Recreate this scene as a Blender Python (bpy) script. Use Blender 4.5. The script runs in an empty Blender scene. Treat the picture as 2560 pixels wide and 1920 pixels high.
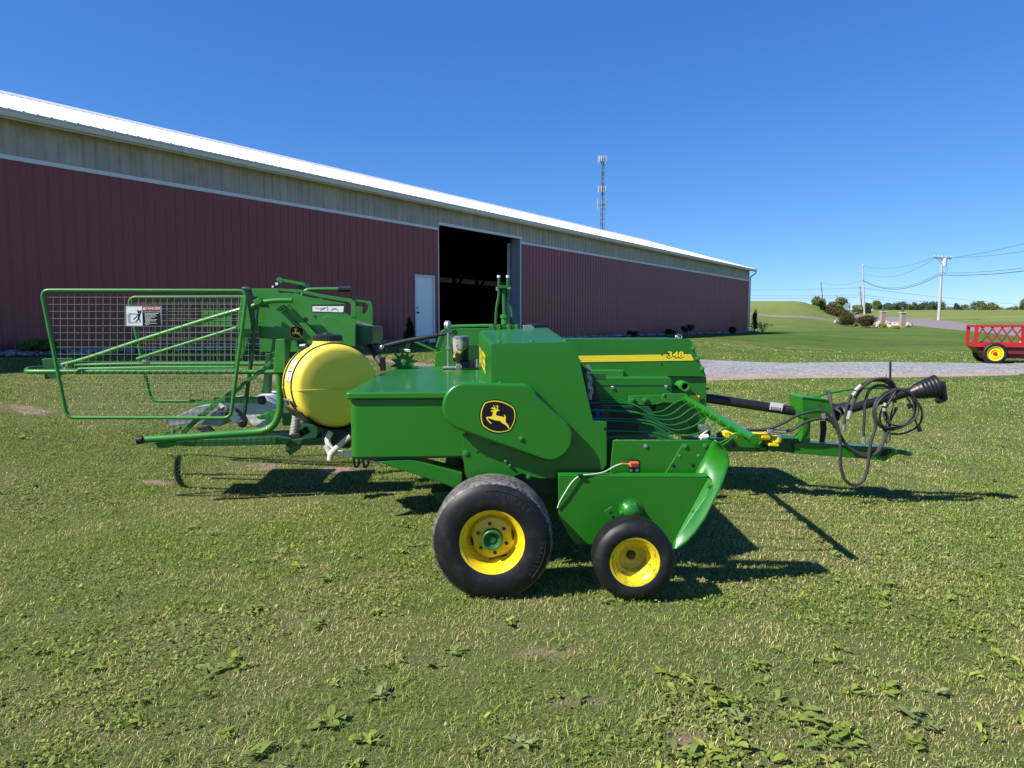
import bpy, bmesh, math, random
import numpy as np
from mathutils import Vector, Matrix, noise

random.seed(7)
RNG = np.random.default_rng(11)
SC = bpy.context.scene
COL = SC.collection
V = Vector

# ------------------------------------------------------------------ camera
H = 1.70
FPX = 1776.0                      # focal length in pixels of the 2560 px wide photograph
PITCH = math.atan(150.0 / FPX)
cam = bpy.data.cameras.new("camera")
cam.sensor_width = 36.0
cam.lens = FPX / 2560.0 * 36.0
cam.clip_start = 0.05
cam.clip_end = 5000
camo = bpy.data.objects.new("camera", cam)
camo.location = (0, 0, H)
camo.rotation_euler = (math.pi / 2 - PITCH, 0, 0)
COL.objects.link(camo)
SC.camera = camo

CP, SP = math.cos(PITCH), math.sin(PITCH)
YAW = math.radians(3.2)           # the baler's side stands a little askew to the view
LAT = V((-math.sin(YAW), math.cos(YAW), 0))
LEN = V((math.cos(YAW), math.sin(YAW), 0))


def ray(px, py):
    u = (px - 1280) / FPX
    v = (960 - py) / FPX
    return V((u, CP + v * SP, -SP + v * CP))


def at(px, py, d):
    """point of the baler plane that lies d metres off (across the machine)"""
    r = ray(px, py)
    t = d / r.dot(LAT)
    return V((0, 0, H)) + r * t


def atY(px, py, Y):
    r = ray(px, py)
    return V((0, 0, H)) + r * (Y / r.y)


def reg(ox, oy, s):
    return lambda x, y: (ox + x * s, oy + y * s)


R1 = reg(0, 640, 700 / 2212)
R2 = reg(600, 660, 400 / 1276)
R3 = reg(820, 760, 480 / 1896)
R4 = reg(1060, 800, 500 / 1885)
R5 = reg(1380, 800, 520 / 2157)
R6 = reg(1720, 880, 680 / 2212)
R7 = reg(1040, 1080, 800 / 2212)
R8 = reg(1840, 560, 720 / 2212)
B1 = reg(0, 200, 900 / 2212)
B2 = reg(900, 350, 600 / 1991)
B3 = reg(1400, 350, 500 / 1565)


def A(R, x, y, d):
    return at(*R(x, y), d)


# ------------------------------------------------------------------ materials
def lin(r, g, b):
    f = lambda c: ((c / 255 + 0.055) / 1.055) ** 2.4 if c > 10 else c / 255 / 12.92
    return (f(r), f(g), f(b), 1)


def new_mat(name):
    m = bpy.data.materials.new(name)
    m.use_nodes = True
    nt = m.node_tree
    b = nt.nodes["Principled BSDF"]
    return m, nt, b


def nd(nt, t, **kw):
    n = nt.nodes.new(t)
    for k, v in kw.items():
        if k in n.inputs:
            n.inputs[k].default_value = v
        else:
            setattr(n, k, v)
    return n


def pbr(name, c, rough=0.5, metal=0.0, var=0.12, scale=6.0, coat=0.0, bump=0.0, bscale=60.0, dirt=None, dirt_amt=0.0, rvar=0.08, spec=0.5):
    m, nt, b = new_mat(name)
    L = nt.links
    tc = nd(nt, "ShaderNodeTexCoord")
    nz = nd(nt, "ShaderNodeTexNoise", Scale=scale, Detail=6.0, Roughness=0.6)
    L.new(tc.outputs["Object"], nz.inputs["Vector"])
    mix = nd(nt, "ShaderNodeMix", data_type='RGBA')
    c = tuple(c[:3])
    mix.inputs["A"].default_value = (*[x * (1 - var) for x in c], 1)
    mix.inputs["B"].default_value = (*[min(1, x * (1 + var)) for x in c], 1)
    L.new(nz.outputs["Fac"], mix.inputs["Factor"])
    out = mix.outputs["Result"]
    if dirt is not None:
        n2 = nd(nt, "ShaderNodeTexNoise", Scale=scale * 2.3, Detail=10.0, Roughness=0.75)
        L.new(tc.outputs["Object"], n2.inputs["Vector"])
        rp = nd(nt, "ShaderNodeMapRange")
        rp.inputs["From Min"].default_value = 0.62 - dirt_amt * 0.3
        rp.inputs["From Max"].default_value = 0.75
        L.new(n2.outputs["Fac"], rp.inputs["Value"])
        mx2 = nd(nt, "ShaderNodeMix", data_type='RGBA')
        mx2.inputs["B"].default_value = (*dirt[:3], 1)
        L.new(rp.outputs["Result"], mx2.inputs["Factor"])
        L.new(out, mx2.inputs["A"])
        out = mx2.outputs["Result"]
    L.new(out, b.inputs["Base Color"])
    rr = nd(nt, "ShaderNodeMapRange")
    rr.inputs["To Min"].default_value = max(0.02, rough - rvar)
    rr.inputs["To Max"].default_value = min(1, rough + rvar)
    L.new(nz.outputs["Fac"], rr.inputs["Value"])
    L.new(rr.outputs["Result"], b.inputs["Roughness"])
    b.inputs["Metallic"].default_value = metal
    b.inputs["Specular IOR Level"].default_value = spec
    if coat:
        b.inputs["Coat Weight"].default_value = coat
        b.inputs["Coat Roughness"].default_value = 0.08
    if bump:
        n3 = nd(nt, "ShaderNodeTexNoise", Scale=bscale, Detail=4.0)
        L.new(tc.outputs["Object"], n3.inputs["Vector"])
        bp = nd(nt, "ShaderNodeBump", Strength=bump, Distance=0.01)
        L.new(n3.outputs["Fac"], bp.inputs["Height"])
        L.new(bp.outputs["Normal"], b.inputs["Normal"])
    return m


M = {}
M["green"] = pbr("green_paint", (0.013, 0.150, 0.007), 0.34, var=0.10, scale=3.0, coat=0.35, bump=0.05, bscale=5.0, dirt=(0.03, 0.11, 0.02), dirt_amt=0.05)
M["green2"] = pbr("green_paint_used", (0.021, 0.180, 0.014), 0.48, var=0.16, scale=7.0, coat=0.15, bump=0.06, bscale=9.0, dirt=(0.10, 0.13, 0.06), dirt_amt=0.25)
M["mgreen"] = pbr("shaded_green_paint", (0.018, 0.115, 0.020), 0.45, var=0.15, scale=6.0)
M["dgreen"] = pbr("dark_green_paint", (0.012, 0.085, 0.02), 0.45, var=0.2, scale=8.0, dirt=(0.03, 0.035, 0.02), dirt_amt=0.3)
M["yellow"] = pbr("yellow_paint", (0.78, 0.56, 0.012), 0.32, var=0.06, scale=9.0, coat=0.3, dirt=(0.25, 0.17, 0.03), dirt_amt=0.12)
M["yellowd"] = pbr("worn_yellow_paint", (0.70, 0.54, 0.015), 0.38, var=0.1, scale=12.0, dirt=(0.05, 0.035, 0.015), dirt_amt=0.42)
M["decal_y"] = pbr("yellow_decal", (0.88, 0.68, 0.03), 0.4, var=0.02)
M["decal_b"] = pbr("black_decal", (0.007, 0.007, 0.007), 0.5, var=0.1, spec=0.25)
M["decal_w"] = pbr("white_decal", (0.72, 0.72, 0.70), 0.5, var=0.05)
M["decal_r"] = pbr("red_decal", (0.34, 0.02, 0.025), 0.45, var=0.05)
M["decal_blue"] = pbr("blue_decal", (0.03, 0.13, 0.36), 0.45, var=0.05)
M["black"] = pbr("black_plastic", (0.013, 0.013, 0.014), 0.42, var=0.3, scale=14, dirt=(0.06, 0.055, 0.05), dirt_amt=0.1)
M["hose"] = pbr("rubber_hose", (0.034, 0.031, 0.029), 0.55, var=0.3, scale=10, bump=0.15, bscale=200, dirt=(0.09, 0.08, 0.07), dirt_amt=0.2)
M["steel"] = pbr("bare_steel", (0.42, 0.41, 0.38), 0.42, metal=0.8, var=0.2, scale=20, dirt=(0.12, 0.08, 0.05), dirt_amt=0.2)
M["wiremesh"] = pbr("painted_wire", (0.20, 0.27, 0.16), 0.5, var=0.25, scale=8)
M["lettering"] = pbr("raised_rubber_letters", (0.026, 0.025, 0.024), 0.5, var=0.2)
M["zinc"] = pbr("zinc_wire", (0.40, 0.42, 0.38), 0.45, metal=0.5, var=0.2, scale=8)
M["white_pl"] = pbr("white_plastic", (0.68, 0.69, 0.64), 0.45, var=0.06, dirt=(0.35, 0.32, 0.25), dirt_amt=0.15)
M["grey_belt"] = pbr("grey_sheet", (0.30, 0.30, 0.31), 0.5, var=0.2, scale=5, dirt=(0.10, 0.08, 0.06), dirt_amt=0.25)
M["orange"] = pbr("orange_plastic", (0.75, 0.14, 0.03), 0.35, var=0.05)
M["cream"] = pbr("pale_cord", (0.55, 0.54, 0.47), 0.5, var=0.1, scale=30)
M["straw_w"] = pbr("pale_twine", (0.62, 0.53, 0.42), 0.7, var=0.15, scale=30)
M["tank"] = pbr("yellow_polythene", (0.82, 0.635, 0.065), 0.50, var=0.05, scale=3.0, bump=0.06, bscale=4.0, dirt=(0.62, 0.42, 0.05), dirt_amt=0.15)
_tb = M["tank"].node_tree.nodes["Principled BSDF"]
_tb.inputs["Subsurface Weight"].default_value = 0.35
_tb.inputs["Subsurface Radius"].default_value = (0.06, 0.045, 0.01)
_tb.inputs["Subsurface Scale"].default_value = 1.0
M["red"] = pbr("red_paint", (0.36, 0.013, 0.015), 0.45, var=0.18, scale=3, dirt=(0.16, 0.05, 0.03), dirt_amt=0.2)
M["darkred"] = pbr("dark_red_paint", (0.13, 0.008, 0.014), 0.5, var=0.1, scale=3)


def tyre_mat(name, rtread, dusty):
    """rubber whose tread band (beyond rtread from the axle) is scuffed grey"""
    m, nt, b = new_mat(name)
    L = nt.links
    tc = nd(nt, "ShaderNodeTexCoord")
    sep = nd(nt, "ShaderNodeSeparateXYZ")
    L.new(tc.outputs["Object"], sep.inputs[0])
    mx = nd(nt, "ShaderNodeCombineXYZ")
    L.new(sep.outputs["X"], mx.inputs["X"])
    L.new(sep.outputs["Z"], mx.inputs["Z"])
    ln = nd(nt, "ShaderNodeVectorMath", operation='LENGTH')
    L.new(mx.outputs[0], ln.inputs[0])
    nz = nd(nt, "ShaderNodeTexNoise", Scale=38.0, Detail=8.0, Roughness=0.7)
    L.new(tc.outputs["Object"], nz.inputs["Vector"])
    r = nd(nt, "ShaderNodeMapRange")
    r.inputs["From Min"].default_value = rtread - 0.002
    r.inputs["From Max"].default_value = rtread + 0.002
    L.new(ln.outputs["Value"], r.inputs["Value"])
    cr = nd(nt, "ShaderNodeMapRange")
    cr.inputs["From Min"].default_value = 0.35
    cr.inputs["From Max"].default_value = 0.65
    L.new(nz.outputs["Fac"], cr.inputs["Value"])
    mul = nd(nt, "ShaderNodeMath", operation='MULTIPLY')
    L.new(r.outputs[0], mul.inputs[0])
    L.new(cr.outputs[0], mul.inputs[1])
    mul2 = nd(nt, "ShaderNodeMath", operation='MULTIPLY')
    L.new(mul.outputs[0], mul2.inputs[0])
    mul2.inputs[1].default_value = dusty
    # faint dust everywhere
    nz2 = nd(nt, "ShaderNodeTexNoise", Scale=9.0, Detail=8.0, Roughness=0.7)
    L.new(tc.outputs["Object"], nz2.inputs["Vector"])
    d2 = nd(nt, "ShaderNodeMapRange")
    d2.inputs["From Min"].default_value = 0.5
    d2.inputs["From Max"].default_value = 0.9
    d2.inputs["To Max"].default_value = 0.16
    L.new(nz2.outputs["Fac"], d2.inputs["Value"])
    add = nd(nt, "ShaderNodeMath", operation='ADD', use_clamp=True)
    L.new(mul2.outputs[0], add.inputs[0])
    L.new(d2.outputs[0], add.inputs[1])
    mix = nd(nt, "ShaderNodeMix", data_type='RGBA')
    mix.inputs["A"].default_value = (0.008, 0.008, 0.0085, 1)
    b.inputs["Specular IOR Level"].default_value = 0.35
    mix.inputs["B"].default_value = (0.24, 0.225, 0.21, 1)
    L.new(add.outputs[0], mix.inputs["Factor"])
    L.new(mix.outputs["Result"], b.inputs["Base Color"])
    b.inputs["Roughness"].default_value = 0.5
    bp = nd(nt, "ShaderNodeBump", Strength=0.15, Distance=0.004)
    L.new(nz.outputs["Fac"], bp.inputs["Height"])
    L.new(bp.outputs["Normal"], b.inputs["Normal"])
    return m


M["tyre"] = tyre_mat("tyre_rubber", 0.3575, 0.95)
M["tyre2"] = tyre_mat("small_tyre_rubber", 0.40, 0.0)

# ------------------------------------------------------------------ object helpers


WORLD = {}                         # object name -> world matrix at creation


def set_parent(o, parent):
    o.parent = parent
    if parent is not None:
        o.matrix_parent_inverse = WORLD[parent.name].inverted()


def tag(o, label=None, cat=None, group=None, kind=None):
    if label:
        o["label"] = label
    if cat:
        o["category"] = cat
    if group:
        o["group"] = group
    if kind:
        o["kind"] = kind
    return o


def empty(name, loc, rz=0.0):
    o = bpy.data.objects.new(name, None)
    o.empty_display_size = 0.2
    o.location = loc
    o.rotation_euler = (0, 0, rz)
    COL.objects.link(o)
    WORLD[o.name] = Matrix.Translation(V(loc)) @ Matrix.Rotation(rz, 4, 'Z')
    return o


def rounded(pts, r, n=5):
    """round the corners of a closed 2D outline; r may be one number or a list"""
    out = []
    N = len(pts)
    for i in range(N):
        p0, p1, p2 = V(pts[i - 1]), V(pts[i]), V(pts[(i + 1) % N])
        rr = r[i] if isinstance(r, (list, tuple)) else r
        a, b = (p0 - p1), (p2 - p1)
        k = min(rr, a.length * 0.49, b.length * 0.49)
        if k <= 1e-6:
            out.append(tuple(p1))
            continue
        s, e = p1 + a.normalized() * k, p1 + b.normalized() * k
        for j in range(n + 1):
            t = j / n
            out.append(tuple((1 - t) ** 2 * s + 2 * t * (1 - t) * p1 + t * t * e))
    return out


def smooth_path(pts, n=8):
    """Catmull-Rom through 3D points"""
    if len(pts) < 3:
        return [V(p) for p in pts]
    P = [V(p) for p in pts]
    P = [P[0] * 2 - P[1]] + P + [P[-1] * 2 - P[-2]]
    out = []
    for i in range(1, len(P) - 2):
        for j in range(n):
            t = j / n
            a, b, c, d = P[i - 1], P[i], P[i + 1], P[i + 2]
            out.append(0.5 * ((2 * b) + (c - a) * t + (2 * a - 5 * b + 4 * c - d) * t * t + (3 * b - a - 3 * c + d) * t ** 3))
    out.append(P[-2])
    return out


def text_data(body, bold=0.0):
    cu = bpy.data.curves.new("t", 'FONT')
    cu.body = body
    cu.align_x = 'CENTER'
    cu.align_y = 'CENTER'
    cu.offset = bold
    cu.resolution_u = 3
    o = bpy.data.objects.new("t", cu)
    COL.objects.link(o)
    dg = bpy.context.evaluated_depsgraph_get()
    dg.update()
    me = bpy.data.meshes.new_from_object(o.evaluated_get(dg))
    vs = [v.co.copy() for v in me.vertices]
    fs = [tuple(p.vertices) for p in me.polygons]
    bpy.data.objects.remove(o)
    bpy.data.curves.remove(cu)
    bpy.data.meshes.remove(me)
    return vs, fs


class MB:
    def __init__(s):
        s.v = []
        s.f = []

    def add(s, vs, fs):
        k = len(s.v)
        s.v += [V(v) for v in vs]
        s.f += [tuple(i + k for i in f) for f in fs]
        return s

    def extrude(s, loop, vec):
        n = len(loop)
        vs = [V(p) for p in loop] + [V(p) + vec for p in loop]
        fs = [tuple(range(n)), tuple(range(2 * n - 1, n - 1, -1))]
        for i in range(n):
            j = (i + 1) % n
            fs.append((i, i + n, j + n, j))
        return s.add(vs, fs)

    def prism(s, R, pts, d0, d1, r=0, n=5):
        """outline given on the baler plane d0, extruded across the machine to d1"""
        q = rounded(pts, r, n) if r else pts
        loop = [A(R, x, y, d0) for x, y in q]
        return s.extrude(loop, LAT * (d1 - d0))

    def box(s, c, ax, ay, az):
        c, ax, ay, az = V(c), V(ax), V(ay), V(az)
        vs = [c + ax * i + ay * j + az * k for k in (-1, 1) for j in (-1, 1) for i in (-1, 1)]
        fs = [(0, 2, 3, 1), (4, 5, 7, 6), (0, 1, 5, 4), (2, 6, 7, 3), (0, 4, 6, 2), (1, 3, 7, 5)]
        return s.add(vs, fs)

    def abox(s, x0, x1, y0, y1, z0, z1):
        return s.box(((x0 + x1) / 2, (y0 + y1) / 2, (z0 + z1) / 2), ((x1 - x0) / 2, 0, 0), (0, (y1 - y0) / 2, 0), (0, 0, (z1 - z0) / 2))

    def tube(s, pts, r, n=10, closed=False, caps=True, flat=1.0):
        P = [V(p) for p in pts]
        N = len(P)
        rs = r if isinstance(r, (list, tuple)) else [r] * N
        T = []
        for i in range(N):
            if closed:
                t = P[(i + 1) % N] - P[i - 1]
            else:
                t = P[min(i + 1, N - 1)] - P[max(i - 1, 0)]
            T.append(t.normalized())
        up = V((0, 0, 1)) if abs(T[0].z) < 0.9 else V((1, 0, 0))
        nrm = (up - T[0] * up.dot(T[0])).normalized()
        vs = []
        for i in range(N):
            nrm = (nrm - T[i] * nrm.dot(T[i]))
            nrm = nrm.normalized() if nrm.length > 1e-6 else V((1, 0, 0))
            b = T[i].cross(nrm)
            for k in range(n):
                a = 2 * math.pi * k / n
                vs.append(P[i] + (nrm * math.cos(a) + b * math.sin(a) * flat) * rs[i])
        fs = []
        for i in range(N if closed else N - 1):
            j = (i + 1) % N
            for k in range(n):
                l = (k + 1) % n
                fs.append((i * n + k, i * n + l, j * n + l, j * n + k))
        if caps and not closed:
            fs.append(tuple(range(n - 1, -1, -1)))
            fs.append(tuple((N - 1) * n + k for k in range(n)))
        return s.add(vs, fs)

    def lathe(s, c, axis, prof, n=64, closed=False, caps=True):
        """prof: list of (radius, distance along axis)"""
        c, axis = V(c), V(axis).normalized()
        up = V((0, 0, 1)) if abs(axis.z) < 0.9 else V((1, 0, 0))
        e1 = (up - axis * up.dot(axis)).normalized()
        e2 = axis.cross(e1)
        vs = []
        for r, h in prof:
            for k in range(n):
                a = 2 * math.pi * k / n
                vs.append(c + axis * h + (e1 * math.cos(a) + e2 * math.sin(a)) * r)
        fs = []
        m = len(prof)
        for i in range(m if closed else m - 1):
            j = (i + 1) % m
            for k in range(n):
                l = (k + 1) % n
                fs.append((i * n + k, j * n + k, j * n + l, i * n + l))
        if not closed and caps:
            if prof[0][0] > 1e-4:
                fs.append(tuple(range(n)))
            if prof[-1][0] > 1e-4:
                fs.append(tuple((m - 1) * n + k for k in range(n - 1, -1, -1)))
        return s.add(vs, fs)

    def text(s, body, c, ex, ey, size, depth=0.0, bold=0.0):
        vs, fs = text_data(body, bold)
        ex, ey = V(ex), V(ey)
        nz = ex.cross(ey).normalized() * depth
        c = V(c)
        vs = [c + ex * (v.x * size) + ey * (v.y * size) + nz for v in vs]
        return s.add(vs, fs)

    def build(s, name, mat, parent=None, bevel=0.0, seg=2, smooth=True, origin=None, angle=35):
        me = bpy.data.meshes.new(name)
        org = V(origin) if origin is not None else None
        vs = [v - org for v in s.v] if org is not None else s.v
        me.from_pydata([tuple(v) for v in vs], [], s.f)
        me.validate()
        bm = bmesh.new()
        bm.from_mesh(me)
        bmesh.ops.remove_doubles(bm, verts=bm.verts, dist=1e-5)
        bmesh.ops.recalc_face_normals(bm, faces=bm.faces)
        bm.to_mesh(me)
        bm.free()
        if mat is not None:
            me.materials.append(mat if not isinstance(mat, str) else M[mat])
        if smooth:
            me.polygons.foreach_set("use_smooth", [True] * len(me.polygons))
            me.set_sharp_from_angle(angle=math.radians(angle))
        o = bpy.data.objects.new(name, me)
        if org is not None:
            o.location = org
        COL.objects.link(o)
        WORLD[o.name] = Matrix.Translation(org) if org is not None else Matrix()
        if parent is not None:
            set_parent(o, parent)
        if bevel:
            b = o.modifiers.new("bevel", 'BEVEL')
            b.width = bevel
            b.segments = seg
            b.limit_method = 'ANGLE'
            b.angle_limit = math.radians(40)
            b.harden_normals = True
            b.use_clamp_overlap = True
        return o


BOLT = {}


def bolt(parent, p, r=0.011, l=0.010, mat="green2", ax=None):
    """one hexagon bolt head with washer (a sub-part), sharing one mesh per kind"""
    key = (round(r, 4), round(l, 4), mat)
    ax = -LAT if ax is None else ax
    if key not in BOLT:
        mb = MB()
        mb.lathe((0, 0, 0), -LAT, [(r * 1.35, -0.001), (r * 1.35, l * 0.3), (r * 1.3, l * 0.34)], 14)
        mb.lathe((0, 0, 0), -LAT, [(r, l * 0.3), (r, l * 0.85), (r * 0.8, l)], 6)
        o = mb.build("bolt", mat, None)
        BOLT[key] = o.data
    else:
        o = bpy.data.objects.new("bolt", BOLT[key])
        COL.objects.link(o)
    o.location = p
    WORLD[o.name] = Matrix.Translation(V(p))
    set_parent(o, parent)
    return o


# ------------------------------------------------------------------ light
SUN_L = V((0.95, 0.46, -1.0)).normalized()
sun = bpy.data.lights.new("sun", 'SUN')
sun.energy = 5.0
sun.angle = math.radians(0.53)
sun.color = (1.0, 0.955, 0.89)
suno = bpy.data.objects.new("sun", sun)
suno.rotation_euler = SUN_L.to_track_quat('-Z', 'Y').to_euler()
suno.location = (-20, -10, 30)
COL.objects.link(suno)
w = bpy.data.worlds.new("World")
SC.world = w
w.use_nodes = True
nt = w.node_tree
sky = nt.nodes.new("ShaderNodeTexSky")
sky.sky_type = 'NISHITA'
sky.sun_disc = False
sky.sun_elevation = math.asin(-SUN_L.z)
sky.sun_rotation = math.atan2(-SUN_L.x, -SUN_L.y)
sky.altitude = 3000
sky.air_density = 1.0
sky.dust_density = 0.0
sky.ozone_density = 10.0
bg = nt.nodes["Background"]
bg.inputs["Strength"].default_value = 0.078
# colour response of the sky (deeper blue overhead, as the camera rendered it)
sp_ = nt.nodes.new("ShaderNodeSeparateColor")
cb_ = nt.nodes.new("ShaderNodeCombineColor")
nt.links.new(sky.outputs[0], sp_.inputs[0])
for k, (g_, a_) in enumerate(((1.08, 3.8), (0.84, 6.1), (0.55, 8.8))):
    d_ = nt.nodes.new("ShaderNodeMath"); d_.operation = 'DIVIDE'; d_.inputs[1].default_value = a_
    p_ = nt.nodes.new("ShaderNodeMath"); p_.operation = 'POWER'; p_.inputs[1].default_value = g_
    m_ = nt.nodes.new("ShaderNodeMath"); m_.operation = 'MULTIPLY'; m_.inputs[1].default_value = a_
    nt.links.new(sp_.outputs[k], d_.inputs[0]); nt.links.new(d_.outputs[0], p_.inputs[0]); nt.links.new(p_.outputs[0], m_.inputs[0]); nt.links.new(m_.outputs[0], cb_.inputs[k])
nt.links.new(cb_.outputs[0], bg.inputs["Color"])
SC.view_settings.view_transform = 'Standard'
SC.view_settings.look = 'None'
SC.view_settings.exposure = 0.78
SC.view_settings.gamma = 1.0
SC.render.engine = 'CYCLES'
SC.cycles.max_bounces = 6
# ================================================================== THE PLACE
TH = math.atan(1245.0 / FPX * CP)          # the barn wall runs away at this angle
BU = V((math.sin(TH), math.cos(TH), 0))    # along the wall, away from us
BN = V((math.cos(TH), -math.sin(TH), 0))   # out of the wall, towards us
B0 = atY(0, 890, 12.9)                     # foot of the wall at the left picture edge
ZB = B0.z


def sstep(t):
    t = min(1.0, max(0.0, t))
    return t * t * (3 - 2 * t)


LOWY = [(-60, 0.0), (7, 0.0), (15, 0.10), (25, 0.28), (40, 0.62), (70, 1.22), (86, 1.66), (114, 2.33), (170, 4.2), (250, 6.6), (330, 7.4), (600, 7.0), (3000, 0.0)]


def lowz(y):
    for (a, za), (b, zb) in zip(LOWY, LOWY[1:]):
        if y <= b:
            return za + (zb - za) * max(0.0, (y - a) / (b - a))
    return LOWY[-1][1]


def gz(x, y):
    """height of the ground"""
    z = 0.25 * lowz(y - 4) + 0.5 * lowz(y) + 0.25 * lowz(y + 4)
    q = (x - B0.x) * BN.x + (y - B0.y) * BN.y
    z += 0.035 * math.sin(0.21 * x + 0.13 * y) * sstep((y - 9) / 20)
    # the yard falls away gently to the right of the baler
    z -= 0.055 * min(6.0, max(0.0, x - 0.4) ** 2 / (max(0.0, x - 0.4) + 0.6)) * (1 - sstep((y - 8) / 9))
    # the mound at the left of the road
    if y > 55:
        k = x / y
        z += (0.95 + 2.0 * sstep((y - 92) / 38)) * sstep((y - 66) / 30) * (1 - sstep((k - 0.395) / 0.075)) * (1 - sstep((y - 150) / 100))
    # the yard rises to the barn
    sw = 1 - sstep((q - 0.8) / 8.0)
    if q < 0:
        sw *= 1 - sstep((-q - 20) / 40)
    end = (x - B0.x) * BU.x + (y - B0.y) * BU.y
    sw *= 1 - sstep((end - 46.5) / 14)
    return z + (ZB - z) * sw


def gpt(px, py, ymax=900):
    """where the line of sight through a photo pixel meets the ground"""
    r = ray(px, py)
    y, step = 1.5, 0.05
    while y < ymax:
        t = y / r.y
        p = V((0, 0, H)) + r * t
        if p.z <= gz(p.x, p.y):
            return V((p.x, p.y, gz(p.x, p.y)))
        y += step
        step = max(0.05, y * 0.004)
    return None


# ---------------------------------------------------------------- ground sheet
def axis_pts(lo, hi, f0, f1, s0, g=1.06):
    out = list(np.arange(f0, f1, s0))
    s, p = s0, f1
    while p < hi:
        out.append(p)
        s *= g
        p += s
    out.append(hi)
    s, p = s0, f0
    left = []
    while p > lo:
        s *= g
        p -= s
        left.append(p)
    return np.array(left[::-1] + out)


# bare soil patches, as (photo px, py, size across, size deep)
SOIL = [(70, 1025, 0.62, 0.26, .95), (15, 1190, 0.22, 0.10, .8), (405, 1212, 0.22, 0.14, .8), (640, 1168, 0.3, 0.16, .8), (850, 1178, 0.35, 0.22, .9),
        (1702, 1882, 0.10, 0.075, .9), (1400, 1640, 0.34, 0.13, .62), (1350, 1570, 0.28, 0.10, .55), (1480, 1760, .2, .08, .5), (700, 1560, .35, .12, .45), (620, 1690, .3, .1, .45), (980, 1440, .3, .12, .45), (2370, 1090, 0.6, 0.4, .45), (1640, 1580, .4, .15, .35), (1890, 1560, .3, .12, .35),
        (560, 925, 1.6, 0.5, .8), (660, 940, 1.2, 0.4, .7), (1020, 908, 1.6, 0.4, .9), (2030, 872, 3.6, 0.9, .40), (1880, 868, 3.6, 1.3, .45)]
SOILP = []
for px, py, sx, sy, k_ in SOIL:
    p = gpt(px, py)
    SOILP.append((p.x, p.y, sx, sy, k_))


def soil_at(x, y):
    s = 0.0
    for cx, cy, sx, sy, k_ in SOILP:
        d = ((x - cx) / sx) ** 2 + ((y - cy) / sy) ** 2
        if d < 4:
            n = noise.noise(V((x * 2.3, y * 2.3, 3.1))) * 0.8 + noise.noise(V((x * 6, y * 6, 1.1))) * 0.6 + noise.noise(V((x * 14, y * 14, 5.1))) * 0.5
            s = max(s, k_ * sstep(1.2 - d ** 0.5 + n))
    return s


gx = axis_pts(-900, 1500, -14, 14, 0.16, 1.05)
gy = axis_pts(-60, 3000, 1.0, 24, 0.16, 1.035)
nx, ny = len(gx), len(gy)
gv = np.zeros((nx * ny, 3))
soil = np.zeros(nx * ny)
i = 0
for yy in gy:
    for xx in gx:
        zz = gz(xx, yy)
        if yy < 14:
            zz += 0.016 * noise.noise(V((xx * 0.9, yy * 0.9, 0))) + 0.006 * noise.noise(V((xx * 4, yy * 4, 7)))
        gv[i] = (xx, yy, zz)
        if yy < 40:
            soil[i] = soil_at(xx, yy)
        i += 1
ii, jj = np.meshgrid(np.arange(nx - 1), np.arange(ny - 1))
a = (jj * nx + ii).ravel()
gf = np.stack([a, a + 1, a + nx + 1, a + nx], 1)


def np_mesh(name, verts, faces, mat, k=4):
    me = bpy.data.meshes.new(name)
    me.vertices.add(len(verts))
    me.vertices.foreach_set("co", np.asarray(verts, dtype=np.float32).ravel())
    me.loops.add(faces.size)
    me.loops.foreach_set("vertex_index", faces.astype(np.int32).ravel())
    me.polygons.add(len(faces))
    me.polygons.foreach_set("loop_start", np.arange(0, faces.size, k, dtype=np.int32))
    me.update(calc_edges=True)
    me.validate()
    if mat:
        me.materials.append(mat)
    o = bpy.data.objects.new(name, me)
    COL.objects.link(o)
    WORLD[o.name] = Matrix()
    return o


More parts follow.
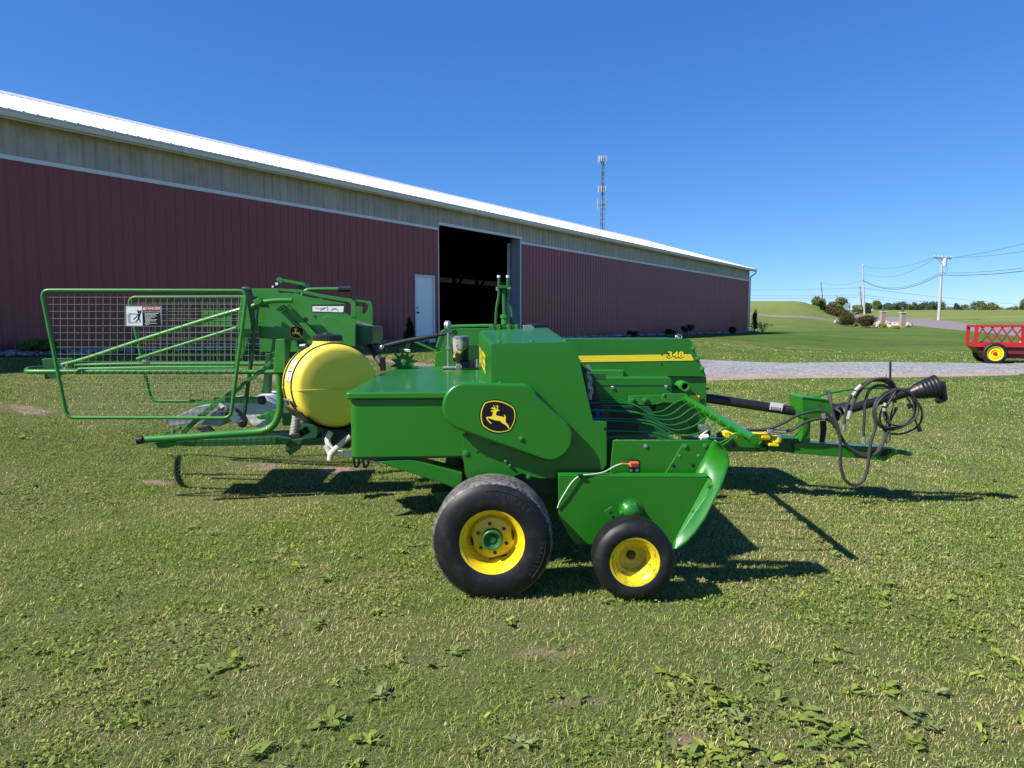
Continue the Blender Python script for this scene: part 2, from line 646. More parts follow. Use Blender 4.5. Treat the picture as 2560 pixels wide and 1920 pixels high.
def lawn_mat():
    m, nt, b = new_mat("lawn_ground")
    L = nt.links
    geo = nd(nt, "ShaderNodeNewGeometry")
    def nz(scale, det=6, rough=0.65, sx=1, sy=1):
        mp = nd(nt, "ShaderNodeMapping")
        mp.inputs["Scale"].default_value = (sx, sy, 1)
        L.new(geo.outputs["Position"], mp.inputs["Vector"])
        n = nd(nt, "ShaderNodeTexNoise", Scale=scale, Detail=det, Roughness=rough)
        L.new(mp.outputs[0], n.inputs["Vector"])
        return n.outputs["Fac"]
    def ramp(src, stops):
        r = nd(nt, "ShaderNodeValToRGB")
        e = r.color_ramp.elements
        while len(e) < len(stops):
            e.new(0.5)
        for el, (p, c) in zip(e, stops):
            el.position = p
            el.color = (*c, 1)
        L.new(src, r.inputs[0])
        return r.outputs[0]
    def mix(f, a_, b_, mode='MIX'):
        x = nd(nt, "ShaderNodeMix", data_type='RGBA', blend_type=mode)
        if isinstance(f, float):
            x.inputs["Factor"].default_value = f
        else:
            L.new(f, x.inputs["Factor"])
        for k, s in (("A", a_), ("B", b_)):
            if isinstance(s, tuple):
                x.inputs[k].default_value = (*s, 1)
            else:
                L.new(s, x.inputs[k])
        return x.outputs["Result"]
    def mrange(s, a0, a1, b0=0.0, b1=1.0):
        r = nd(nt, "ShaderNodeMapRange")
        for k, v in zip(("From Min", "From Max", "To Min", "To Max"), (a0, a1, b0, b1)):
            r.inputs[k].default_value = v
        L.new(s, r.inputs["Value"])
        return r.outputs[0]
    sep = nd(nt, "ShaderNodeSeparateXYZ")
    L.new(geo.outputs["Position"], sep.inputs[0])
    # close by: thatch under the blades; further off: mown grass
    thatch = ramp(nz(110, 9, 0.8), [(0.34, (0.030, 0.038, 0.012)), (0.50, (0.125, 0.140, 0.046)), (0.66, (0.34, 0.31, 0.14))])
    patch = ramp(nz(0.55, 5, 0.6), [(0.3, (0.060, 0.115, 0.022)), (0.52, (0.085, 0.135, 0.030)), (0.72, (0.14, 0.155, 0.05))])
    stripes = ramp(nz(0.35, 4, 0.6, 0.35, 1.6), [(0.36, (0.058, 0.108, 0.018)), (0.56, (0.092, 0.142, 0.027)), (0.72, (0.150, 0.172, 0.045))])
    fine = ramp(nz(9, 10, 0.8), [(0.3, (0.55, 0.55, 0.5)), (0.5, (0.95, 0.95, 0.9)), (0.7, (1.45, 1.4, 1.35))])
    mid = mix(mrange(sep.outputs["Y"], 14, 30), patch, stripes)
    mid = mix(1.0, mid, fine, 'MULTIPLY')
    mott = ramp(nz(1.5, 8, 0.75, .6, 1.5), [(0.32, (0.68, 0.72, 0.7)), (0.5, (1.0, 1.0, 1.0)), (0.68, (1.38, 1.28, 1.3))])
    mid = mix(1.0, mid, mott, 'MULTIPLY')
    near = mix(0.2, thatch, patch)
    g = mix(mrange(sep.outputs["Y"], 9, 17), near, mid)
    far = ramp(nz(0.06, 6, 0.6, 0.5, 1.5), [(0.35, (0.135, 0.175, 0.038)), (0.65, (0.195, 0.215, 0.065))])
    g = mix(mrange(sep.outputs["Y"], 60, 110), g, mix(1.0, far, mott, 'MULTIPLY'))
    at_ = nd(nt, "ShaderNodeAttribute", attribute_name="soil")
    dirt = ramp(nz(24, 10, 0.75), [(0.3, (0.14, 0.09, 0.062)), (0.5, (0.29, 0.195, 0.145)), (0.72, (0.42, 0.32, 0.25))])
    g = mix(mrange(at_.outputs["Fac"], 0.25, 0.7), g, dirt)
    L.new(g, b.inputs["Base Color"])
    b.inputs["Roughness"].default_value = 0.9
    b.inputs["Specular IOR Level"].default_value = 0.1
    bp = nd(nt, "ShaderNodeBump", Strength=0.8, Distance=0.04)
    L.new(nz(16, 8, 0.8), bp.inputs["Height"])
    L.new(bp.outputs["Normal"], b.inputs["Normal"])
    return m


M["lawn"] = lawn_mat()
ground = np_mesh("ground", gv, gf, M["lawn"])
ground.data.polygons.foreach_set("use_smooth", [True] * len(ground.data.polygons))
at_ = ground.data.attributes.new("soil", 'FLOAT', 'POINT')
at_.data.foreach_set("value", soil.astype(np.float32))
tag(ground, kind="structure")


def strip(name, edge_a, edge_b, mat, lift=0.03, n=60, across=8):
    """a road or path laid over the ground between two edges given as (x, y) polylines"""
    def res(e):
        P = smooth_path([V((x, y, 0)) for x, y in e], 12)
        d = [0]
        for p, q in zip(P, P[1:]):
            d.append(d[-1] + (q - p).length)
        out = []
        for k in range(n + 1):
            t = d[-1] * k / n
            for m_ in range(len(P) - 1):
                if d[m_ + 1] >= t:
                    f = (t - d[m_]) / max(1e-9, d[m_ + 1] - d[m_])
                    out.append(P[m_].lerp(P[m_ + 1], f))
                    break
            else:
                out.append(P[-1])
        return out
    ea, eb = res(edge_a), res(edge_b)
    vs, fs = [], []
    for p, q in zip(ea, eb):
        for j in range(across + 1):
            c = p.lerp(q, j / across)
            if 0 < j < across:
                hh = lift
            else:
                hh = 0.002 * lift
            vs.append((c.x, c.y, gz(c.x, c.y) + hh))
    for k in range(n):
        for j in range(across):
            a_ = k * (across + 1) + j
            fs.append((a_, a_ + 1, a_ + across + 2, a_ + across + 1))
    mb = MB()
    mb.add(vs, fs)
    o = mb.build(name, mat)
    tag(o, kind="structure")
    return o


def gravel_mat(name, c0, c1, c2, scale=14, tint=None):
    m, nt, b = new_mat(name)
    L = nt.links
    geo = nd(nt, "ShaderNodeNewGeometry")
    vo = nd(nt, "ShaderNodeTexVoronoi", Scale=scale)
    L.new(geo.outputs["Position"], vo.inputs["Vector"])
    r = nd(nt, "ShaderNodeValToRGB")
    e = r.color_ramp.elements
    e[0].color = (*c0, 1)
    e[1].color = (*c2, 1)
    el = e.new(0.5)
    el.color = (*c1, 1)
    L.new(vo.outputs["Color"], r.inputs[0])
    n = nd(nt, "ShaderNodeTexNoise", Scale=0.6, Detail=8.0, Roughness=0.7)
    L.new(geo.outputs["Position"], n.inputs["Vector"])
    mr = nd(nt, "ShaderNodeMapRange")
    mr.inputs["From Min"].default_value = 0.3
    mr.inputs["From Max"].default_value = 0.7
    mr.inputs["To Min"].default_value = 0.8
    mr.inputs["To Max"].default_value = 1.15
    L.new(n.outputs["Fac"], mr.inputs["Value"])
    mx = nd(nt, "ShaderNodeMix", data_type='RGBA', blend_type='MULTIPLY')
    mx.inputs["Factor"].default_value = 1.0
    L.new(r.outputs[0], mx.inputs["A"])
    L.new(mr.outputs[0], mx.inputs["B"])
    L.new(mx.outputs["Result"], b.inputs["Base Color"])
    b.inputs["Roughness"].default_value = 0.9
    bp = nd(nt, "ShaderNodeBump", Strength=0.6, Distance=0.03)
    L.new(vo.outputs["Distance"], bp.inputs["Height"])
    L.new(bp.outputs["Normal"], b.inputs["Normal"])
    return m


M["gravel"] = gravel_mat("grey_gravel", (0.115, 0.115, 0.115), (0.235, 0.23, 0.222), (0.43, 0.42, 0.40), 16)
M["earth"] = gravel_mat("red_earth_verge", (0.20, 0.14, 0.10), (0.33, 0.235, 0.175), (0.42, 0.33, 0.26), 22)
M["road"] = gravel_mat("worn_asphalt", (0.16, 0.135, 0.125), (0.20, 0.175, 0.165), (0.25, 0.22, 0.21), 9)


def edge(pts):
    out = []
    for px, py in pts:
        p = gpt(px, py)
        out.append((p.x, p.y))
    return out


# gravel drive: runs from behind the baler to the right and on
ea = edge([(1330, 950), (1560, 945), (1800, 938), (2100, 938), (2330, 937), (2550, 934)])
eb = edge([(1330, 893), (1560, 897), (1800, 901), (2100, 905), (2330, 906), (2550, 907)])
ea = ea + [(26, 20.5), (50, 23)]
eb = eb + [(34, 27), (56, 30)]
strip("gravel_drive", ea, eb, M["gravel"], 0.03, 80, 12)
ea2 = edge([(1330, 962), (1560, 957), (1800, 951), (2000, 946), (2200, 944), (2400, 941), (2550, 938)])
strip("earth_verge", ea2, edge([(1330, 948), (1560, 943), (1800, 936), (2000, 936), (2200, 936), (2400, 934), (2550, 932)]), M["earth"], 0.022, 60, 4)
# the tarred road and the lane that branches from it
ra = edge([(2150, 797), (2230, 807), (2300, 815), (2430, 828), (2555, 842)])
rb = edge([(2195, 790), (2260, 795), (2330, 799), (2440, 811), (2555, 818)])
ra = [(ra[0][0] + (ra[0][0] - ra[1][0]) * 0.8, ra[0][1] + (ra[0][1] - ra[1][1]) * 0.8)] + ra + [(ra[-1][0] + 1.6 * (ra[-1][0] - ra[-2][0]), ra[-1][1] + 1.6 * (ra[-1][1] - ra[-2][1]))]
rb = [(rb[0][0] + (rb[0][0] - rb[1][0]) * 0.8, rb[0][1] + (rb[0][1] - rb[1][1]) * 0.8)] + rb + [(rb[-1][0] + 1.6 * (rb[-1][0] - rb[-2][0]), rb[-1][1] + 1.6 * (rb[-1][1] - rb[-2][1]))]
strip("road", ra, rb, M["road"], 0.04, 80, 8)
la = edge([(1800, 783), (1880, 787), (1960, 793), (2050, 799), (2140, 803)])
lb = [(x + 1.0, y + 4.5) for x, y in la]
strip("farm_lane", la, lb, M["road"], 0.06, 40, 4)

# ================================================================== BARN
def metal_siding(name, base, stain, stain_amt, rough=0.45, rust=0.0):
    m, nt, b = new_mat(name)
    L = nt.links
    tc = nd(nt, "ShaderNodeTexCoord")
    mp = nd(nt, "ShaderNodeMapping")
    mp.inputs["Scale"].default_value = (5.0, 5.0, 0.45)
    L.new(tc.outputs["Object"], mp.inputs["Vector"])
    n = nd(nt, "ShaderNodeTexNoise", Scale=1.6, Detail=10.0, Roughness=0.7)
    L.new(mp.outputs[0], n.inputs["Vector"])
    n2 = nd(nt, "ShaderNodeTexNoise", Scale=1.2, Detail=8.0, Roughness=0.7)
    L.new(tc.outputs["Object"], n2.inputs["Vector"])
    ad = nd(nt, "ShaderNodeMath", operation='ADD')
    L.new(n.outputs["Fac"], ad.inputs[0])
    L.new(n2.outputs["Fac"], ad.inputs[1])
    mr = nd(nt, "ShaderNodeMapRange")
    mr.inputs["From Min"].default_value = 0.75
    mr.inputs["From Max"].default_value = 1.3
    mr.inputs["To Max"].default_value = stain_amt
    L.new(ad.outputs[0], mr.inputs["Value"])
    mx = nd(nt, "ShaderNodeMix", data_type='RGBA')
    mx.inputs["A"].default_value = (*base, 1)
    mx.inputs["B"].default_value = (*stain, 1)
    L.new(mr.outputs[0], mx.inputs["Factor"])
    L.new(mx.outputs["Result"], b.inputs["Base Color"])
    b.inputs["Roughness"].default_value = rough
    return m


M["redsiding"] = metal_siding("barn_red_siding", (0.31, 0.045, 0.041), (0.235, 0.038, 0.037), 0.8, 0.40)
M["whitesiding"] = metal_siding("mildewed_white_siding", (0.52, 0.445, 0.345), (0.25, 0.213, 0.16), 0.85, 0.5)
M["roofwhite"] = metal_siding("white_roof_sheet", (0.74, 0.745, 0.73), (0.60, 0.60, 0.58), 0.7, 0.42)
M["trim"] = pbr("grey_white_trim", (0.74, 0.71, 0.66), 0.45, var=0.08, scale=2)
M["gutter"] = pbr("white_gutter", (0.66, 0.63, 0.58), 0.42, var=0.1, scale=2)
M["doorw"] = pbr("white_door_paint", (0.90, 0.86, 0.80), 0.4, var=0.04, scale=1.5)
M["jamb"] = pbr("galvanised_jamb", (0.45, 0.46, 0.48), 0.4, metal=0.2, var=0.1, scale=2)
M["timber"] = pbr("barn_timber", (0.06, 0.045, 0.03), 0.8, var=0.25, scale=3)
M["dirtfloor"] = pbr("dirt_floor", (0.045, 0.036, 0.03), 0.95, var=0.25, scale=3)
M["darkin"] = pbr("darkened_barn_inside", (0.02, 0.018, 0.016), 0.8, var=0.2, scale=2)  # near black: the shade of the unlit inside is put into the colour
pnl, pnt, pb = new_mat("translucent_light_panel")
tb = nd(pnt, "ShaderNodeBsdfTranslucent")
tb.inputs["Color"].default_value = (0.11, 0.105, 0.075, 1)
pnt.links.new(tb.outputs[0], pnt.nodes["Material Output"].inputs["Surface"])
M["lightpanel"] = pnl

barn = empty("barn", B0, math.pi / 2 - TH)
tag(barn, "long red and white metal pole barn with white roof and an open doorway", "barn")
BW = WORLD[barn.name]
BI = BW.inverted()
INW = -BN                                   # into the barn = local +y


def wall_pt(px, py, inward=0.0):
    """barn-local (s, z) where the sight line meets the wall plane (moved inward by some metres)"""
    r = ray(px, py)
    o = V((0, 0, H))
    p0 = B0 - BN * inward
    t = (p0 - o).dot(BN) / r.dot(BN)
    p = BI @ (o + r * t)
    return p.x, p.z


S_END = wall_pt(1869, 831)[0]
S_BEG = -26.0
Z_TRIM = wall_pt(0, 391)[1]
Z_EAVE = wall_pt(0, 292)[1] + 0.02
D0, D1 = wall_pt(1096, 700)[0], wall_pt(1299, 700)[0]
Z_DOOR = wall_pt(1096, 561)[1]
E0, E1 = wall_pt(1039, 760)[0], wall_pt(1083, 760)[0]
Z_E = wall_pt(1039, 691)[1]
RW = 7.6                                    # half width
Z_RIDGE = Z_EAVE + 2.31
OVER = 0.32
BARN_W = RW * 2


class BB(MB):
    """shapes in the barn's own axes"""
    def build(s, name, mat, parent=barn, **k):
        s.v = [BW @ v for v in s.v]
        return MB.build(s, name, mat, parent, **k)


def ribbed(mb, s0, s1, z0, z1, y=0.0, pitch=0.2286, h=0.019, holes=()):
    """ribbed sheet standing along s; holes = list of (s0, s1, z0, z1) left out"""
    cuts = set([s0, s1])
    k = math.floor(s0 / pitch)
    prof = []
    while k * pitch < s1:
        b = k * pitch
        for ds, hh in ((0.0, 0), (0.016, h), (0.034, h), (0.05, 0), (0.115, 0), (0.122, h * 0.25), (0.136, h * 0.25), (0.143, 0)):
            if s0 < b + ds < s1:
                prof.append((b + ds, hh))
        k += 1
    for a_, b_, _, _ in holes:
        cuts |= {a_, b_}
    prof += [(c, 0.0) for c in cuts]
    prof.sort()
    for (sa, ha), (sb, hb) in zip(prof, prof[1:]):
        if sb - sa < 1e-5:
            continue
        m_ = (sa + sb) / 2
        spans = [(z0, z1)]
        for a_, b_, c_, d_ in holes:
            if a_ <= m_ <= b_:
                new = []
                for u0, u1 in spans:
                    if c_ > u0:
                        new.append((u0, min(u1, c_)))
                    if d_ < u1:
                        new.append((max(u0, d_), u1))
                spans = new
        for u0, u1 in spans:
            if u1 - u0 > 1e-4:
                mb.add([(sa, y - ha, u0), (sb, y - hb, u0), (sb, y - hb, u1), (sa, y - ha, u1)], [(0, 1, 2, 3)])


big = (D0, D1, -1, Z_DOOR)
man = (E0 - 0.03, E1 + 0.03, -1, Z_E + 0.03)
mb = BB(); ribbed(mb, S_BEG, S_END, -0.35, Z_TRIM, holes=(big, man)); mb.build("red_wall", "redsiding", angle=20)
mb = BB(); ribbed(mb, S_BEG, S_END, Z_TRIM, Z_EAVE + 0.05, holes=(big,)); mb.build("upper_wall", "whitesiding", angle=20)
mb = BB()
for s0, s1 in ((S_BEG, D0), (D1, S_END)):
    mb.abox(s0, s1, -0.032, 0.004, Z_TRIM - 0.035, Z_TRIM + 0.045)
mb.build("trim_strip", "trim")
# gable ends and far wall (far wall has a band of translucent panels under its eave)
for s in (S_BEG, S_END):
    mb = BB()
    x0, x1 = (s, s + 0.04) if s < 0 else (s - 0.04, s)
    lp = [(x0, 0.005, -0.4), (x0, BARN_W, -0.4), (x0, BARN_W, Z_EAVE), (x0, RW, Z_RIDGE), (x0, 0.005, Z_EAVE)]
    mb.extrude([V(p) for p in lp], V((x1 - x0, 0, 0)))
    mb.build("gable_wall", "redsiding")
zl0 = wall_pt(1098, 705, BARN_W)[1]
zl1 = wall_pt(1098, 692, BARN_W)[1]
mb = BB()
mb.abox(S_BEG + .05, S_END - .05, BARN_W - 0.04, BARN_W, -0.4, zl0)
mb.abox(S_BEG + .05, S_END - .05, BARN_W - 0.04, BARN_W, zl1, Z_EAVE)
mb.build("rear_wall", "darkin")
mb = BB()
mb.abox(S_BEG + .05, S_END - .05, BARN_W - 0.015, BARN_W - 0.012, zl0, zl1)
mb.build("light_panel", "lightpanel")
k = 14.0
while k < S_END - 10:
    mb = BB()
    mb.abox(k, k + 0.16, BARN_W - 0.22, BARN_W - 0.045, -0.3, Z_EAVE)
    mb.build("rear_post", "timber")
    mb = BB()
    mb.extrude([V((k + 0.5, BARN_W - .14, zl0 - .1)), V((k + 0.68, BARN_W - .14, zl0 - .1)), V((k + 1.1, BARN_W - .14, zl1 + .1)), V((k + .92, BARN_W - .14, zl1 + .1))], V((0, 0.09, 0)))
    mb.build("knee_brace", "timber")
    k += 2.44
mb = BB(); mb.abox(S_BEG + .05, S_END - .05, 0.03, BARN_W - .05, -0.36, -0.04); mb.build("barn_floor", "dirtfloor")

# roof: two ribbed slopes, a dark closure line under the ridge cap and eave
def roof_side(mb, far):
    prof = []
    k = math.floor((S_BEG - .3) / 0.2286)
    while k * 0.2286 < S_END + .3:
        b = k * 0.2286
        for ds, hh in ((0.0, 0), (0.016, .02), (0.034, .02), (0.05, 0)):
            prof.append((b + ds, hh))
        k += 1
    sl = (Z_RIDGE - Z_EAVE) / RW
    for (sa, ha), (sb, hb) in zip(prof, prof[1:]):
        ya, yb = -OVER, RW
        za, zb = Z_EAVE + .17 - OVER * sl, Z_RIDGE + .17
        if far:
            ya, yb = BARN_W - ya, BARN_W - yb
        mb.add([(sa, ya, za + ha), (sb, ya, za + hb), (sb, yb, zb + hb), (sa, yb, zb + ha)], [(0, 1, 2, 3)])


roof = BB(); roof_side(roof, False); roof_side(roof, True)
roof = roof.build("roof", "roofwhite", angle=15)
mb = BB()
sl = (Z_RIDGE - Z_EAVE) / RW
mb.extrude([V((S_BEG - .2, RW - .34, Z_RIDGE + .185 - .34 * sl)), V((S_BEG - .2, RW, Z_RIDGE + .235)), V((S_BEG - .2, RW + .34, Z_RIDGE + .185 - .34 * sl)), V((S_BEG - .2, RW + .34, Z_RIDGE + .20 - .34 * sl)), V((S_BEG - .2, RW, Z_RIDGE + .255)), V((S_BEG - .2, RW - .34, Z_RIDGE + .20 - .34 * sl))], V((S_END - S_BEG + .2, 0, 0)))
mb.build("ridge_cap", "gutter", roof)
for s in (S_BEG - .25, S_END + .20):
    for far in (0, 1):
        mb = BB()
        y0, y1 = (-OVER, RW) if not far else (BARN_W + OVER, RW)
        mb.extrude([V((s, y0, Z_EAVE - .02 - OVER * sl)), V((s, y1, Z_RIDGE - .0)), V((s, y1, Z_RIDGE + .175)), V((s, y0, Z_EAVE + .175 - OVER * sl))], V((.06, 0, 0)))
        mb.build("rake_trim", "gutter", roof)
# soffit, fascia and gutter along the near eave
ze = Z_EAVE + .17 - OVER * sl
mb = BB(); mb.abox(S_BEG, S_END + .2, -OVER + .02, 0.0, Z_EAVE - .03, Z_EAVE - .01); mb.build("soffit", "trim")
gp = [(-OVER - .005, ze - .02), (-OVER - .005, ze - .15), (-OVER - .085, ze - .15), (-OVER - .105, ze - .115), (-OVER - .11, ze - .07), (-OVER - .13, ze - .055), (-OVER - .13, ze - .03), (-OVER - .122, ze - .03), (-OVER - .122, ze - .05), (-OVER - .10, ze - .065), (-OVER - .095, ze - .11), (-OVER - .078, ze - .138), (-OVER - .015, ze - .138), (-OVER - .015, ze - .02)]
mb = BB(); mb.extrude([V((S_BEG, y, z)) for y, z in gp], V((S_END + .35 - S_BEG, 0, 0)))
gutter = mb.build("gutter", "gutter")
mb = BB(); mb.abox(S_BEG, S_END + .2, -OVER + .0, -OVER + .03, Z_EAVE - .10, ze - .005); mb.build("fascia", "gutter")
for px, py in ((462, 385), (1204, 543), (1540, 615), (1735, 655)):
    s, z = wall_pt(px, py, -OVER - .1)
    mb = BB(); mb.abox(s - .05, s + .05, -OVER - .136, -OVER - .0, ze - .155, ze - .025); mb.build("joint_sleeve", "trim", gutter)
# downspout and corner trim
mb = BB()
c = S_END + 0.02
mb.abox(S_END - .10, S_END + .012, -.03, .0, -.35, Z_EAVE)
mb.abox(S_END, S_END + .012, .0, .12, -.35, Z_EAVE)
mb.build("corner_trim", "trim")
mb = BB()
mb.tube(smooth_path([V((S_END + .27, -OVER - .06, ze - .15)), V((S_END + .27, -OVER - .04, ze - .28)), V((S_END + .16, -.20, ze - .42)), V((S_END + .07, -.08, ze - .55)), V((S_END + .06, -.07, ze - .8))]) + [V((S_END + .06, -.07, -.3))], 0.045, 8)
mb.build("downspout", "jamb")
# walk door
mb = BB(); mb.abox(E0, E1, 0.02, 0.06, -.12, Z_E); wd = mb.build("walk_door", "doorw", bevel=.004)
mb = BB()
for a_, b_, c_, d_ in ((E0 - .05, E0, -.12, Z_E + .06), (E1, E1 + .05, -.12, Z_E + .06)):
    mb.abox(a_, b_, -.035, .05, c_, d_)
mb.abox(E0, E1, -.035, .05, Z_E, Z_E + .06)
mb.build("door_frame", "trim", wd, bevel=.003)
mb = BB()
mb.lathe((E0 + .09, 0.02, .93), (0, -1, 0), [(.035, 0), (.035, .006), (.012, .008), (.012, .04), (.028, .045), (.032, .06), (.02, .075), (0, .078)], 16)
mb.build("door_knob", "black", wd)
mb = BB()
mb.lathe((E0 + .09, 0.02, 1.07), (0, -1, 0), [(.03, 0), (.03, .012), (0, .014)], 16)
mb.build("deadbolt", "black", wd)
# sliding doorway: header track, jambs, the slid-back door leaf seen edge on
mb = BB()
mb.abox(D0 - .03, D1 + .12, -.05, .0, Z_DOOR - .02, Z_DOOR + .07)
mb.build("header_track", "trim", bevel=.004)
mb = BB()
mb.abox(D0 - .03, D0, -.034, .12, -.35, Z_DOOR)
mb.build("door_jamb", "trim")
mb = BB()
mb.abox(D1 - .02, D1 + .06, -.034, .36, -.35, Z_DOOR)
mb.build("door_jamb", "jamb")
mb = BB()
sp0 = wall_pt(1274, 700, .5)[0]
mb.abox(sp0, sp0 + .13, .5, .62, -.3, Z_DOOR - .12)
mb.build("door_post", "doorw", bevel=.01)
# ceiling added unseen to keep the barn inside black
mb = BB(); mb.abox(S_BEG + .05, S_END - .05, .06, BARN_W - .06, Z_EAVE - .10, Z_EAVE - .06); mb.build("blackout_ceiling", "darkin")

# ---------------------------------------------------------------- leaves, bushes, trees
def leaf_mat(name, c, c2, tr=0.35):
    m, nt, b = new_mat(name)
    L = nt.links
    at_ = nd(nt, "ShaderNodeAttribute", attribute_name="tint")
    mx = nd(nt, "ShaderNodeMix", data_type='RGBA')
    mx.inputs["A"].default_value = (*c, 1)
    mx.inputs["B"].default_value = (*c2, 1)
    L.new(at_.outputs["Fac"], mx.inputs["Factor"])
    d = nd(nt, "ShaderNodeBsdfDiffuse")
    t = nd(nt, "ShaderNodeBsdfTranslucent")
    ms = nd(nt, "ShaderNodeMixShader")
    ms.inputs[0].default_value = tr
    L.new(mx.outputs["Result"], d.inputs["Color"])
    L.new(mx.outputs["Result"], t.inputs["Color"])
    L.new(d.outputs[0], ms.inputs[1])
    L.new(t.outputs[0], ms.inputs[2])
    L.new(ms.outputs[0], nt.nodes["Material Output"].inputs["Surface"])
    return m


def leaves(name, pts, size, mat, parent=None, up=0.35, asp=0.5):
    """leaf-sized quads at the given points, as one mesh"""
    P = np.asarray(pts, dtype=np.float64)
    n = len(P)
    nrm = RNG.normal(size=(n, 3))
    nrm[:, 2] += up
    nrm /= np.linalg.norm(nrm, axis=1)[:, None]
    t = np.cross(nrm, RNG.normal(size=(n, 3)))
    t /= np.linalg.norm(t, axis=1)[:, None]
    b = np.cross(nrm, t)
    s = size * RNG.uniform(0.6, 1.3, n)[:, None]
    vs = np.stack([P - t * s, P + b * s * asp, P + t * s, P - b * s * asp], 1).reshape(-1, 3)
    fs = np.arange(n * 4).reshape(-1, 4)
    o = np_mesh(name, vs, fs, mat)
    at_ = o.data.attributes.new("tint", 'FLOAT', 'POINT')
    tint = np.repeat(np.clip(RNG.normal(0.5, 0.25, n), 0, 1), 4)
    at_.data.foreach_set("value", tint.astype(np.float32))
    if parent is not None:
        set_parent(o, parent)
    return o


def blob_pts(c, rx, ry, rz, n, lobes=9, seed=0, hollow=0.55, bottom=-0.6):
    """points through an uneven crown made of many lobes"""
    r = np.random.default_rng(seed)
    C = []
    for k in range(lobes):
        d = r.normal(size=3)
        d /= np.linalg.norm(d)
        d *= r.uniform(0.35, 0.8)
        d[2] = max(d[2], bottom)
        C.append((d, r.uniform(0.28, 0.5)))
    out = []
    per = n // lobes
    for d, rad in C:
        q = r.normal(size=(per, 3))
        q /= np.linalg.norm(q, axis=1)[:, None]
        q *= (r.uniform(hollow ** 3, 1, per) ** (1 / 3))[:, None] * rad
        q *= (1 + 0.25 * r.normal(size=(per, 1)))
        out.append(q + d)
    q = np.concatenate(out)
    q = q[q[:, 2] > bottom - 0.15]
    return np.array(c) + q * np.array([rx, ry, rz])


M["leaf_dark"] = leaf_mat("dark_foliage", (0.020, 0.038, 0.014), (0.045, 0.07, 0.02), 0.2)
M["leaf_mid"] = leaf_mat("mid_foliage", (0.09, 0.15, 0.035), (0.22, 0.27, 0.08))
M["leaf_far"] = leaf_mat("far_foliage", (0.15, 0.19, 0.09), (0.27, 0.30, 0.15))
M["leaf_fard"] = leaf_mat("far_dark_foliage", (0.055, 0.09, 0.05), (0.12, 0.16, 0.08), 0.25)
M["leaf_bronze"] = leaf_mat("bronze_foliage", (0.045, 0.045, 0.02), (0.12, 0.10, 0.04), 0.25)
M["leaf_yel"] = leaf_mat("yellow_foliage", (0.24, 0.24, 0.03), (0.42, 0.38, 0.06))
M["bark"] = pbr("bark", (0.09, 0.07, 0.05), 0.9, var=0.3, scale=8)


def bush(name, label, cat, base, w, h, n, size, mat, seed, group=None, trunk=True, lobes=10, shape=1.0, dz=0.0):
    o = empty(name, base)
    tag(o, label, cat, group)
    c = (base[0], base[1], base[2] + h * 0.52 + dz)
    P = blob_pts(c, w * 0.5, w * 0.5, h * 0.56, n, lobes, seed)
    if shape < 1:                              # narrow towards the top
        k = (P[:, 2] - base[2]) / h
        f = 1.1 - shape * np.clip(k, 0, 1)
        P[:, 0] = base[0] + (P[:, 0] - base[0]) * f
        P[:, 1] = base[1] + (P[:, 1] - base[1]) * f
    leaves("crown", P, size, mat, o)
    if trunk:
        t = MB()
        b = V(base)
        rr = random.Random(seed)
        t.tube(smooth_path([b - V((0, 0, .1)), b + V((rr.uniform(-.05, .05) * w, 0, h * .3)), b + V((rr.uniform(-.08, .08) * w, 0, h * .75))], 4), [h * .028 * (1 - .08 * k) for k in range(9)], 6)
        for k in range(5):
            a_ = rr.uniform(0, 6.28)
            e = b + V((math.cos(a_) * w * .32, math.sin(a_) * w * .32, h * rr.uniform(.45, .8)))
            s_ = b + V((0, 0, h * rr.uniform(.15, .4)))
            t.tube([s_, s_.lerp(e, .5) + V((0, 0, h * .04)), e], [h * .014, h * .010, h * .005], 5)
        t.build("trunk", "bark", o)
    return o


def foot(px, Y):
    x = (px - 1280) / FPX * Y * 1.002
    return V((x, Y, gz(x, Y)))


def wallfoot(px, out):
    s = wall_pt(px, 700)[0]
    p = BW @ V((s, -out, 0))
    return V((p.x, p.y, gz(p.x, p.y)))


# shrubs along the barn foot
bush("conifer_shrub", "dark narrow conifer shrub standing against the barn beside the white walk door", "shrub", wallfoot(990, .55), .50, .80, 2600, .03, M["leaf_dark"], 3, shape=.8, lobes=14)
bush("low_shrub", "low olive shrub on the stones at the left foot of the red barn wall", "shrub", wallfoot(55, .55), .75, .34, 1500, .03, M["leaf_mid"], 4, trunk=False)
bush("spindly_shrub", "spindly dark shrub at the barn foot just right of the open doorway", "shrub", wallfoot(1545, .8), .7, .4, 200, .06, M["leaf_dark"], 5)
bush("spindly_shrub", "spindly dark shrub by the red wall above the yellow stripe number", "shrub", wallfoot(1685, .8), .8, .6, 240, .07, M["leaf_dark"], 15)
bush("round_shrub", "small round dark shrub on the stones near the right end of the red wall", "shrub", wallfoot(1800, .8), .7, .35, 600, .06, M["leaf_dark"], 6, trunk=False)
bush("round_shrub", "low dark shrub half hidden behind the green hood at the barn foot", "shrub", wallfoot(1638, .8), .6, .3, 300, .06, M["leaf_dark"], 16, trunk=False)
bush("corner_shrub", "small upright dark evergreen just past the right corner of the barn", "shrub", foot(1883, 48.5), .75, 1.45, 900, .06, M["leaf_dark"], 8, shape=.6)
lt = []
lbase = foot(1903, 47.5)
for k in range(46):
    a_ = RNG.uniform(0, 6.28)
    r_ = RNG.uniform(.1, .7)
    for t in np.linspace(0, 1, 9):
        lt.append((lbase.x + math.cos(a_) * r_ * t, lbase.y + math.sin(a_) * r_ * t, lbase.z + 0.75 * t - 0.35 * t * t * r_))
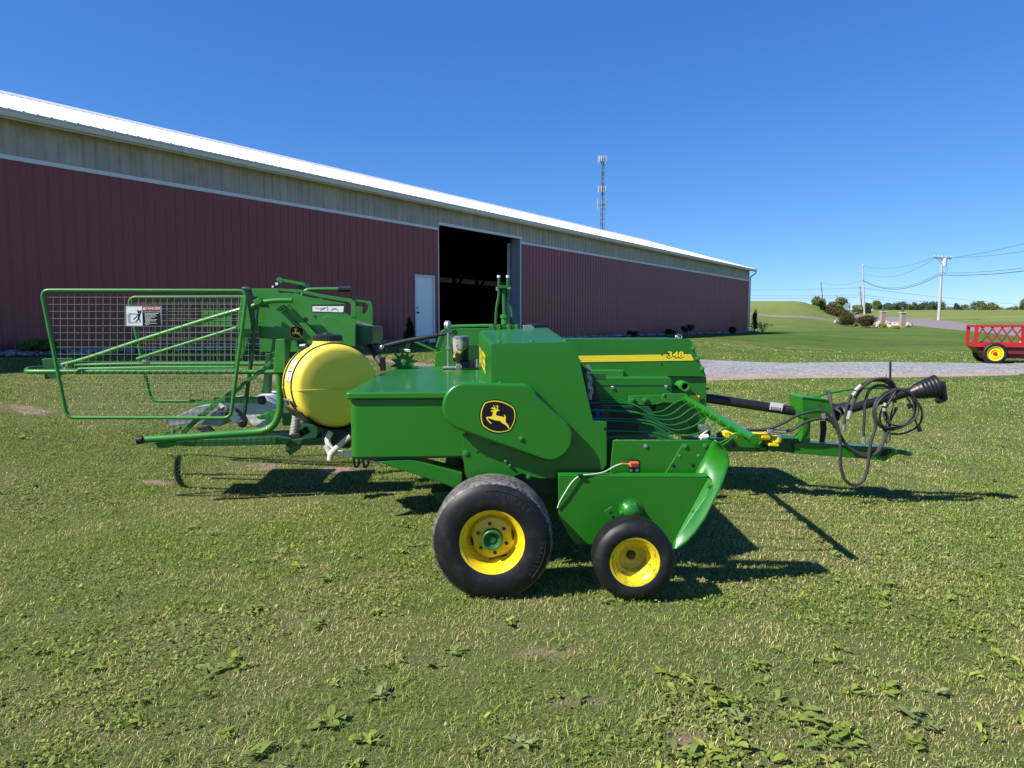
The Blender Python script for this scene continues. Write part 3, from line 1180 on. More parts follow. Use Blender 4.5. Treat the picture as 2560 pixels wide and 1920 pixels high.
tag(leaves("daylily_clump", lt, .05, M["leaf_mid"]), "arching clump of long green leaves on the lawn by the barn corner", "plant")

# stone bed along the wall
def rocks(name, centers, sizes, mat, seed=1):
    r = np.random.default_rng(seed)
    bm = bmesh.new()
    bmesh.ops.create_icosphere(bm, subdivisions=1, radius=1.0)
    bv = np.array([v.co[:] for v in bm.verts])
    bf = np.array([[v.index for v in f.verts] for f in bm.faces])
    bm.free()
    VV, FF, TT = [], [], []
    for k, (c, s) in enumerate(zip(centers, sizes)):
        q = bv * (1 + 0.22 * r.normal(size=(len(bv), 1))) * np.array([r.uniform(.7, 1.3), r.uniform(.7, 1.3), r.uniform(.45, .8)]) * s
        a_ = r.uniform(0, 6.28)
        R = np.array([[math.cos(a_), -math.sin(a_), 0], [math.sin(a_), math.cos(a_), 0], [0, 0, 1]])
        VV.append(q @ R.T + np.array(c))
        FF.append(bf + k * len(bv))
        TT.append(np.full(len(bv), r.uniform()))
    o = np_mesh(name, np.concatenate(VV), np.concatenate(FF), mat, 3)
    at_ = o.data.attributes.new("tint", 'FLOAT', 'POINT')
    at_.data.foreach_set("value", np.concatenate(TT).astype(np.float32))
    return o


def rock_mat(name, c0, c1):
    m, nt, b = new_mat(name)
    L = nt.links
    at_ = nd(nt, "ShaderNodeAttribute", attribute_name="tint")
    tc = nd(nt, "ShaderNodeTexCoord")
    n = nd(nt, "ShaderNodeTexNoise", Scale=9.0, Detail=8.0)
    L.new(tc.outputs["Object"], n.inputs["Vector"])
    ad = nd(nt, "ShaderNodeMath", operation='MULTIPLY_ADD')
    L.new(n.outputs["Fac"], ad.inputs[0])
    ad.inputs[1].default_value = 0.5
    L.new(at_.outputs["Fac"], ad.inputs[2])
    sb = nd(nt, "ShaderNodeMath", operation='SUBTRACT', use_clamp=True)
    L.new(ad.outputs[0], sb.inputs[0])
    sb.inputs[1].default_value = 0.25
    mx = nd(nt, "ShaderNodeMix", data_type='RGBA')
    mx.inputs["A"].default_value = (*c0, 1)
    mx.inputs["B"].default_value = (*c1, 1)
    L.new(sb.outputs[0], mx.inputs["Factor"])
    L.new(mx.outputs["Result"], b.inputs["Base Color"])
    b.inputs["Roughness"].default_value = 0.85
    return m


M["rock"] = rock_mat("grey_river_stone", (0.10, 0.095, 0.095), (0.40, 0.38, 0.36))
M["rock_tan"] = rock_mat("tan_stone", (0.26, 0.20, 0.14), (0.60, 0.52, 0.42))
cs, ss = [], []
for k in range(6500):
    s = RNG.uniform(-3, S_END + .3)
    if D0 - .2 < s < D1 + .2 or E0 - .2 < s < E1 + .2:
        continue
    o_ = RNG.uniform(0.05, 0.75)
    p = BW @ V((s, -o_, 0))
    cs.append((p.x, p.y, gz(p.x, p.y) + .02 + RNG.uniform(0, .05)))
    ss.append(RNG.uniform(.035, .085))
tag(rocks("stone_bed", cs, ss, M["rock"]), "bed of grey rounded stones along the foot of the red barn wall", "stones", kind="stuff")

# ---------------------------------------------------------------- road end: pillars, rock garden, bushes, sign
def pillar(px, pyt, Y, label):
    b = foot(px, Y)
    top = atY(px, pyt, Y).z
    o = empty("brick_pillar", b)
    tag(o, label, "pillar", "pillars at the road entrance")
    h = top - b.z
    mb = MB()
    rows = 9
    rr = random.Random(int(px))
    for k in range(rows):
        z0 = b.z - (.3 if k == 0 else 0) + h * k / rows
        z1 = b.z + h * (k + 1) / rows
        g = .23 + rr.uniform(-.02, .02)
        mb.abox(b.x - g, b.x + g, b.y - g, b.y + g, z0 + .012, z1)
        mb.abox(b.x - .21, b.x + .21, b.y - .21, b.y + .21, z0, z0 + .013)
    mb.build("shaft", "pillar_stone", o, bevel=.02)
    mb = MB(); mb.abox(b.x - .29, b.x + .29, b.y - .29, b.y + .29, top, top + .10); mb.build("cap", "capstone", o, bevel=.03)
    mb = MB()
    mb.lathe((b.x, b.y, top + .10), (0, 0, 1), [(z_ * .5, h_ * .42) for z_, h_ in [(.2, 0), (.2, .06), (.09, .1), (.09, .2), (.2, .3), (.24, .36), (.28, .95), (.32, 1.0), (.1, 1.2), (.05, 1.22), (.05, 1.32), (0, 1.34)]], 8)
    mb.build("lantern", "lantern_metal", o)


M["pillar_stone"] = pbr("pillar_stone", (0.34, 0.25, 0.21), 0.85, var=0.35, scale=2.2)
M["capstone"] = pbr("cap_stone", (0.45, 0.42, 0.38), 0.8, var=0.1)
M["lantern_metal"] = pbr("verdigris_lantern", (0.07, 0.10, 0.09), 0.5, var=0.2)
pillar(2201, 781, 80, "narrower stone pillar with lantern beside the round bronze bushes")
pillar(2250.5, 783, 74, "nearer stone pillar with lantern at the right end of the rock garden")
cs, ss = [], []
for k in range(420):
    px = RNG.uniform(2140, 2278)
    t = (px - 2210) / 69
    py = 815 - 6 * (1 - abs(t)) + RNG.uniform(-4, 7 * (1 - t * t) + 1)
    if 2200 < px < 2218 and py > 812:
        continue
    p = gpt(px, py)
    if p is None:
        continue
    cs.append((p.x, p.y, p.z + RNG.uniform(.02, .16)))
    ss.append(RNG.uniform(.10, .24))
tag(rocks("rock_garden", cs, ss, M["rock_tan"], 5), "low heap of tan rocks around the stone pillars by the road", "rocks", kind="stuff")
bush("bronze_bush", "round bronze bush farther from the pillars, left of the pair", "bush", foot(2114, 79), 2.15, 1.35, 5000, .07, M["leaf_bronze"], 21, "bronze bushes at the road", lobes=22)
bush("bronze_bush", "round bronze bush nearer the pillars, above the tan rocks", "bush", foot(2160, 75), 2.2, 1.3, 5000, .07, M["leaf_bronze"], 22, "bronze bushes at the road", lobes=22)
bush("yellow_hosta", "yellow leafy plant in the rocks below the narrower pillar", "plant", foot(2201, 73.5), .8, .5, 600, .07, M["leaf_yel"], 23, trunk=False)
bush("yellow_hosta", "low yellow leafy plant in the rocks left of the nearer pillar", "plant", foot(2236, 71), .9, .35, 600, .07, M["leaf_yel"], 24, trunk=False)
o = rocks("white_boulder", [tuple(foot(2088, 84) + V((0, 0, .25)))], [.4], M["rock_tan"], 4)
tag(o, "pale boulder beside the lane at the left of the bronze bushes", "boulder")
# back of a diamond road sign
sg = foot(2118, 96)
so = empty("road_sign", sg)
tag(so, "diamond road sign seen from behind on a dark post among the bushes", "road sign")
ctr = atY(2117, 766.5, 96)
mb = MB()
mb.abox(sg.x - .05, sg.x + .05, sg.y - .05, sg.y + .03, sg.z - .2, ctr.z + .5)
mb.build("post", "lantern_metal", so)
mb = MB()
mb.extrude([V((ctr.x + x * .54, ctr.y + .05, ctr.z + z * .54)) for x, z in ((0, 1), (1, 0), (0, -1), (-1, 0))], V((0, .02, 0)))
mb.build("panel", pbr("sign_back", (0.42, 0.44, 0.44), 0.45, metal=0.3), so)
# ================================================================== FAR THINGS
M["polewood"] = pbr("weathered_pole", (0.40, 0.38, 0.35), 0.8, var=0.15, scale=1.2)
M["darkpole"] = pbr("dark_pole", (0.16, 0.145, 0.13), 0.85, var=0.2, scale=1.2)
M["tower_steel"] = pbr("galvanised_tower", (0.19, 0.21, 0.24), 0.55, metal=0.3, var=0.1)
M["antenna"] = pbr("white_antenna", (0.45, 0.45, 0.44), 0.5, var=0.05)
M["wire"] = pbr("power_wire", (0.05, 0.055, 0.06), 0.6, var=0.1)
M["transf"] = pbr("grey_transformer", (0.52, 0.54, 0.55), 0.45, var=0.05)

# near pole
PY = 114.0
pb_, pt_ = foot(2340, PY), atY(2356.5, 638, PY)
pole = empty("utility_pole", pb_)
tag(pole, "leaning weathered utility pole with crossarm and transformer at the field edge", "utility pole", "utility poles by the road")
mb = MB(); mb.tube([pb_ - V((0, 0, .5)), pb_.lerp(pt_, .5), pt_], [.24, .20, .14], 10); mb.build("shaft", "polewood", pole)
ca = atY(2332, 644.5, PY); cb = atY(2376, 647, PY)
mb = MB(); mb.box((ca + cb) / 2 + V((0, -.18, 0)), (cb - ca) / 2, (0, .07, 0), (0, 0, .09)); arm = mb.build("crossarm", "darkpole", pole)
for t in (.05, .28, .72, .97):
    mb = MB()
    p = ca.lerp(cb, t) + V((0, -.18, .09))
    mb.lathe(p, (0, 0, 1), [(.03, 0), (.03, .1), (.08, .12), (.05, .18), (.08, .22), (.03, .32), (0, .33)], 8)
    mb.build("insulator", "transf", arm)
mid_ = ca.lerp(cb, .5)
for t in (.18, .82):
    mb = MB(); mb.tube([ca.lerp(cb, t) + V((0, -.2, -.05)), mid_ + V((0, -.15, -.9))], .035, 6)
    mb.build("brace", "darkpole", pole)
tr = atY(2358, 656, PY) + V((0, -.42, 0))
mb = MB(); mb.lathe(tr - V((0, 0, .62)), (0, 0, 1), [(.0, 0), (.27, .02), (.30, .1), (.30, 1.0), (.33, 1.02), (.33, 1.08), (.2, 1.2), (0, 1.22)], 16); mb.build("transformer", "transf", pole)
mb = MB(); mb.tube(smooth_path([tr + V((.2, 0, -.4)), tr + V((.45, 0, -1.1)), tr + V((.3, 0, -1.8)), tr + V((-.1, .2, -1.6))]), .03, 6); mb.build("drop_loop", "wire", pole)

# farther poles
def plain_pole(px0, py0, px1, py1, Y, r, label, mat="polewood", short=False):
    b, t = foot(px0, Y), atY(px1, py1, Y)
    o = empty("utility_pole", b)
    tag(o, label, "utility pole", "utility poles by the road")
    mb = MB(); mb.tube([b - V((0, 0, .5)), b.lerp(t, .5), t], [r, r * .85, r * .65], 8); mb.build("shaft", mat, o)
    for k in (0.0, 0.16, 0.42):
        mb = MB()
        p = t.lerp(b, k)
        mb.lathe(p + V((0, -r, -.2)), (0, 0, 1), [(.03, 0), (.09, .08), (.05, .14), (.09, .2), (.02, .35)], 6)
        mb.build("insulator", "transf", o)
    return b, t


P2b, P2t = plain_pole(2156, 765, 2156.5, 662, 150, .20, "tall bare utility pole rising behind the bronze bushes")
P3b, P3t = plain_pole(2149.5, 770, 2150, 716, 190, .22, "shorter dark utility pole close left of the tall bare pole", "darkpole")
P4b, P4t = plain_pole(2053, 770, 2052.5, 705, 185, .20, "dark utility pole on the mound beside the leftmost tree", "darkpole")


def cable(name, a_, b_, sag, r, label):
    mb = MB()
    P = [a_.lerp(b_, k / 24) - V((0, 0, 4 * sag * (k / 24) * (1 - k / 24))) for k in range(25)]
    mb.tube(P, r, 5)
    o = mb.build(name, "wire")
    tag(o, label, "power line", "power lines along the road")
    return o


q1, q2 = atY(2334, 643, PY), atY(2374, 645, PY)
m1, m2 = atY(2349, 682, PY), atY(2349, 687, PY)
RY = 70.0
cable("power_cable", q2, atY(2760, 550, RY), .5, .022, "topmost thin cable running right from the crossarm out of the picture")
cable("power_cable", atY(2366, 644, PY), atY(2760, 590, RY), .55, .022, "second thin cable running right from the crossarm")
cable("power_cable", m1, atY(2760, 640, RY), .5, .026, "thin upper one of two low cables running right from the leaning pole")
cable("power_cable", m2, atY(2760, 645, RY), .62, .045, "thick lowest cable running right from the leaning pole")
cable("power_cable", q1, atY(2157, 664, 150), 1.1, .022, "upper thin cable between the crossarm and the tall bare pole")
cable("power_cable", q1 + V((.4, 0, 0)), atY(2157, 681, 150), 1.9, .022, "second thin cable between the crossarm and the tall bare pole")
cable("power_cable", m1, atY(2157, 700, 150), 2.0, .03, "upper low cable hanging between the leaning pole and the tall bare pole")
cable("power_cable", m2, atY(2157, 701, 150), 2.05, .045, "thick low cable hanging between the leaning pole and the tall bare pole")
cable("power_cable", P4t, atY(2156, 700, 150), .9, .022, "thin cable between the mound pole and the tall bare pole")
for k, (y0, y1, y2, lb) in enumerate(((720, 719, 752, "uppermost"), (731, 737, 760, "middle"), (738, 743, 768, "lowest"))):
    a_, b_, c_ = atY(1700, y0 - 2, 260), atY(2150, y1, 190), atY(2760, y2 + 14, 330)
    mb = MB()
    P = [a_.lerp(b_, t / 12) - V((0, 0, 4 * .8 * (t / 12) * (1 - t / 12))) for t in range(13)] + [b_.lerp(c_, t / 16) - V((0, 0, 4 * 1.6 * (t / 16) * (1 - t / 16))) for t in range(1, 17)]
    mb.tube(P, .035, 5)
    tag(mb.build("power_cable", "wire"), lb + " of the far cables crossing low over the horizon behind the barn corner", "power line", "far power lines on the horizon")

# cell tower
TY = 230.0
tb_ = atY(1502, 780, TY); tb_.z = gz(tb_.x, TY)
tt_ = atY(1502, 396, TY)
tw = empty("cell_tower", tb_)
tag(tw, "tall lattice cell tower with antennas standing behind the barn roof", "cell tower")
hh = tt_.z - tb_.z


def tw_r(z):
    return 1.35 - 0.80 * min(1, z / hh)


mb = MB()
cor = []
N = 30
for k in range(3):
    a_ = math.radians(90 + 120 * k + 20)
    cor.append([V((tb_.x + math.cos(a_) * tw_r(hh * j / N), tb_.y + math.sin(a_) * tw_r(hh * j / N), tb_.z + hh * j / N)) for j in range(N + 1)])
for c in cor:
    mb.tube(c, .085, 6)
mb.build("leg_frame", "tower_steel", tw)
mb = MB()
for j in range(N):
    for k in range(3):
        l = (k + 1) % 3
        mb.tube([cor[k][j], cor[l][j]], .035, 4)
        mb.tube([cor[k][j], cor[l][j + 1]] if j % 2 else [cor[l][j], cor[k][j + 1]], .045, 4)
mb.build("lattice", "tower_steel", tw)
mb = MB(); mb.tube([V((tb_.x + .2, tb_.y, tb_.z)), V((tb_.x + .2, tb_.y, tt_.z))], .14, 6); mb.build("cable_run", "wire", tw)
for py, rad, sz, cnt, kind in ((399, 1.35, 1.15, 12, 0), (474, 1.25, 1.05, 9, 0), (512, 1.55, 1.5, 6, 1)):
    z = atY(1502, py, TY).z
    mb = MB()
    ring = [V((tb_.x + math.cos(t) * rad * .8, tb_.y + math.sin(t) * rad * .8, z)) for t in np.linspace(0, 2 * math.pi, 13)[:-1]]
    mb.tube(ring, .06, 5, closed=True)
    for t in range(3):
        mb.tube([V((tb_.x, tb_.y, z)), ring[t * 4]], .06, 5)
    mount = mb.build("antenna_mount", "tower_steel", tw)
    for k in range(cnt):
        mb = MB()
        t = 2 * math.pi * (k + .3) / cnt
        c = V((tb_.x + math.cos(t) * rad, tb_.y + math.sin(t) * rad, z + (.15 if kind == 0 else .3)))
        if kind == 0:
            mb.box(c, V((-math.sin(t), math.cos(t), 0)) * .11, V((math.cos(t), math.sin(t), 0)) * .07, V((0, 0, sz * .8)))
        else:
            mb.tube([c - V((0, 0, sz)), c + V((0, 0, sz))], .055, 6)
        mb.build("antenna", "antenna", mount)
mb = MB(); mb.tube([tt_, tt_ + V((0, 0, 1.4))], .03, 5); mb.build("lightning_rod", "tower_steel", tw)

# trees on the skyline
def ftree(px, pyt, Y, wpx, label, mat, seed, n=2600, lobes=14, group="trees on the skyline"):
    b = foot(px, Y)
    top = atY(px, pyt, Y).z
    h = max(1.5, top - b.z)
    return bush("tree", label, "tree", b, wpx / FPX * Y, h, n, .022 * Y ** .5 * 1.1, mat, seed, group, lobes=lobes)


ftree(2042, 743, 155, 34, "leftmost round tree on the mound, by the dark pole", M["leaf_mid"], 31)
ftree(2050, 762, 128, 14, "small dark bush at the foot of the mound pole", M["leaf_dark"], 32, 900)
ftree(2098, 746, 170, 34, "light green tree between the mound and the road sign", M["leaf_far"], 33)
ftree(2078, 756, 165, 28, "low tree just left of the taller one by the road sign", M["leaf_far"], 34)
ftree(2138, 763, 160, 26, "low shrubby tree between the road sign and the tall bare pole", M["leaf_far"], 35)
ftree(2160, 758, 165, 20, "small dark tree at the foot of the tall bare pole", M["leaf_fard"], 36)
ftree(2186, 750, 235, 26, "round tree standing alone above the narrower pillar", M["leaf_mid"], 37)
ftree(2438, 753, 330, 34, "pale loose tree on the skyline right of the leaning pole", M["leaf_far"], 38)
ftree(2468, 760, 335, 36, "low dark tree close right of the pale loose skyline tree", M["leaf_mid"], 39)
ftree(2383, 759, 335, 18, "small tree on the skyline just right of the leaning pole", M["leaf_fard"], 40, 1200)
ftree(2405, 763, 335, 22, "lowest small bush between the two skyline trees at right", M["leaf_far"], 41, 1200)
ftree(2546, 752, 330, 14, "small tree on the skyline at the right picture edge", M["leaf_far"], 42, 1000)
# brush on the slope beneath the mound pole
bp_ = []
for k in range(30):
    px = RNG.uniform(2056, 2104)
    p = foot(px, RNG.uniform(120, 150))
    bp_.append(blob_pts((p.x, p.y, p.z + .4), 1.6, 1.6, 1.1, 160, 4, k))
tag(leaves("roadside_brush", np.concatenate(bp_), .22, M["leaf_bronze"]), "brown brush on the bank below the mound pole", "brush", kind="stuff")
# dark wood behind the crest
wp = []
rr = np.random.default_rng(77)
for k in range(44):
    px = rr.uniform(2205, 2342)
    Y = rr.uniform(345, 380)
    b = foot(px, Y)
    top = atY(px, 752 + 9 * abs(math.sin(px * .11 + 1)) - (6 if px > 2310 else 0) + rr.uniform(0, 5), Y).z
    h = max(3.0, top - b.z)
    wp.append(blob_pts((b.x, b.y, b.z + h * .55), rr.uniform(2.2, 3.6), 3.0, h * .55, 420, 7, 100 + k))
tag(leaves("far_wood", np.concatenate(wp), .40, M["leaf_fard"]), "dark line of woodland behind the green field", "woodland", kind="stuff")
# thin brush line along the far horizon
wp = []
for k in range(60):
    px = rr.uniform(2345, 2620)
    Y = rr.uniform(390, 470)
    b = foot(px, Y)
    top = atY(px, 766 + rr.uniform(-1, 3), Y).z
    h = max(2.0, top - b.z)
    wp.append(blob_pts((b.x, b.y, b.z + h * .55), 3.6, 3.0, h * .5, 150, 5, 200 + k))
tag(leaves("far_hedge", np.concatenate(wp), .5, M["leaf_far"]), "thin hedge line along the far edge of the green field", "hedge", kind="stuff")

# ---------------------------------------------------------------- red hay feeder wagon
def wheel(name, c, axis, r, wd, rim_r, label_parent, tyre_m, rim_m, hub="plain", grooves=4, squash=0.0, holes=0):
    """c = centre of the outer face; axis points inwards. wheel > tyre, rim, hub"""
    c, axis = V(c), V(axis).normalized()
    w_ = bpy.data.objects.new(name, None)
    w_.location = c
    COL.objects.link(w_)
    WORLD[w_.name] = Matrix.Translation(c)
    set_parent(w_, label_parent)
    sh = wd * .22
    prof = [(rim_r - .006, wd * .06), (rim_r + .012, wd * .02), (rim_r + (r - rim_r) * .35, -wd * .012), (rim_r + (r - rim_r) * .62, wd * .0), (r - sh * .55, wd * .045), (r - sh * .18, wd * .10), (r - sh * .05, wd * .15)]
    t0, t1 = wd * .19, wd * .81
    step = (t1 - t0) / grooves
    g = min(.022, step * .28)
    for k in range(grooves):
        a_ = t0 + k * step
        crown = lambda h: r - .010 * ((h / wd - .5) * 2) ** 2
        prof += [(crown(a_ + g), a_ + g * .6), (crown(a_ + step * .5), a_ + step * .5), (crown(a_ + step - g), a_ + step - g * .6)]
        if k < grooves - 1:
            e = a_ + step
            prof += [(r - .022, e - g * .35), (r - .022, e + g * .35)]
    prof += [(r - sh * .05, wd * .85), (r - sh * .18, wd * .90), (r - sh * .55, wd * .955), (rim_r + (r - rim_r) * .6, wd), (rim_r + .01, wd * .98), (rim_r - .006, wd * .94)]
    mb = MB()
    mb.lathe(c, axis, prof, 96, caps=False)
    tyre = mb
    # rim: flange, barrel, disc
    f = rim_r
    rp = [(f + .006, wd * .075), (f + .010, wd * .045), (f + .004, wd * .035), (f - .008, wd * .055), (f - .012, wd * .10), (f - .028, wd * .17), (f - .034, wd * .25), (f - .030, wd * .34), (f - .055, wd * .42), (f - .058, wd * .50)]
    rim = MB()
    back = [(f - .062, wd * .50), (f - .06, wd * .42), (f - .036, wd * .34), (f - .04, wd * .24), (f - .034, wd * .16), (f - .018, wd * .09)]
    rim.lathe(c, axis, rp + [(f - .058, wd * .9), (f + .004, wd * .95), (f - .02, wd * .9), (f - .066, wd * .85)] + back, 72, closed=True)
    return w_, tyre, rim


WY = 25.0
wc0 = atY(2489, 884, WY - .25)
wgz = gz(wc0.x, WY - .15)
wr = wc0.z - wgz
zt0, zt1 = atY(2440, 812, WY).z, atY(2440, 818, WY).z
zr0, zr1 = atY(2440, 857, WY).z, atY(2440, 868, WY).z
zb0 = atY(2445, 885, WY).z
WO = atY(2436, 840, WY + .25)                 # near left corner
WR = math.radians(-21)                        # the wagon stands askew
wagon = empty("feeder_wagon", (WO.x, WO.y, wgz))
tag(wagon, "red hay feeder wagon with slanting yellow and red bars on the gravel", "wagon")
WMX = Matrix.Translation(V((WO.x, WO.y, 0))) @ Matrix.Rotation(WR, 4, 'Z')


class WB(MB):
    """shapes in the wagon's own axes (x along it, y across it)"""
    def build(s, name, mat, parent=wagon, **k):
        s.v = [WMX @ v for v in s.v]
        if k.get("origin") is not None:
            k["origin"] = WMX @ V(k["origin"])
        return MB.build(s, name, mat, parent, **k)


XR, YF = 4.6, 1.25
for y in (0, YF):
    mb = WB(); mb.abox(0, XR, y - .04, y + .04, zr1, zr0); mb.build("bed_rail", "red", bevel=.008)
    mb = WB(); mb.abox(0, XR, y - .04, y + .04, zt1, zt0); mb.build("top_rail", "red", bevel=.008)
for x in (0, XR - .07):
    mb = WB(); mb.abox(x - .002, x + .072, .042, YF - .042, zr1 + .002, zr0 - .002); mb.build("end_rail", "red", bevel=.006)
    mb = WB(); mb.abox(x - .002, x + .072, .042, YF - .042, zt1 + .002, zt0 - .002); mb.build("end_rail", "red", bevel=.006)
for x in (0, 1.72, 3.1, XR - .13):
    for y in (0, YF):
        mb = WB(); mb.abox(x, x + .11, y - .037, y + .037, zr0 - .002, zt1 + .002); mb.build("post", "red", bevel=.006)
x, k = .20, 0
while x < XR - .7:
    for y, yel in ((0, False), (YF, True)):
        x0, x1 = (x, x + .36) if y == 0 else (x + .36, x)
        mb = WB(); mb.tube([V((x0, y, zt1 + .01)), V((x1, y, zr0 - .01))], .026, 8)
        mb.build("slant_bar", ("decal_y" if k > 4 else "timber" if k % 2 else "darkred") if yel else "red")
    x += .30
    k += 1
mb = WB()
mb.extrude([V((.03, .06, zr1 - .003)), V((XR - .1, .06, zr1 - .003)), V((XR - .4, .06, zb0)), V((.28, .06, zb0))], V((0, YF - .12, 0)))
mb.build("trough", "darkred", bevel=.01)
mb = WB(); mb.abox(.9, XR - .2, .3, YF - .3, zb0 - .16, zb0 - .003); mb.build("chassis", "darkred")
wl = WMX.inverted() @ wc0
for y, ax in ((-.30, (0, 1, 0)), (YF + .30, (0, -1, 0))):
    c = WMX @ V((wl.x + (0 if y < 0 else .05), y, wc0.z))
    axw = (WMX.to_3x3() @ V(ax)).normalized()
    w_, ty, ri = wheel("wheel", c, axw, wr, .24, wr * .66, wagon, None, None)
    ty.build("tyre", "tyre2", w_, origin=c)
    ri.lathe(c, axw, [(wr * .61, .09), (wr * .56, .07), (wr * .35, .05), (wr * .30, .08), (.0, .08)], 40)
    ri.build("rim", "yellow", w_)
    mb = MB(); mb.lathe(c, axw, [(.0, .015), (.05, .02), (.065, .04), (.065, .09), (.09, .1)], 16); mb.build("hub", "red", w_)
mb = WB(); mb.tube([V((wl.x, -.2, wc0.z)), V((wl.x, YF + .2, wc0.z))], .04, 8); mb.build("axle", "darkred")
# ================================================================== HAY BALER
baler = empty("hay_baler", at(1230, 1483, 4.4))
tag(baler, "green square hay baler with yellow wheels and bale thrower parked on the grass", "baler")
G = "green"


def part(name, mat, prisms=(), parent=None, bevel=.006, r=0, **k):
    mb = MB()
    for R, pts, d0, d1 in prisms:
        mb.prism(R, pts, d0, d1, r)
    return mb.build(name, mat, parent or baler, bevel=bevel, **k)


def pipe(name, mat, R, pts, r, parent=None, n=10, seg=6, smooth=True, closed=False):
    """pts: (x, y, d) in region pixels + depth"""
    P = [A(R, x, y, d) for x, y, d in pts]
    mb = MB()
    mb.tube(smooth_path(P, seg) if smooth else P, r, n, closed)
    return mb.build(name, mat, parent or baler)


def spot(R, x, y, d):
    return A(R, x, y, d)


# ---------------------------------------------------------------- emblem (leaping deer in a shield)
def shield(o):
    c = [(1547, 970), (1835, 1020), (1800, 1247), (1522, 1200)]
    mids = [(1690, 953), (1852, 1128), (1652, 1268), (1504, 1078)]
    pts = []
    for k in range(4):
        a_, m_, b_ = V(c[k]), V(mids[k]), V(c[(k + 1) % 4])
        q = m_ * 2 - (a_ + b_) * .5
        for j in range(8):
            t = j / 8
            pts.append((1 - t) ** 2 * a_ + 2 * t * (1 - t) * q + t * t * b_)
    cen = V((1677, 1110))
    out = []
    for p in pts:
        d = p - cen
        out.append(tuple(cen + d * (1 + o / d.length)))
    return rounded(out, 4, 2)


DEER = [(1608, 1054), (1625, 1046), (1645, 1043), (1657, 1036), (1668, 1040), (1680, 1044), (1697, 1047), (1688, 1053), (1672, 1058), (1664, 1068), (1659, 1082), (1661, 1096), (1672, 1103), (1700, 1108), (1722, 1112), (1738, 1118), (1742, 1112), (1739, 1100), (1734, 1089), (1745, 1096), (1753, 1108), (1757, 1124), (1752, 1132), (1754, 1148), (1754, 1165), (1768, 1180), (1780, 1195), (1786, 1212), (1792, 1224), (1788, 1232), (1778, 1222), (1764, 1203), (1744, 1188), (1722, 1178), (1706, 1160), (1690, 1153), (1662, 1150), (1640, 1146), (1620, 1138), (1602, 1133), (1586, 1127), (1576, 1128), (1580, 1140), (1596, 1156), (1613, 1172), (1616, 1181), (1608, 1181), (1592, 1168), (1574, 1148), (1564, 1132), (1560, 1120), (1572, 1114), (1590, 1113), (1610, 1112), (1619, 1104), (1624, 1088), (1630, 1070), (1632, 1062), (1618, 1063), (1608, 1060)]
ANTLERS = [[(1664, 1040), (1676, 1028), (1678, 1012), (1671, 994)], [(1655, 1040), (1648, 1024), (1636, 1008), (1632, 998)], [(1676, 1020), (1662, 1012), (1657, 1000)], [(1650, 1032), (1632, 1026), (1616, 1018)], [(1654, 1036), (1630, 1032), (1606, 1030)]]


def stroke2d(P, w0, w1):
    P = [V(p) for p in P]
    L_, R_ = [], []
    for i, p in enumerate(P):
        t = (P[min(i + 1, len(P) - 1)] - P[max(i - 1, 0)]).normalized()
        n_ = V((-t.y, t.x))
        w_ = w0 + (w1 - w0) * i / (len(P) - 1)
        L_.append(tuple(p + n_ * w_ / 2))
        R_.append(tuple(p - n_ * w_ / 2))
    return L_ + R_[::-1]


def emblem(parent, cx, cy, hw, d):
    """cx, cy, hw = centre and half width in photo pixels; lies on plane d"""
    k = hw / 172.0
    f = lambda p: (cx + (p[0] - 1677) * k, cy + (p[1] - 1110) * k)
    I = lambda x, y: (x, y)
    e = None
    for nm, mt, loops, off in (("emblem", "decal_b", [shield(8)], .0012), ("emblem_border", "decal_y", [shield(-4)], .0020), ("emblem_field", "decal_b", [shield(-14)], .0028), ("emblem_deer", "decal_y", [DEER] + [stroke2d(a_, 9, 4) for a_ in ANTLERS], .0036)):
        mb = MB()
        for j, lp in enumerate(loops):
            mb.extrude([at(*f(p), d) - LAT * (off + j * .0002) for p in lp], LAT * (off * .5))
        o = mb.build(nm, mt, parent if e is None else e, smooth=False)
        if e is None:
            e = o
    return e


# emblem is a decal: keep it to one level by parenting to the thing's part
# ---------------------------------------------------------------- main bodywork
# feeder box with its lid
zl = at(863, 980, 4.66).z
P = [at(863, 980, 4.64), at(1240, 977, 4.64), at(1245, 921, 6.86), at(966, 921, 6.86)]
for p in P:
    p.z = zl
mb = MB()
c_ = sum(P, V()) / 4
lpr = rounded([(p.x, p.y) for p in P], [.03, 0, .02, .06], 4)
mb.extrude([V((x, y, zl - .048)) for x, y in lpr], V((0, 0, .048)))
lid = mb.build("feeder_lid", G, baler, bevel=.012, seg=3)
fb = P[0] + LEN * .022 + LAT * .03
ft = at(1160, 1000, 4.67)
fl = [(P[0] + LEN * .022 + LAT * .024), (P[1] + LAT * .024), (P[2] - LAT * .03), (P[3] + LEN * .03 - LAT * .03)]
zb_ = at(900, 1144, 4.67).z
mb = MB()
cr = rounded([(p.x, p.y) for p in fl], [.055, 0, 0, .05], 5)
mb.extrude([V((x, y, zb_)) for x, y in cr], V((0, 0, zl - .0485 - zb_)))
feeder = mb.build("feeder_box", G, baler, bevel=.008)
mb = MB()
mb.prism(R3, [(225, 1508), (1330, 1506), (1330, 1518), (1000, 1522), (470, 1556), (240, 1520)], 4.70, 4.74)
mb.build("lower_flange", "dgreen", feeder)
for x, y in ((735, 1115), (742, 1385), (745, 1490), (1305, 1395), (205, 1175)):
    bolt(feeder, spot(R3, x, y, 4.668), .005, .003, "dgreen")

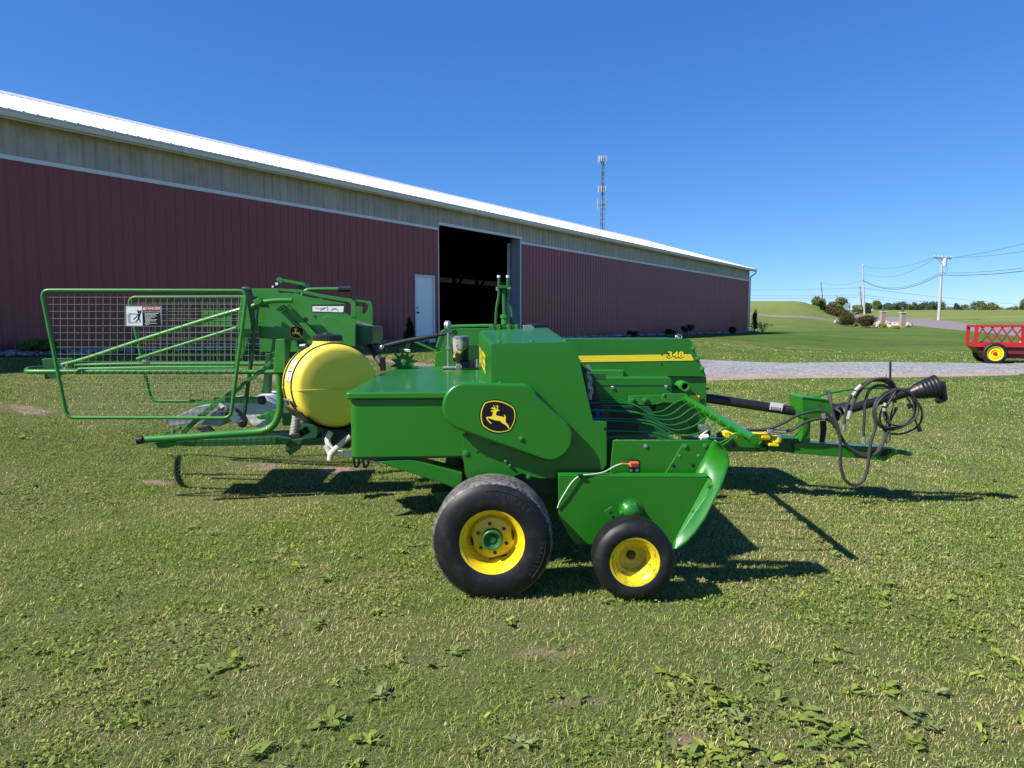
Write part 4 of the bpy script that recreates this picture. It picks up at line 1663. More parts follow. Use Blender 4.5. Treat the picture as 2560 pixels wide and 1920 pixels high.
# hood (upper) and side panel
hood_f = [(632, 222), (1402, 206), (1440, 268), (1594, 952), (1722, 962), (1722, 1370), (1690, 1413), (1480, 1440), (1262, 1490), (1100, 1496), (1010, 1478), (920, 1440), (700, 1560), (480, 1560), (405, 1482), (362, 1290), (362, 1076), (632, 1000)]
mb = MB()
mb.prism(R4, rounded(hood_f, [18, 25, 40, 10, 4, 60, 20, 60, 40, 40, 40, 60, 30, 60, 20, 20, 0, 0], 4), 4.62, 4.65)
side = mb.build("side_panel", G, baler, bevel=.006)
# hood shell behind the near face: loft between front and back outlines
hf = [A(R4, 637, 224, 4.652), A(R4, 1398, 209, 4.652), A(R4, 1480, 470, 4.652), A(R4, 637, 700, 4.652)]
hb = [A(R4, 515, 100, 6.86), A(R4, 1183, 70, 6.86), A(R4, 1240, 300, 6.86), A(R4, 520, 470, 6.86)]
mb = MB()
n_ = 8
for k in range(n_ + 1):
    t = k / n_
    q = [a_.lerp(b_, t) for a_, b_ in zip(hf, hb)]
    c4 = []
    # round the two upper edges
    rr_ = .045
    def rc(p0, p1, p2):
        a_, b_ = (p0 - p1).normalized() * rr_, (p2 - p1).normalized() * rr_
        return [(1 - u) ** 2 * (p1 + a_) + 2 * u * (1 - u) * p1 + u * u * (p1 + b_) for u in (0, .2, .4, .6, .8, 1)]
    c4 = [q[3]] + rc(q[3], q[0], q[1]) + rc(q[0], q[1], q[2]) + [q[2]]
    mb.v += c4
m_ = len(c4)
for k in range(n_):
    for j in range(m_):
        l = (j + 1) % m_
        mb.f.append((k * m_ + j, k * m_ + l, (k + 1) * m_ + l, (k + 1) * m_ + j))
mb.f.append(tuple(range(m_)))
mb.f.append(tuple(n_ * m_ + j for j in range(m_ - 1, -1, -1)))
hood = mb.build("hood", G, baler)
# yellow lettering down the hood's rear edge face
ex = (hf[0] - hb[0]).normalized()
cen = hb[0].lerp(hf[0], .45) - V((0, 0, .20))
cen = cen - LEN * .006
ez = V((0, 0, 1))
nrm = ex.cross(ez).normalized()
mb = MB()
mb.text("JOHN DEERE", cen - LEN * .002, -ex if (-ex).cross(ez).dot(-LEN) > 0 else ex, ez, .20, .003, .012)
mb.build("lettering", "decal_y", hood, smooth=False)
mb = MB()
for x, y in ((700, 215), (1015, 209), (1330, 203), (1212, 103), (975, 118), (605, 108)):
    pass
for x, y, d in ((705, 216, 4.66), (1018, 210, 4.66), (1333, 204, 4.66)):
    bolt(hood, spot(R4, x, y, d) + V((0, .03, .002)), .011, .012, ax=V((0, 0, 1)))
# black cap and hinge brackets along the hood's far edge
part("hood_cap", "black", [(R4, [(1000, 62), (1010, 38), (1100, 30), (1165, 36), (1185, 62)], 6.95, 7.5)], bevel=.01)
for x0, x1, y0 in ((640, 660, 40), (690, 722, 40), (786, 818, 38), (860, 888, 40)):
    part("hinge_bracket", "green2", [(R4, [(x0, 102), (x0, y0), (x1, y0), (x1, 102)], 6.9, 6.96)], bevel=.004)
for x, y in ((710, 48), (805, 45)):
    pipe("hinge_pin", "green2", R4, [(x - 25, y + 22, 6.93), (x + 25, y + 22, 6.93)], .022, smooth=False)
part("hood_catch", "steel", [(R4, [(935, 85), (935, 50), (990, 45), (1040, 62), (1040, 85)], 6.9, 6.95)], bevel=.004)

# belt guard
gd = [(330, 592), (905, 605), (1040, 650), (1340, 955), (1402, 1060), (1395, 1150), (1330, 1270), (1170, 1335), (1050, 1312), (290, 1050), (190, 960), (168, 830), (200, 720)]
arc_ = lambda cx, cy, r_, a0, a1, n_: [(cx + r_ * math.cos(math.radians(a0 + (a1 - a0) * k / n_)), cy + r_ * math.sin(math.radians(a0 + (a1 - a0) * k / n_))) for k in range(n_ + 1)]
gd = arc_(400, 818, 230, 270, 110.6, 18) + arc_(1184, 1110, 222, 110.6, -44.5, 20) + rounded([(1184, 1110), (1062, 668), (985, 604), (400, 588)], [0, 70, 90, 0], 5)[1:-1]
mb = MB(); mb.prism(R4, gd, 4.53, 4.617)
guard = mb.build("belt_guard", G, baler, bevel=.020, seg=4)
emblem(guard, 820 + 1677 * .25316, 760 + 1110 * .25316, 172 * .25316, 4.53)
bolt(guard, spot(R4, 916, 1120, 4.528), .013, .009)
for x, y, d in ((470, 588, 4.58), (718, 596, 4.58), (660, 1190, 4.58), (770, 1330, 4.61), (808, 1370, 4.612), (395, 1098, 4.60)):
    bolt(guard, spot(R4, x, y, d), .010, .012, "green2")
for x, y, rr_ in ((395, 1255, .016), (985, 1478, .012), (1697, 1018, .009), (245, 930, .006), (500, 1238, .006)):
    bolt(side, spot(R4, x, y, 4.618), rr_, rr_ * .45, "green2" if rr_ > .01 else "dgreen")
# inner flank, cross shafts and bale chamber behind the side panel
part("bale_chamber", "green2", [(lambda x, y: (x, y), [(985, 925), (1560, 925), (1560, 1075), (985, 1075)], 7.05, 7.7)], bevel=.01)
part("axle_beam", G, [(R3, [(478, 1556), (815, 1532), (1330, 1668), (1330, 1880), (1200, 1800)], 4.675, 4.85)], bevel=.008)
I = lambda x, y: (x, y)
part("axle_frame", "dgreen", [(I, [(1075, 1230), (1420, 1215), (1420, 1290), (1180, 1330)], 4.9, 5.15), (I, [(1180, 1180), (1400, 1180), (1420, 1235), (1200, 1235)], 4.75, 6.6)], bevel=.01)
part("feeder_floor", "dgreen", [(I, [(1010, 1060), (1450, 1060), (1450, 1185), (1250, 1185), (1130, 1140)], 5.6, 6.8)], bevel=.01)

# ---------------------------------------------------------------- main wheels
def big_wheel(c, ax, lettered):
    w_, ty, ri = wheel("wheel", c, ax, .375, .33, .196, baler, None, None, grooves=4)
    c, ax = V(c), V(ax)
    if lettered:
        e1 = V((1, 0, 0)) - ax * ax.x
        e1.normalize()
        e2 = V((0, 0, 1))
        let = MB()
        for word, a0, rad, sz in (("CARLISLE", 66, .300, .040), ("CARLISLE", -20, .300, .034), ("31x13.50-15", 200, .285, .026)):
            for k, ch in enumerate(word):
                a_ = math.radians(a0 - (k - len(word) / 2 + .5) * (sz * 62 / .30) * .82)
                rd = e1 * math.cos(a_) + e2 * math.sin(a_)
                tg = e1 * math.sin(a_) - e2 * math.cos(a_)
                let.text(ch, c + rd * rad - ax * .0035, tg, rd, sz, .0, .01)
        for a0, a1, rr_ in ((34, 98, .327), (34, 98, .273), (-42, 2, .325), (-42, 2, .275)):
            arc = [c + (e1 * math.cos(math.radians(t)) + e2 * math.sin(math.radians(t))) * rr_ + ax * .0015 for t in np.linspace(a0, a1, 20)]
            let.tube(arc, .0022, 5)
        for a_ in range(0, 360, 9):
            t = math.radians(a_ + 3)
            p = c + (e1 * math.cos(t) + e2 * math.sin(t)) * .352 + ax * .03
            ty.tube([p, p + (e1 * math.cos(t) + e2 * math.sin(t)) * .006], .0025, 4)
    t_ = ty.build("tyre", "tyre", w_, origin=c, angle=50)
    if lettered:
        let.build("sidewall_lettering", "lettering", w_, origin=c, smooth=False)
    # disc with rolled slots, hub
    R_ = .138
    ri.lathe(c, ax, [(.144, .142), (.137, .122), (.125, .108), (.09, .102), (.066, .100), (.066, .104), (.09, .106), (.124, .112), (.134, .126), (.141, .146)], 72, closed=True)
    r_ = ri.build("rim", "yellow", w_, origin=c)
    mb = MB()
    for k in range(6):
        a_ = math.radians(60 * k + 40)
        p = c + (V((1, 0, 0)) * math.cos(a_) + V((0, 0, 1)) * math.sin(a_)) * .094 + ax * .099
        mb2 = MB()
        mb2.lathe(p, -ax, [(.011, -.004), (.011, .001), (.009, .002)], 12)
        mb2.lathe(p, -ax, [(.0085, .001), (.0085, .011), (.006, .014)], 6)
        mb2.build("lug_nut", "hose", w_)
    mb = MB()
    mb.lathe(c, ax, [(.064, .100), (.064, .055), (.058, .048), (.050, .050), (.046, .066), (.026, .074), (.022, .066), (.0, .064)], 36)
    mb.build("hub", "mgreen", w_)
    for a_ in (190, 8, 285):
        t = math.radians(a_)
        rd, tg = V((math.cos(t), 0, math.sin(t))), V((-math.sin(t), 0, math.cos(t)))
        mb = MB()
        hw = .030 if a_ != 285 else .06
        mb.extrude([c + rd * (.131 + .006 * (1 - (k / 4) ** 2)) + tg * hw * k / 4 + ax * .112 for k in range(-4, 5)] + [c + rd * (.1225 - .002 * (1 - (k / 4) ** 2)) + tg * hw * k / 4 + ax * .1045 for k in range(4, -5, -1)], ax * .004)
        mb.build("slot", "black", w_)
    p = c + V((math.cos(math.radians(194)), 0, math.sin(math.radians(194)))) * .172 + ax * .05
    mb = MB(); mb.tube([p + ax * .03, p - ax * .012], [.006, .004], 8); mb.build("valve", "black", w_)
    return w_


cw = atY(1230, 1358, 4.22)
big_wheel(cw, (0, 1, 0), True)
big_wheel(at(1262, 1190, 7.3) * 1.0 if False else V((cw.x - .13, 6.78, .375)), (0, -1, 0), False)

# ---------------------------------------------------------------- pickup
lower = [(985, 308), (2022, 312), (2066, 345), (1766, 776), (1105, 779), (1060, 720), (986, 588)]
pk = part("pickup_shield", G, [(R7, [(985, 312), (2018, 316), (1772, 772), (1105, 779), (1060, 720), (986, 588)], 4.50, 4.53)], bevel=.005)
mb = MB()
a0, a1 = [A(R7, x, y, 4.50) for x, y in ((985, 312), (2018, 316))]
mb.extrude([a0, a1, a1 + LAT * .05 + V((0, 0, .012)), a0 + LAT * .05 + V((0, 0, .012))], V((0, 0, .010)))
mb.build("top_flange", G, pk, bevel=.004)
# bent flange and the flared crop divider
p0, p1 = A(R7, 2018, 316, 4.501), A(R7, 1772, 773, 4.501)
q0, q1 = A(R7, 2066, 345, 4.475), A(R7, 1772, 776, 4.475)
mb = MB(); mb.extrude([p0, q0, q1, p1], LAT * .006); mb.build("bent_flange", G, pk, bevel=.002)
outer = [(2060, 58), (2110, 85), (2148, 135), (2166, 200), (2140, 290), (2104, 390), (2052, 490), (1998, 600), (1930, 700), (1870, 765), (1800, 812), (1778, 815)]
inner = [(2044, 66), (2010, 120), (1985, 170), (1960, 222), (1930, 280), (2020, 300), (2052, 355), (1985, 455), (1925, 545), (1860, 640), (1800, 728), (1772, 775)]
mb = MB()
m_ = 6
for i in range(len(outer)):
    for j in range(m_ + 1):
        t = j / m_
        x = inner[i][0] + (outer[i][0] - inner[i][0]) * t
        y = inner[i][1] + (outer[i][1] - inner[i][1]) * t
        din = [4.61, 4.61, 4.61, 4.60, 4.58, 4.492, 4.474, 4.474, 4.474, 4.474, 4.474, 4.474][i]
        dd = din + (4.43 - din) * (t ** 1.2) - (.0 if i else 0)
        mb.v.append(A(R7, x, y, dd))
for i in range(len(outer) - 1):
    for j in range(m_):
        a_ = i * (m_ + 1) + j
        mb.f.append((a_, a_ + 1, a_ + m_ + 2, a_ + m_ + 1))
flare = mb.build("crop_divider", G, baler)
sm = flare.modifiers.new("thickness", 'SOLIDIFY'); sm.thickness = .006
upper = part("pickup_end_plate", G, [(R7, [(1363, 60), (2046, 57), (1928, 296), (1930, 330), (1330, 330), (1340, 300)], 4.62, 4.64)], bevel=.004)
plate = part("bolted_plate", G, [(R7, [(1846, 82), (2012, 78), (2028, 90), (1922, 296), (1718, 296)], 4.606, 4.619)], bevel=.003)
part("gap_shade_plate", "dgreen", [(R7, [(1300, 40), (1370, 40), (1370, 330), (1280, 330)], 4.75, 4.77)])  # dark plate painting the shade of the open gap
for x, y, r_, d in ((1862, 100, .013, 4.605), (2000, 96, .013, 4.605), (1588, 98, .011, 4.618), (1820, 165, .007, 4.605), (1952, 163, .007, 4.605), (1780, 232, .009, 4.605), (1914, 230, .009, 4.605)):
    bolt(plate, spot(R7, x, y, d), r_, r_ * .7 if r_ > .01 else .003, "steel" if (x == 1588 or r_ == .007) else ("green2" if r_ > .01 else "black"))
for x, y in ((2025, 374), (1918, 548), (1817, 720)):
    bolt(pk, spot(R7, x, y, 4.483), .010, .010, "green2")
# hub dome behind the gauge wheel, bracket
c = spot(R7, 1482, 545, 4.50)
mb = MB()
mb.lathe(c, -LAT, [(.082, 0), (.082, .008), (.070, .010), (.066, .024), (.054, .044), (.034, .056), (.012, .061), (0, .062)], 36)
dome = mb.build("hub_dome", G, pk)
for x, y in ((1512, 503), (1422, 556), (1540, 590)):
    bolt(dome, spot(R7, x, y, 4.475), .012, .02, "green2")
brk = part("gauge_bracket", G, [(R7, [(1302, 548), (1352, 514), (1402, 590), (1345, 620)], 4.45, 4.458)], parent=pk, bevel=.002)
for x, y in ((1345, 556), (1362, 588)):
    bolt(brk, spot(R7, x, y, 4.4495), .007, .001, "black")
# gauge wheel
gc = atY(1588, 1407, 4.20)
w_, ty, ri = wheel("gauge_wheel", gc, (0, 1, 0), .25, .215, .148, baler, None, None, grooves=5)
let = MB()
for k, ch in enumerate("CARLISLE"):
    a_ = math.radians(262 + (k - 3.5) * 6.2)
    rd, tg = V((math.cos(a_), 0, math.sin(a_))), V((-math.sin(a_), 0, math.cos(a_)))
    let.text(ch, gc + rd * .205 + V((0, -.0045, 0)), tg, rd, .024, .0, .01)
ty.build("tyre", "tyre2", w_, origin=gc, angle=50)
let.build("sidewall_lettering", "lettering", w_, origin=gc, smooth=False)
ri.lathe(gc, (0, 1, 0), [(.094, .125), (.085, .140), (.055, .148), (.030, .150), (.030, .153), (.055, .151), (.086, .144), (.097, .128)], 48, closed=True)
ri.build("rim", "yellowd", w_, origin=gc)
mb = MB(); mb.lathe(gc, (0, 1, 0), [(.0, .128), (.016, .128), (.018, .132), (.026, .134), (.028, .152), (.03, .16)], 20); mb.build("hub", "hose", w_)
p = gc + V((.118, .06, -.03))
mb = MB(); mb.tube([p, p + V((-.03, -.02, .004))], [.005, .004], 8); mb.build("valve", "steel", w_)
pipe("gauge_arm", "green2", R7, [(1515, 640, 4.36), (1515, 640, 4.50)], .03, smooth=False)

# sensor with its cord
sn = part("sensor_bracket", "black", [(R7, [(1478, 190), (1532, 190), (1552, 205), (1552, 285), (1470, 285), (1470, 205)], 4.56, 4.575)], bevel=.003)
part("sensor_lamp", "orange", [(R7, [(1480, 208), (1542, 208), (1542, 244), (1480, 244)], 4.53, 4.56)], parent=sn, bevel=.004)
part("lamp_lens", "decal_r", [(R7, [(1488, 218), (1534, 218), (1534, 236), (1488, 236)], 4.526, 4.53)], parent=sn, bevel=.001)
for x in (1484, 1528):
    bolt(sn, spot(R7, x, 264, 4.558), .009, .008, "steel")
pipe("plug", "orange", R7, [(1418, 220, 4.535), (1452, 221, 4.54)], .007, sn, smooth=False)
pipe("cord", "cream", R7, [(1480, 222, 4.545), (1420, 221, 4.535), (1370, 238, 4.53), (1300, 276, 4.515), (1220, 292, 4.50), (1136, 302, 4.49), (1080, 345, 4.484), (1030, 420, 4.484), (995, 480, 4.487), (978, 525, 4.493)], .0042, sn)
pipe("cord_clip", "black", R7, [(1120, 300, 4.487), (1152, 300, 4.487)], .010, sn, smooth=False)

# ---------------------------------------------------------------- knotter-side hood with stripe and number
DH = 7.10
hd = part("front_hood", G, [(R5, rounded([(150, 200), (1395, 196), (1440, 205), (1458, 268), (1602, 584), (150, 584)], [0, 0, 30, 20, 4, 0], 4), DH, 7.9)], bevel=.05, seg=5)
mb = MB()
sd = DH - .001
mb.prism(R5, [(180, 374), (1442, 354), (1478, 424), (180, 446)], sd - .0006, sd)
mb.build("stripe_edge", "decal_b", hd, smooth=False)
mb = MB()
for k in range(4):
    t0, t1 = k / 4 + .012, (k + 1) / 4 - .012
    L0 = lambda t: (180, 372 + 68 * t)
    L1 = lambda t: (1440 + 34 * t, 354 + 66 * t)
    mb.prism(R5, [L0(t0), L1(t0), L1(t1), L0(t1)], sd - .0016, sd - .0004)
mb.build("stripe", "decal_y", hd, smooth=False)
px_ = 1 / FPX * 7.2 * .24108
for nm, mt, dx, off, bold in (("number_shadow", "decal_b", -5, .0022, .075), ("number", "decal_y", 0, .0036, .028)):
    mb = MB()
    c = A(R5, 1281 + dx, 362 - dx * .7, sd - off)
    mb.text("348", c, LEN * 1.32, V((0, 0, 1)), 88 * px_, 0, bold)
    mb.build(nm, mt, hd, smooth=False)
for x, y, r_ in ((1463, 296, .018), (1510, 400, .018), (1557, 508, .018), (1132, 352, .008), (1132, 450, .008), (425, 540, .008)):
    bolt(hd, spot(R5, x, y, DH - .001), r_, r_, "green2" if r_ > .01 else "dgreen")
pipe("wire_loop", "steel", R5, [(1280, 190, 7.3), (1285, 165, 7.3), (1315, 155, 7.3), (1345, 165, 7.3), (1340, 190, 7.3)], .006, hd)
pipe("wire_loop", "steel", R5, [(1300, 190, 7.2), (1298, 172, 7.2), (1320, 178, 7.2), (1312, 192, 7.2)], .006, hd)
body = part("chamber_side", G, [(R5, [(150, 588), (1602, 588), (1604, 900), (1596, 1040), (1560, 1190), (1240, 1190), (1000, 1190), (150, 1190)], 7.13, 7.85)], bevel=.008)
sh_ = part("lower_hood", G, [(R5, [(300, 590), (1222, 590), (1250, 618), (1250, 862), (1238, 880), (300, 884)], 6.99, 7.125)], bevel=.03, seg=4)
part("lower_hood_seam", "dgreen", [(R5, [(300, 672), (1249, 672), (1249, 680), (300, 680)], 6.985, 6.989)], parent=sh_, bevel=0)
for x, y in ((630, 700), (1185, 692)):
    bolt(sh_, spot(R5, x, y, 6.988), .014, .014, "steel")
bp = part("link_bar", "green2", [(R5, rounded([(792, 830), (800, 788), (1150, 774), (1150, 858), (1080, 878), (792, 884)], 12), 6.93, 6.96)], bevel=.003)
bp2 = part("link_plate", "green2", [(R5, rounded([(1142, 800), (1160, 760), (1400, 764), (1412, 780), (1420, 850), (1390, 865), (1150, 856)], 12), 6.90, 6.928)], bevel=.003)
for x, y, q in ((828, 836, bp), (966, 832, bp), (1175, 828, bp2)):
    bolt(q, spot(R5, x, y, 6.92), .024, .014, "green2")
for x0, x1, y0, y1, q, d in ((952, 966, 795, 812, bp, 6.928), (1168, 1184, 776, 810, bp2, 6.898)):
    part("slot", "black", [(R5, [(x0, y0), (x1, y0), (x1, y1), (x0, y1)], d, d + .001)], parent=q, bevel=0)
part("chamber_rib", "green2", [(R5, [(1080, 880), (1145, 858), (1250, 862), (1250, 1185), (1130, 1185), (1000, 1130)], 7.05, 7.11)], bevel=.006)
part("chamber_shade_sheet", "dgreen", [(R5, [(150, 888), (985, 880), (1075, 884), (1030, 1010), (990, 1190), (150, 1190)], 7.08, 7.125)], bevel=0)  # dark sheet laid on as the shadow over the lower chamber side
part("yellow_tag", "decal_y", [(R5, [(1420, 780), (1530, 782), (1528, 848), (1470, 840)], 7.122, 7.126)], parent=body, bevel=0)
mb = MB()
c = A(R5, 1382, 690, 6.94)
mb.lathe(c, LAT, [(.034, .0), (.050, .0), (.052, .015), (.052, .19), (.034, .19), (.030, .01)], 24, closed=True)
mb.build("side_spout", "green2", body)
bolt(body, spot(R5, 1555, 818, 7.125), .012, .008, "dgreen")
# dark works between side panel and chamber: chain, slotted floor, blue hose end
part("interior_shade_sheet", "black", [(R4, [(1440, 380), (1600, 520), (1640, 740), (1800, 1130), (1500, 1130), (1430, 800)], 6.55, 6.6)], bevel=0)  # black sheet standing in for the shade inside the pickup
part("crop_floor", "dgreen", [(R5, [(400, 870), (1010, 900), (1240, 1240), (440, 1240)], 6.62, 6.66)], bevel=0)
for k in range(16):
    x = 600 + k * 21
    part("floor_slot", "black", [(R5, [(x - 45, 1185), (x - 39, 1185), (x + 20, 900), (x + 14, 900)], 6.612, 6.618)], bevel=0)
mb = MB()
for k in range(15):
    p = A(R5, 375 + 14 * math.sin(k * 1.3) + k * 2, 490 + k * 22, 6.1)
    mb.box(p, LEN * .010, LAT * .03, V((0, 0, .02)))
mb.build("drive_chain", "steel", baler)
part("inner_bracket", "dgreen", [(R5, [(330, 545), (560, 560), (560, 620), (440, 620), (420, 790), (370, 790)], 6.4, 6.45)], bevel=.004)
pipe("hose_end", "decal_blue", R5, [(445, 970, 6.3), (485, 970, 6.3)], .045, smooth=False)
part("twine_bar", "dgreen", [(R5, [(525, 840), (545, 840), (535, 1000), (515, 1000)], 6.2, 6.22)], bevel=0)

# windguard: a slanting pipe across the pickup and its long bent rods
pf, pn = A(R5, 1372, 800, 7.0), A(R5, 2100, 1235, 4.72)
mb = MB(); mb.tube([pf, pn], .030, 16); wg = mb.build("windguard_pipe", G, baler)
rods = [  # start on the pipe, dip, left end (R5)
    ((1385, 822), (1290, 850), (1140, 945), (1000, 950), (880, 888), (760, 838), (600, 812), (380, 800)),
    ((1448, 866), (1370, 880), (1240, 975), (1100, 995), (990, 962), (850, 880), (700, 842), (380, 832)),
    ((1520, 910), (1440, 920), (1310, 1010), (1160, 1036), (1040, 1000), (900, 905), (740, 862), (390, 860)),
    ((1596, 958), (1520, 962), (1390, 1050), (1240, 1090), (1120, 1065), (950, 985), (800, 945), (400, 930)),
    ((1678, 1008), (1600, 1012), (1470, 1100), (1310, 1142), (1190, 1115), (1030, 1020), (850, 960), (410, 938)),
    ((1770, 1064), (1690, 1068), (1560, 1155), (1400, 1200), (1270, 1180), (1090, 1085), (900, 1035), (420, 1018)),
    ((1872, 1122), (1800, 1126), (1690, 1180), (1560, 1250), (1400, 1270), (1220, 1215), (1000, 1080), (430, 1035)),
    ((1975, 1186), (1890, 1185), (1790, 1250), (1600, 1330), (1400, 1300), (1220, 1228), (1050, 1170), (570, 1150)),
    ((1985, 1192), (1900, 1200), (1780, 1290), (1600, 1350), (1400, 1320), (1160, 1242), (1000, 1218), (570, 1212))]
for k, rd in enumerate(rods):
    P = []
    t0 = (V(rd[0]) - V((1372, 800))).length / (V((2100, 1235)) - V((1372, 800))).length
    d0 = 7.0 + (4.72 - 7.0) * t0
    d0 = 1 / (1 / 7.0 + (1 / 4.72 - 1 / 7.0) * t0)
    for (x, y) in rd:
        P.append(A(R5, x, y, d0 - .005 if d0 > 4.95 else 4.95))
    mb = MB(); mb.tube(smooth_path(P, 8), .0062, 7); mb.build("windguard_rod", G, wg)
    mb = MB(); ax_ = (pn - pf).normalized(); mb.tube([P[0] - ax_ * .035 + LAT * .005, P[0] + ax_ * .035 + LAT * .005], .033, 12); mb.build("rod_sleeve", G, wg)

# ---------------------------------------------------------------- top of the bale chamber
DT = 7.15
part("chamber_top_panel", "green2", [(R3, [(1100, 300), (1120, 262), (1170, 242), (1620, 240), (1620, 640), (1050, 640), (1062, 480), (1120, 466), (1062, 430)], 7.55, 7.6)], bevel=.006)
pipe("top_bar", "green2", R3, [(1195, 228, 7.4), (1340, 220, 7.4), (1620, 216, 7.4)], .020, smooth=False)
part("support_strap", "dgreen", [(R3, [(1140, 262), (1165, 285), (1105, 440), (1080, 440), (1070, 420)], 7.2, 7.25)], bevel=.003)
part("support_strut", "green2", [(R3, [(848, 380), (880, 372), (1110, 470), (1075, 478)], 7.3, 7.33)], bevel=.003)
# tension arm: black sleeve tube with pivot and upright
pipe("tension_tube", "black", R3, [(555, 418, 7.1), (760, 368, 7.1), (1080, 310, 7.1)], .024, smooth=False)
pipe("tension_rod", "black", R3, [(1080, 310, 7.1), (1260, 280, 7.1)], .014, smooth=False)
bolt(baler, spot(R3, 1252, 280, 7.07), .02, .02, "green2")
ab = part("pivot_bracket", "black", [(R3, [(498, 408), (568, 402), (572, 470), (500, 472)], 7.05, 7.15)], bevel=.006)
bolt(ab, spot(R3, 533, 427, 7.045), .017, .015, "steel")
pipe("padded_bar", "hose", R3, [(410, 415, 7.3), (470, 500, 7.15), (535, 590, 7.0)], .038, smooth=False)
pipe("padded_bar", "hose", R3, [(370, 395, 7.35), (425, 400, 7.3)], .042, smooth=False)
part("black_post", "black", [(R3, [(508, 530), (556, 525), (562, 660), (512, 660)], 6.95, 7.05)], bevel=.006)
# star wheel that meters the bale length
c = A(R3, 752, 590, 7.15)
pts = []
for k in range(24):
    a_ = 2 * math.pi * k / 24 + .2
    r_ = .50 * .25316 * 7.15 / FPX * (285 if k % 2 == 0 else 165)
    pts.append(c + LEN * math.cos(a_) * r_ + V((0, 0, math.sin(a_) * r_)))
mb = MB(); mb.extrude(pts, LAT * .012); star = mb.build("star_wheel", G, baler, bevel=.002)
bolt(star, spot(R3, 742, 582, 7.14), .03, .03, "green2")
part("star_arm", G, [(R3, [(785, 338), (805, 334), (808, 400), (790, 460), (755, 456), (765, 400)], 7.1, 7.13)], bevel=.003)
pipe("wire_clip", "steel", R3, [(705, 443, 7.12), (760, 450, 7.1), (808, 455, 7.08), (805, 468, 7.08), (760, 462, 7.1)], .005)
# pressure gauge
pg = pipe("gauge_stem", "steel", R3, [(1188, 632, 7.0), (1187, 450, 7.0), (1188, 262, 7.0)], .013, smooth=False)
pipe("stem_nut", "steel", R3, [(1187, 408, 7.0), (1187, 445, 7.0)], .022, pg, smooth=False, n=6)
c = A(R3, 1178, 215, 7.0)
mb = MB(); mb.lathe(c - LEN * .01, (LEN - LAT * .30), [(.0, -.002), (.045, -.002), (.049, .003), (.049, .030), (.044, .036), (0, .036)], 32); mb.build("gauge_dial", "zinc", pg)
mb = MB(); mb.lathe(c - LEN * .01, (LEN - LAT * .30), [(.047, -.004), (.052, -.004), (.052, .008), (.047, .008)], 32, closed=True); mb.build("gauge_bezel", "steel", pg)
pipe("gauge_elbow", "steel", R3, [(1135, 634, 7.0), (1185, 630, 7.0), (1260, 632, 7.0)], .018, pg, smooth=False)
# reservoir canister with flaking paint
cm, cnt_, cb_ = new_mat("flaking_paint")
tc = nd(cnt_, "ShaderNodeTexCoord")
n1 = nd(cnt_, "ShaderNodeTexNoise", Scale=5.5, Detail=6.0, Roughness=0.6)
cnt_.links.new(tc.outputs["Object"], n1.inputs["Vector"])
sp = nd(cnt_, "ShaderNodeSeparateXYZ"); cnt_.links.new(tc.outputs["Object"], sp.inputs[0])
ma = nd(cnt_, "ShaderNodeMath", operation='MULTIPLY_ADD'); cnt_.links.new(sp.outputs["Z"], ma.inputs[0]); ma.inputs[1].default_value = 1.3; cnt_.links.new(n1.outputs["Fac"], ma.inputs[2])
mb_ = nd(cnt_, "ShaderNodeMath", operation='MULTIPLY_ADD'); cnt_.links.new(sp.outputs["X"], mb_.inputs[0]); mb_.inputs[1].default_value = -1.1; cnt_.links.new(ma.outputs[0], mb_.inputs[2])
cr_ = nd(cnt_, "ShaderNodeValToRGB"); e = cr_.color_ramp.elements
e[0].position = .56; e[0].color = (.012, .012, .013, 1)
e[1].position = .58; e[1].color = (.33, .32, .28, 1)
x_ = e.new(.50); x_.color = (.012, .012, .013, 1)
x_ = e.new(.505); x_.color = (.55, .42, .06, 1)
x_ = e.new(.535); x_.color = (.55, .42, .06, 1)
x_ = e.new(.54); x_.color = (.012, .012, .013, 1)
cnt_.links.new(mb_.outputs[0], cr_.inputs[0]); cnt_.links.new(cr_.outputs[0], cb_.inputs["Base Color"]); cb_.inputs["Roughness"].default_value = .45
c = A(R3, 1307, 570, 7.05)
hz = A(R3, 1307, 318, 7.05).z - c.z
mb = MB(); mb.lathe(c, (0, 0, 1), [(.0, 0), (.068, .003), (.080, .016), (.083, .04), (.087, hz * .9), (.089, hz * .9), (.089, hz * .93)], 36); can = mb.build("reservoir", cm, baler, origin=c + V((0, 0, hz * .55)))
mb = MB(); mb.lathe(c, (0, 0, 1), [(.090, hz * .93), (.092, hz * .94), (.092, hz * .99), (.08, hz * 1.02), (0, hz * 1.03)], 36); mb.build("reservoir_lid", "steel", can)
part("pump_block", "black", [(R3, [(1275, 572), (1400, 565), (1480, 545), (1480, 638), (1275, 638)], 7.0, 7.2)], bevel=.008)
mb = MB(); mb.lathe(A(R3, 1292, 622, 6.98), -LAT, [(.034, -.05), (.034, 0), (.03, .006), (.008, .006), (.008, .012), (0, .012)], 24); mb.build("pump_plug", "steel", baler)
mb = MB(); mb.lathe(A(R3, 1430, 500, 7.25), LAT, [(.0, 0), (.10, 0), (.105, .02), (.105, .1), (0, .1)], 32); mb.build("pump_pulley", "dgreen", baler)
pipe("pump_fitting", "steel", R3, [(1475, 545, 6.98), (1475, 625, 6.98)], .014, smooth=False)
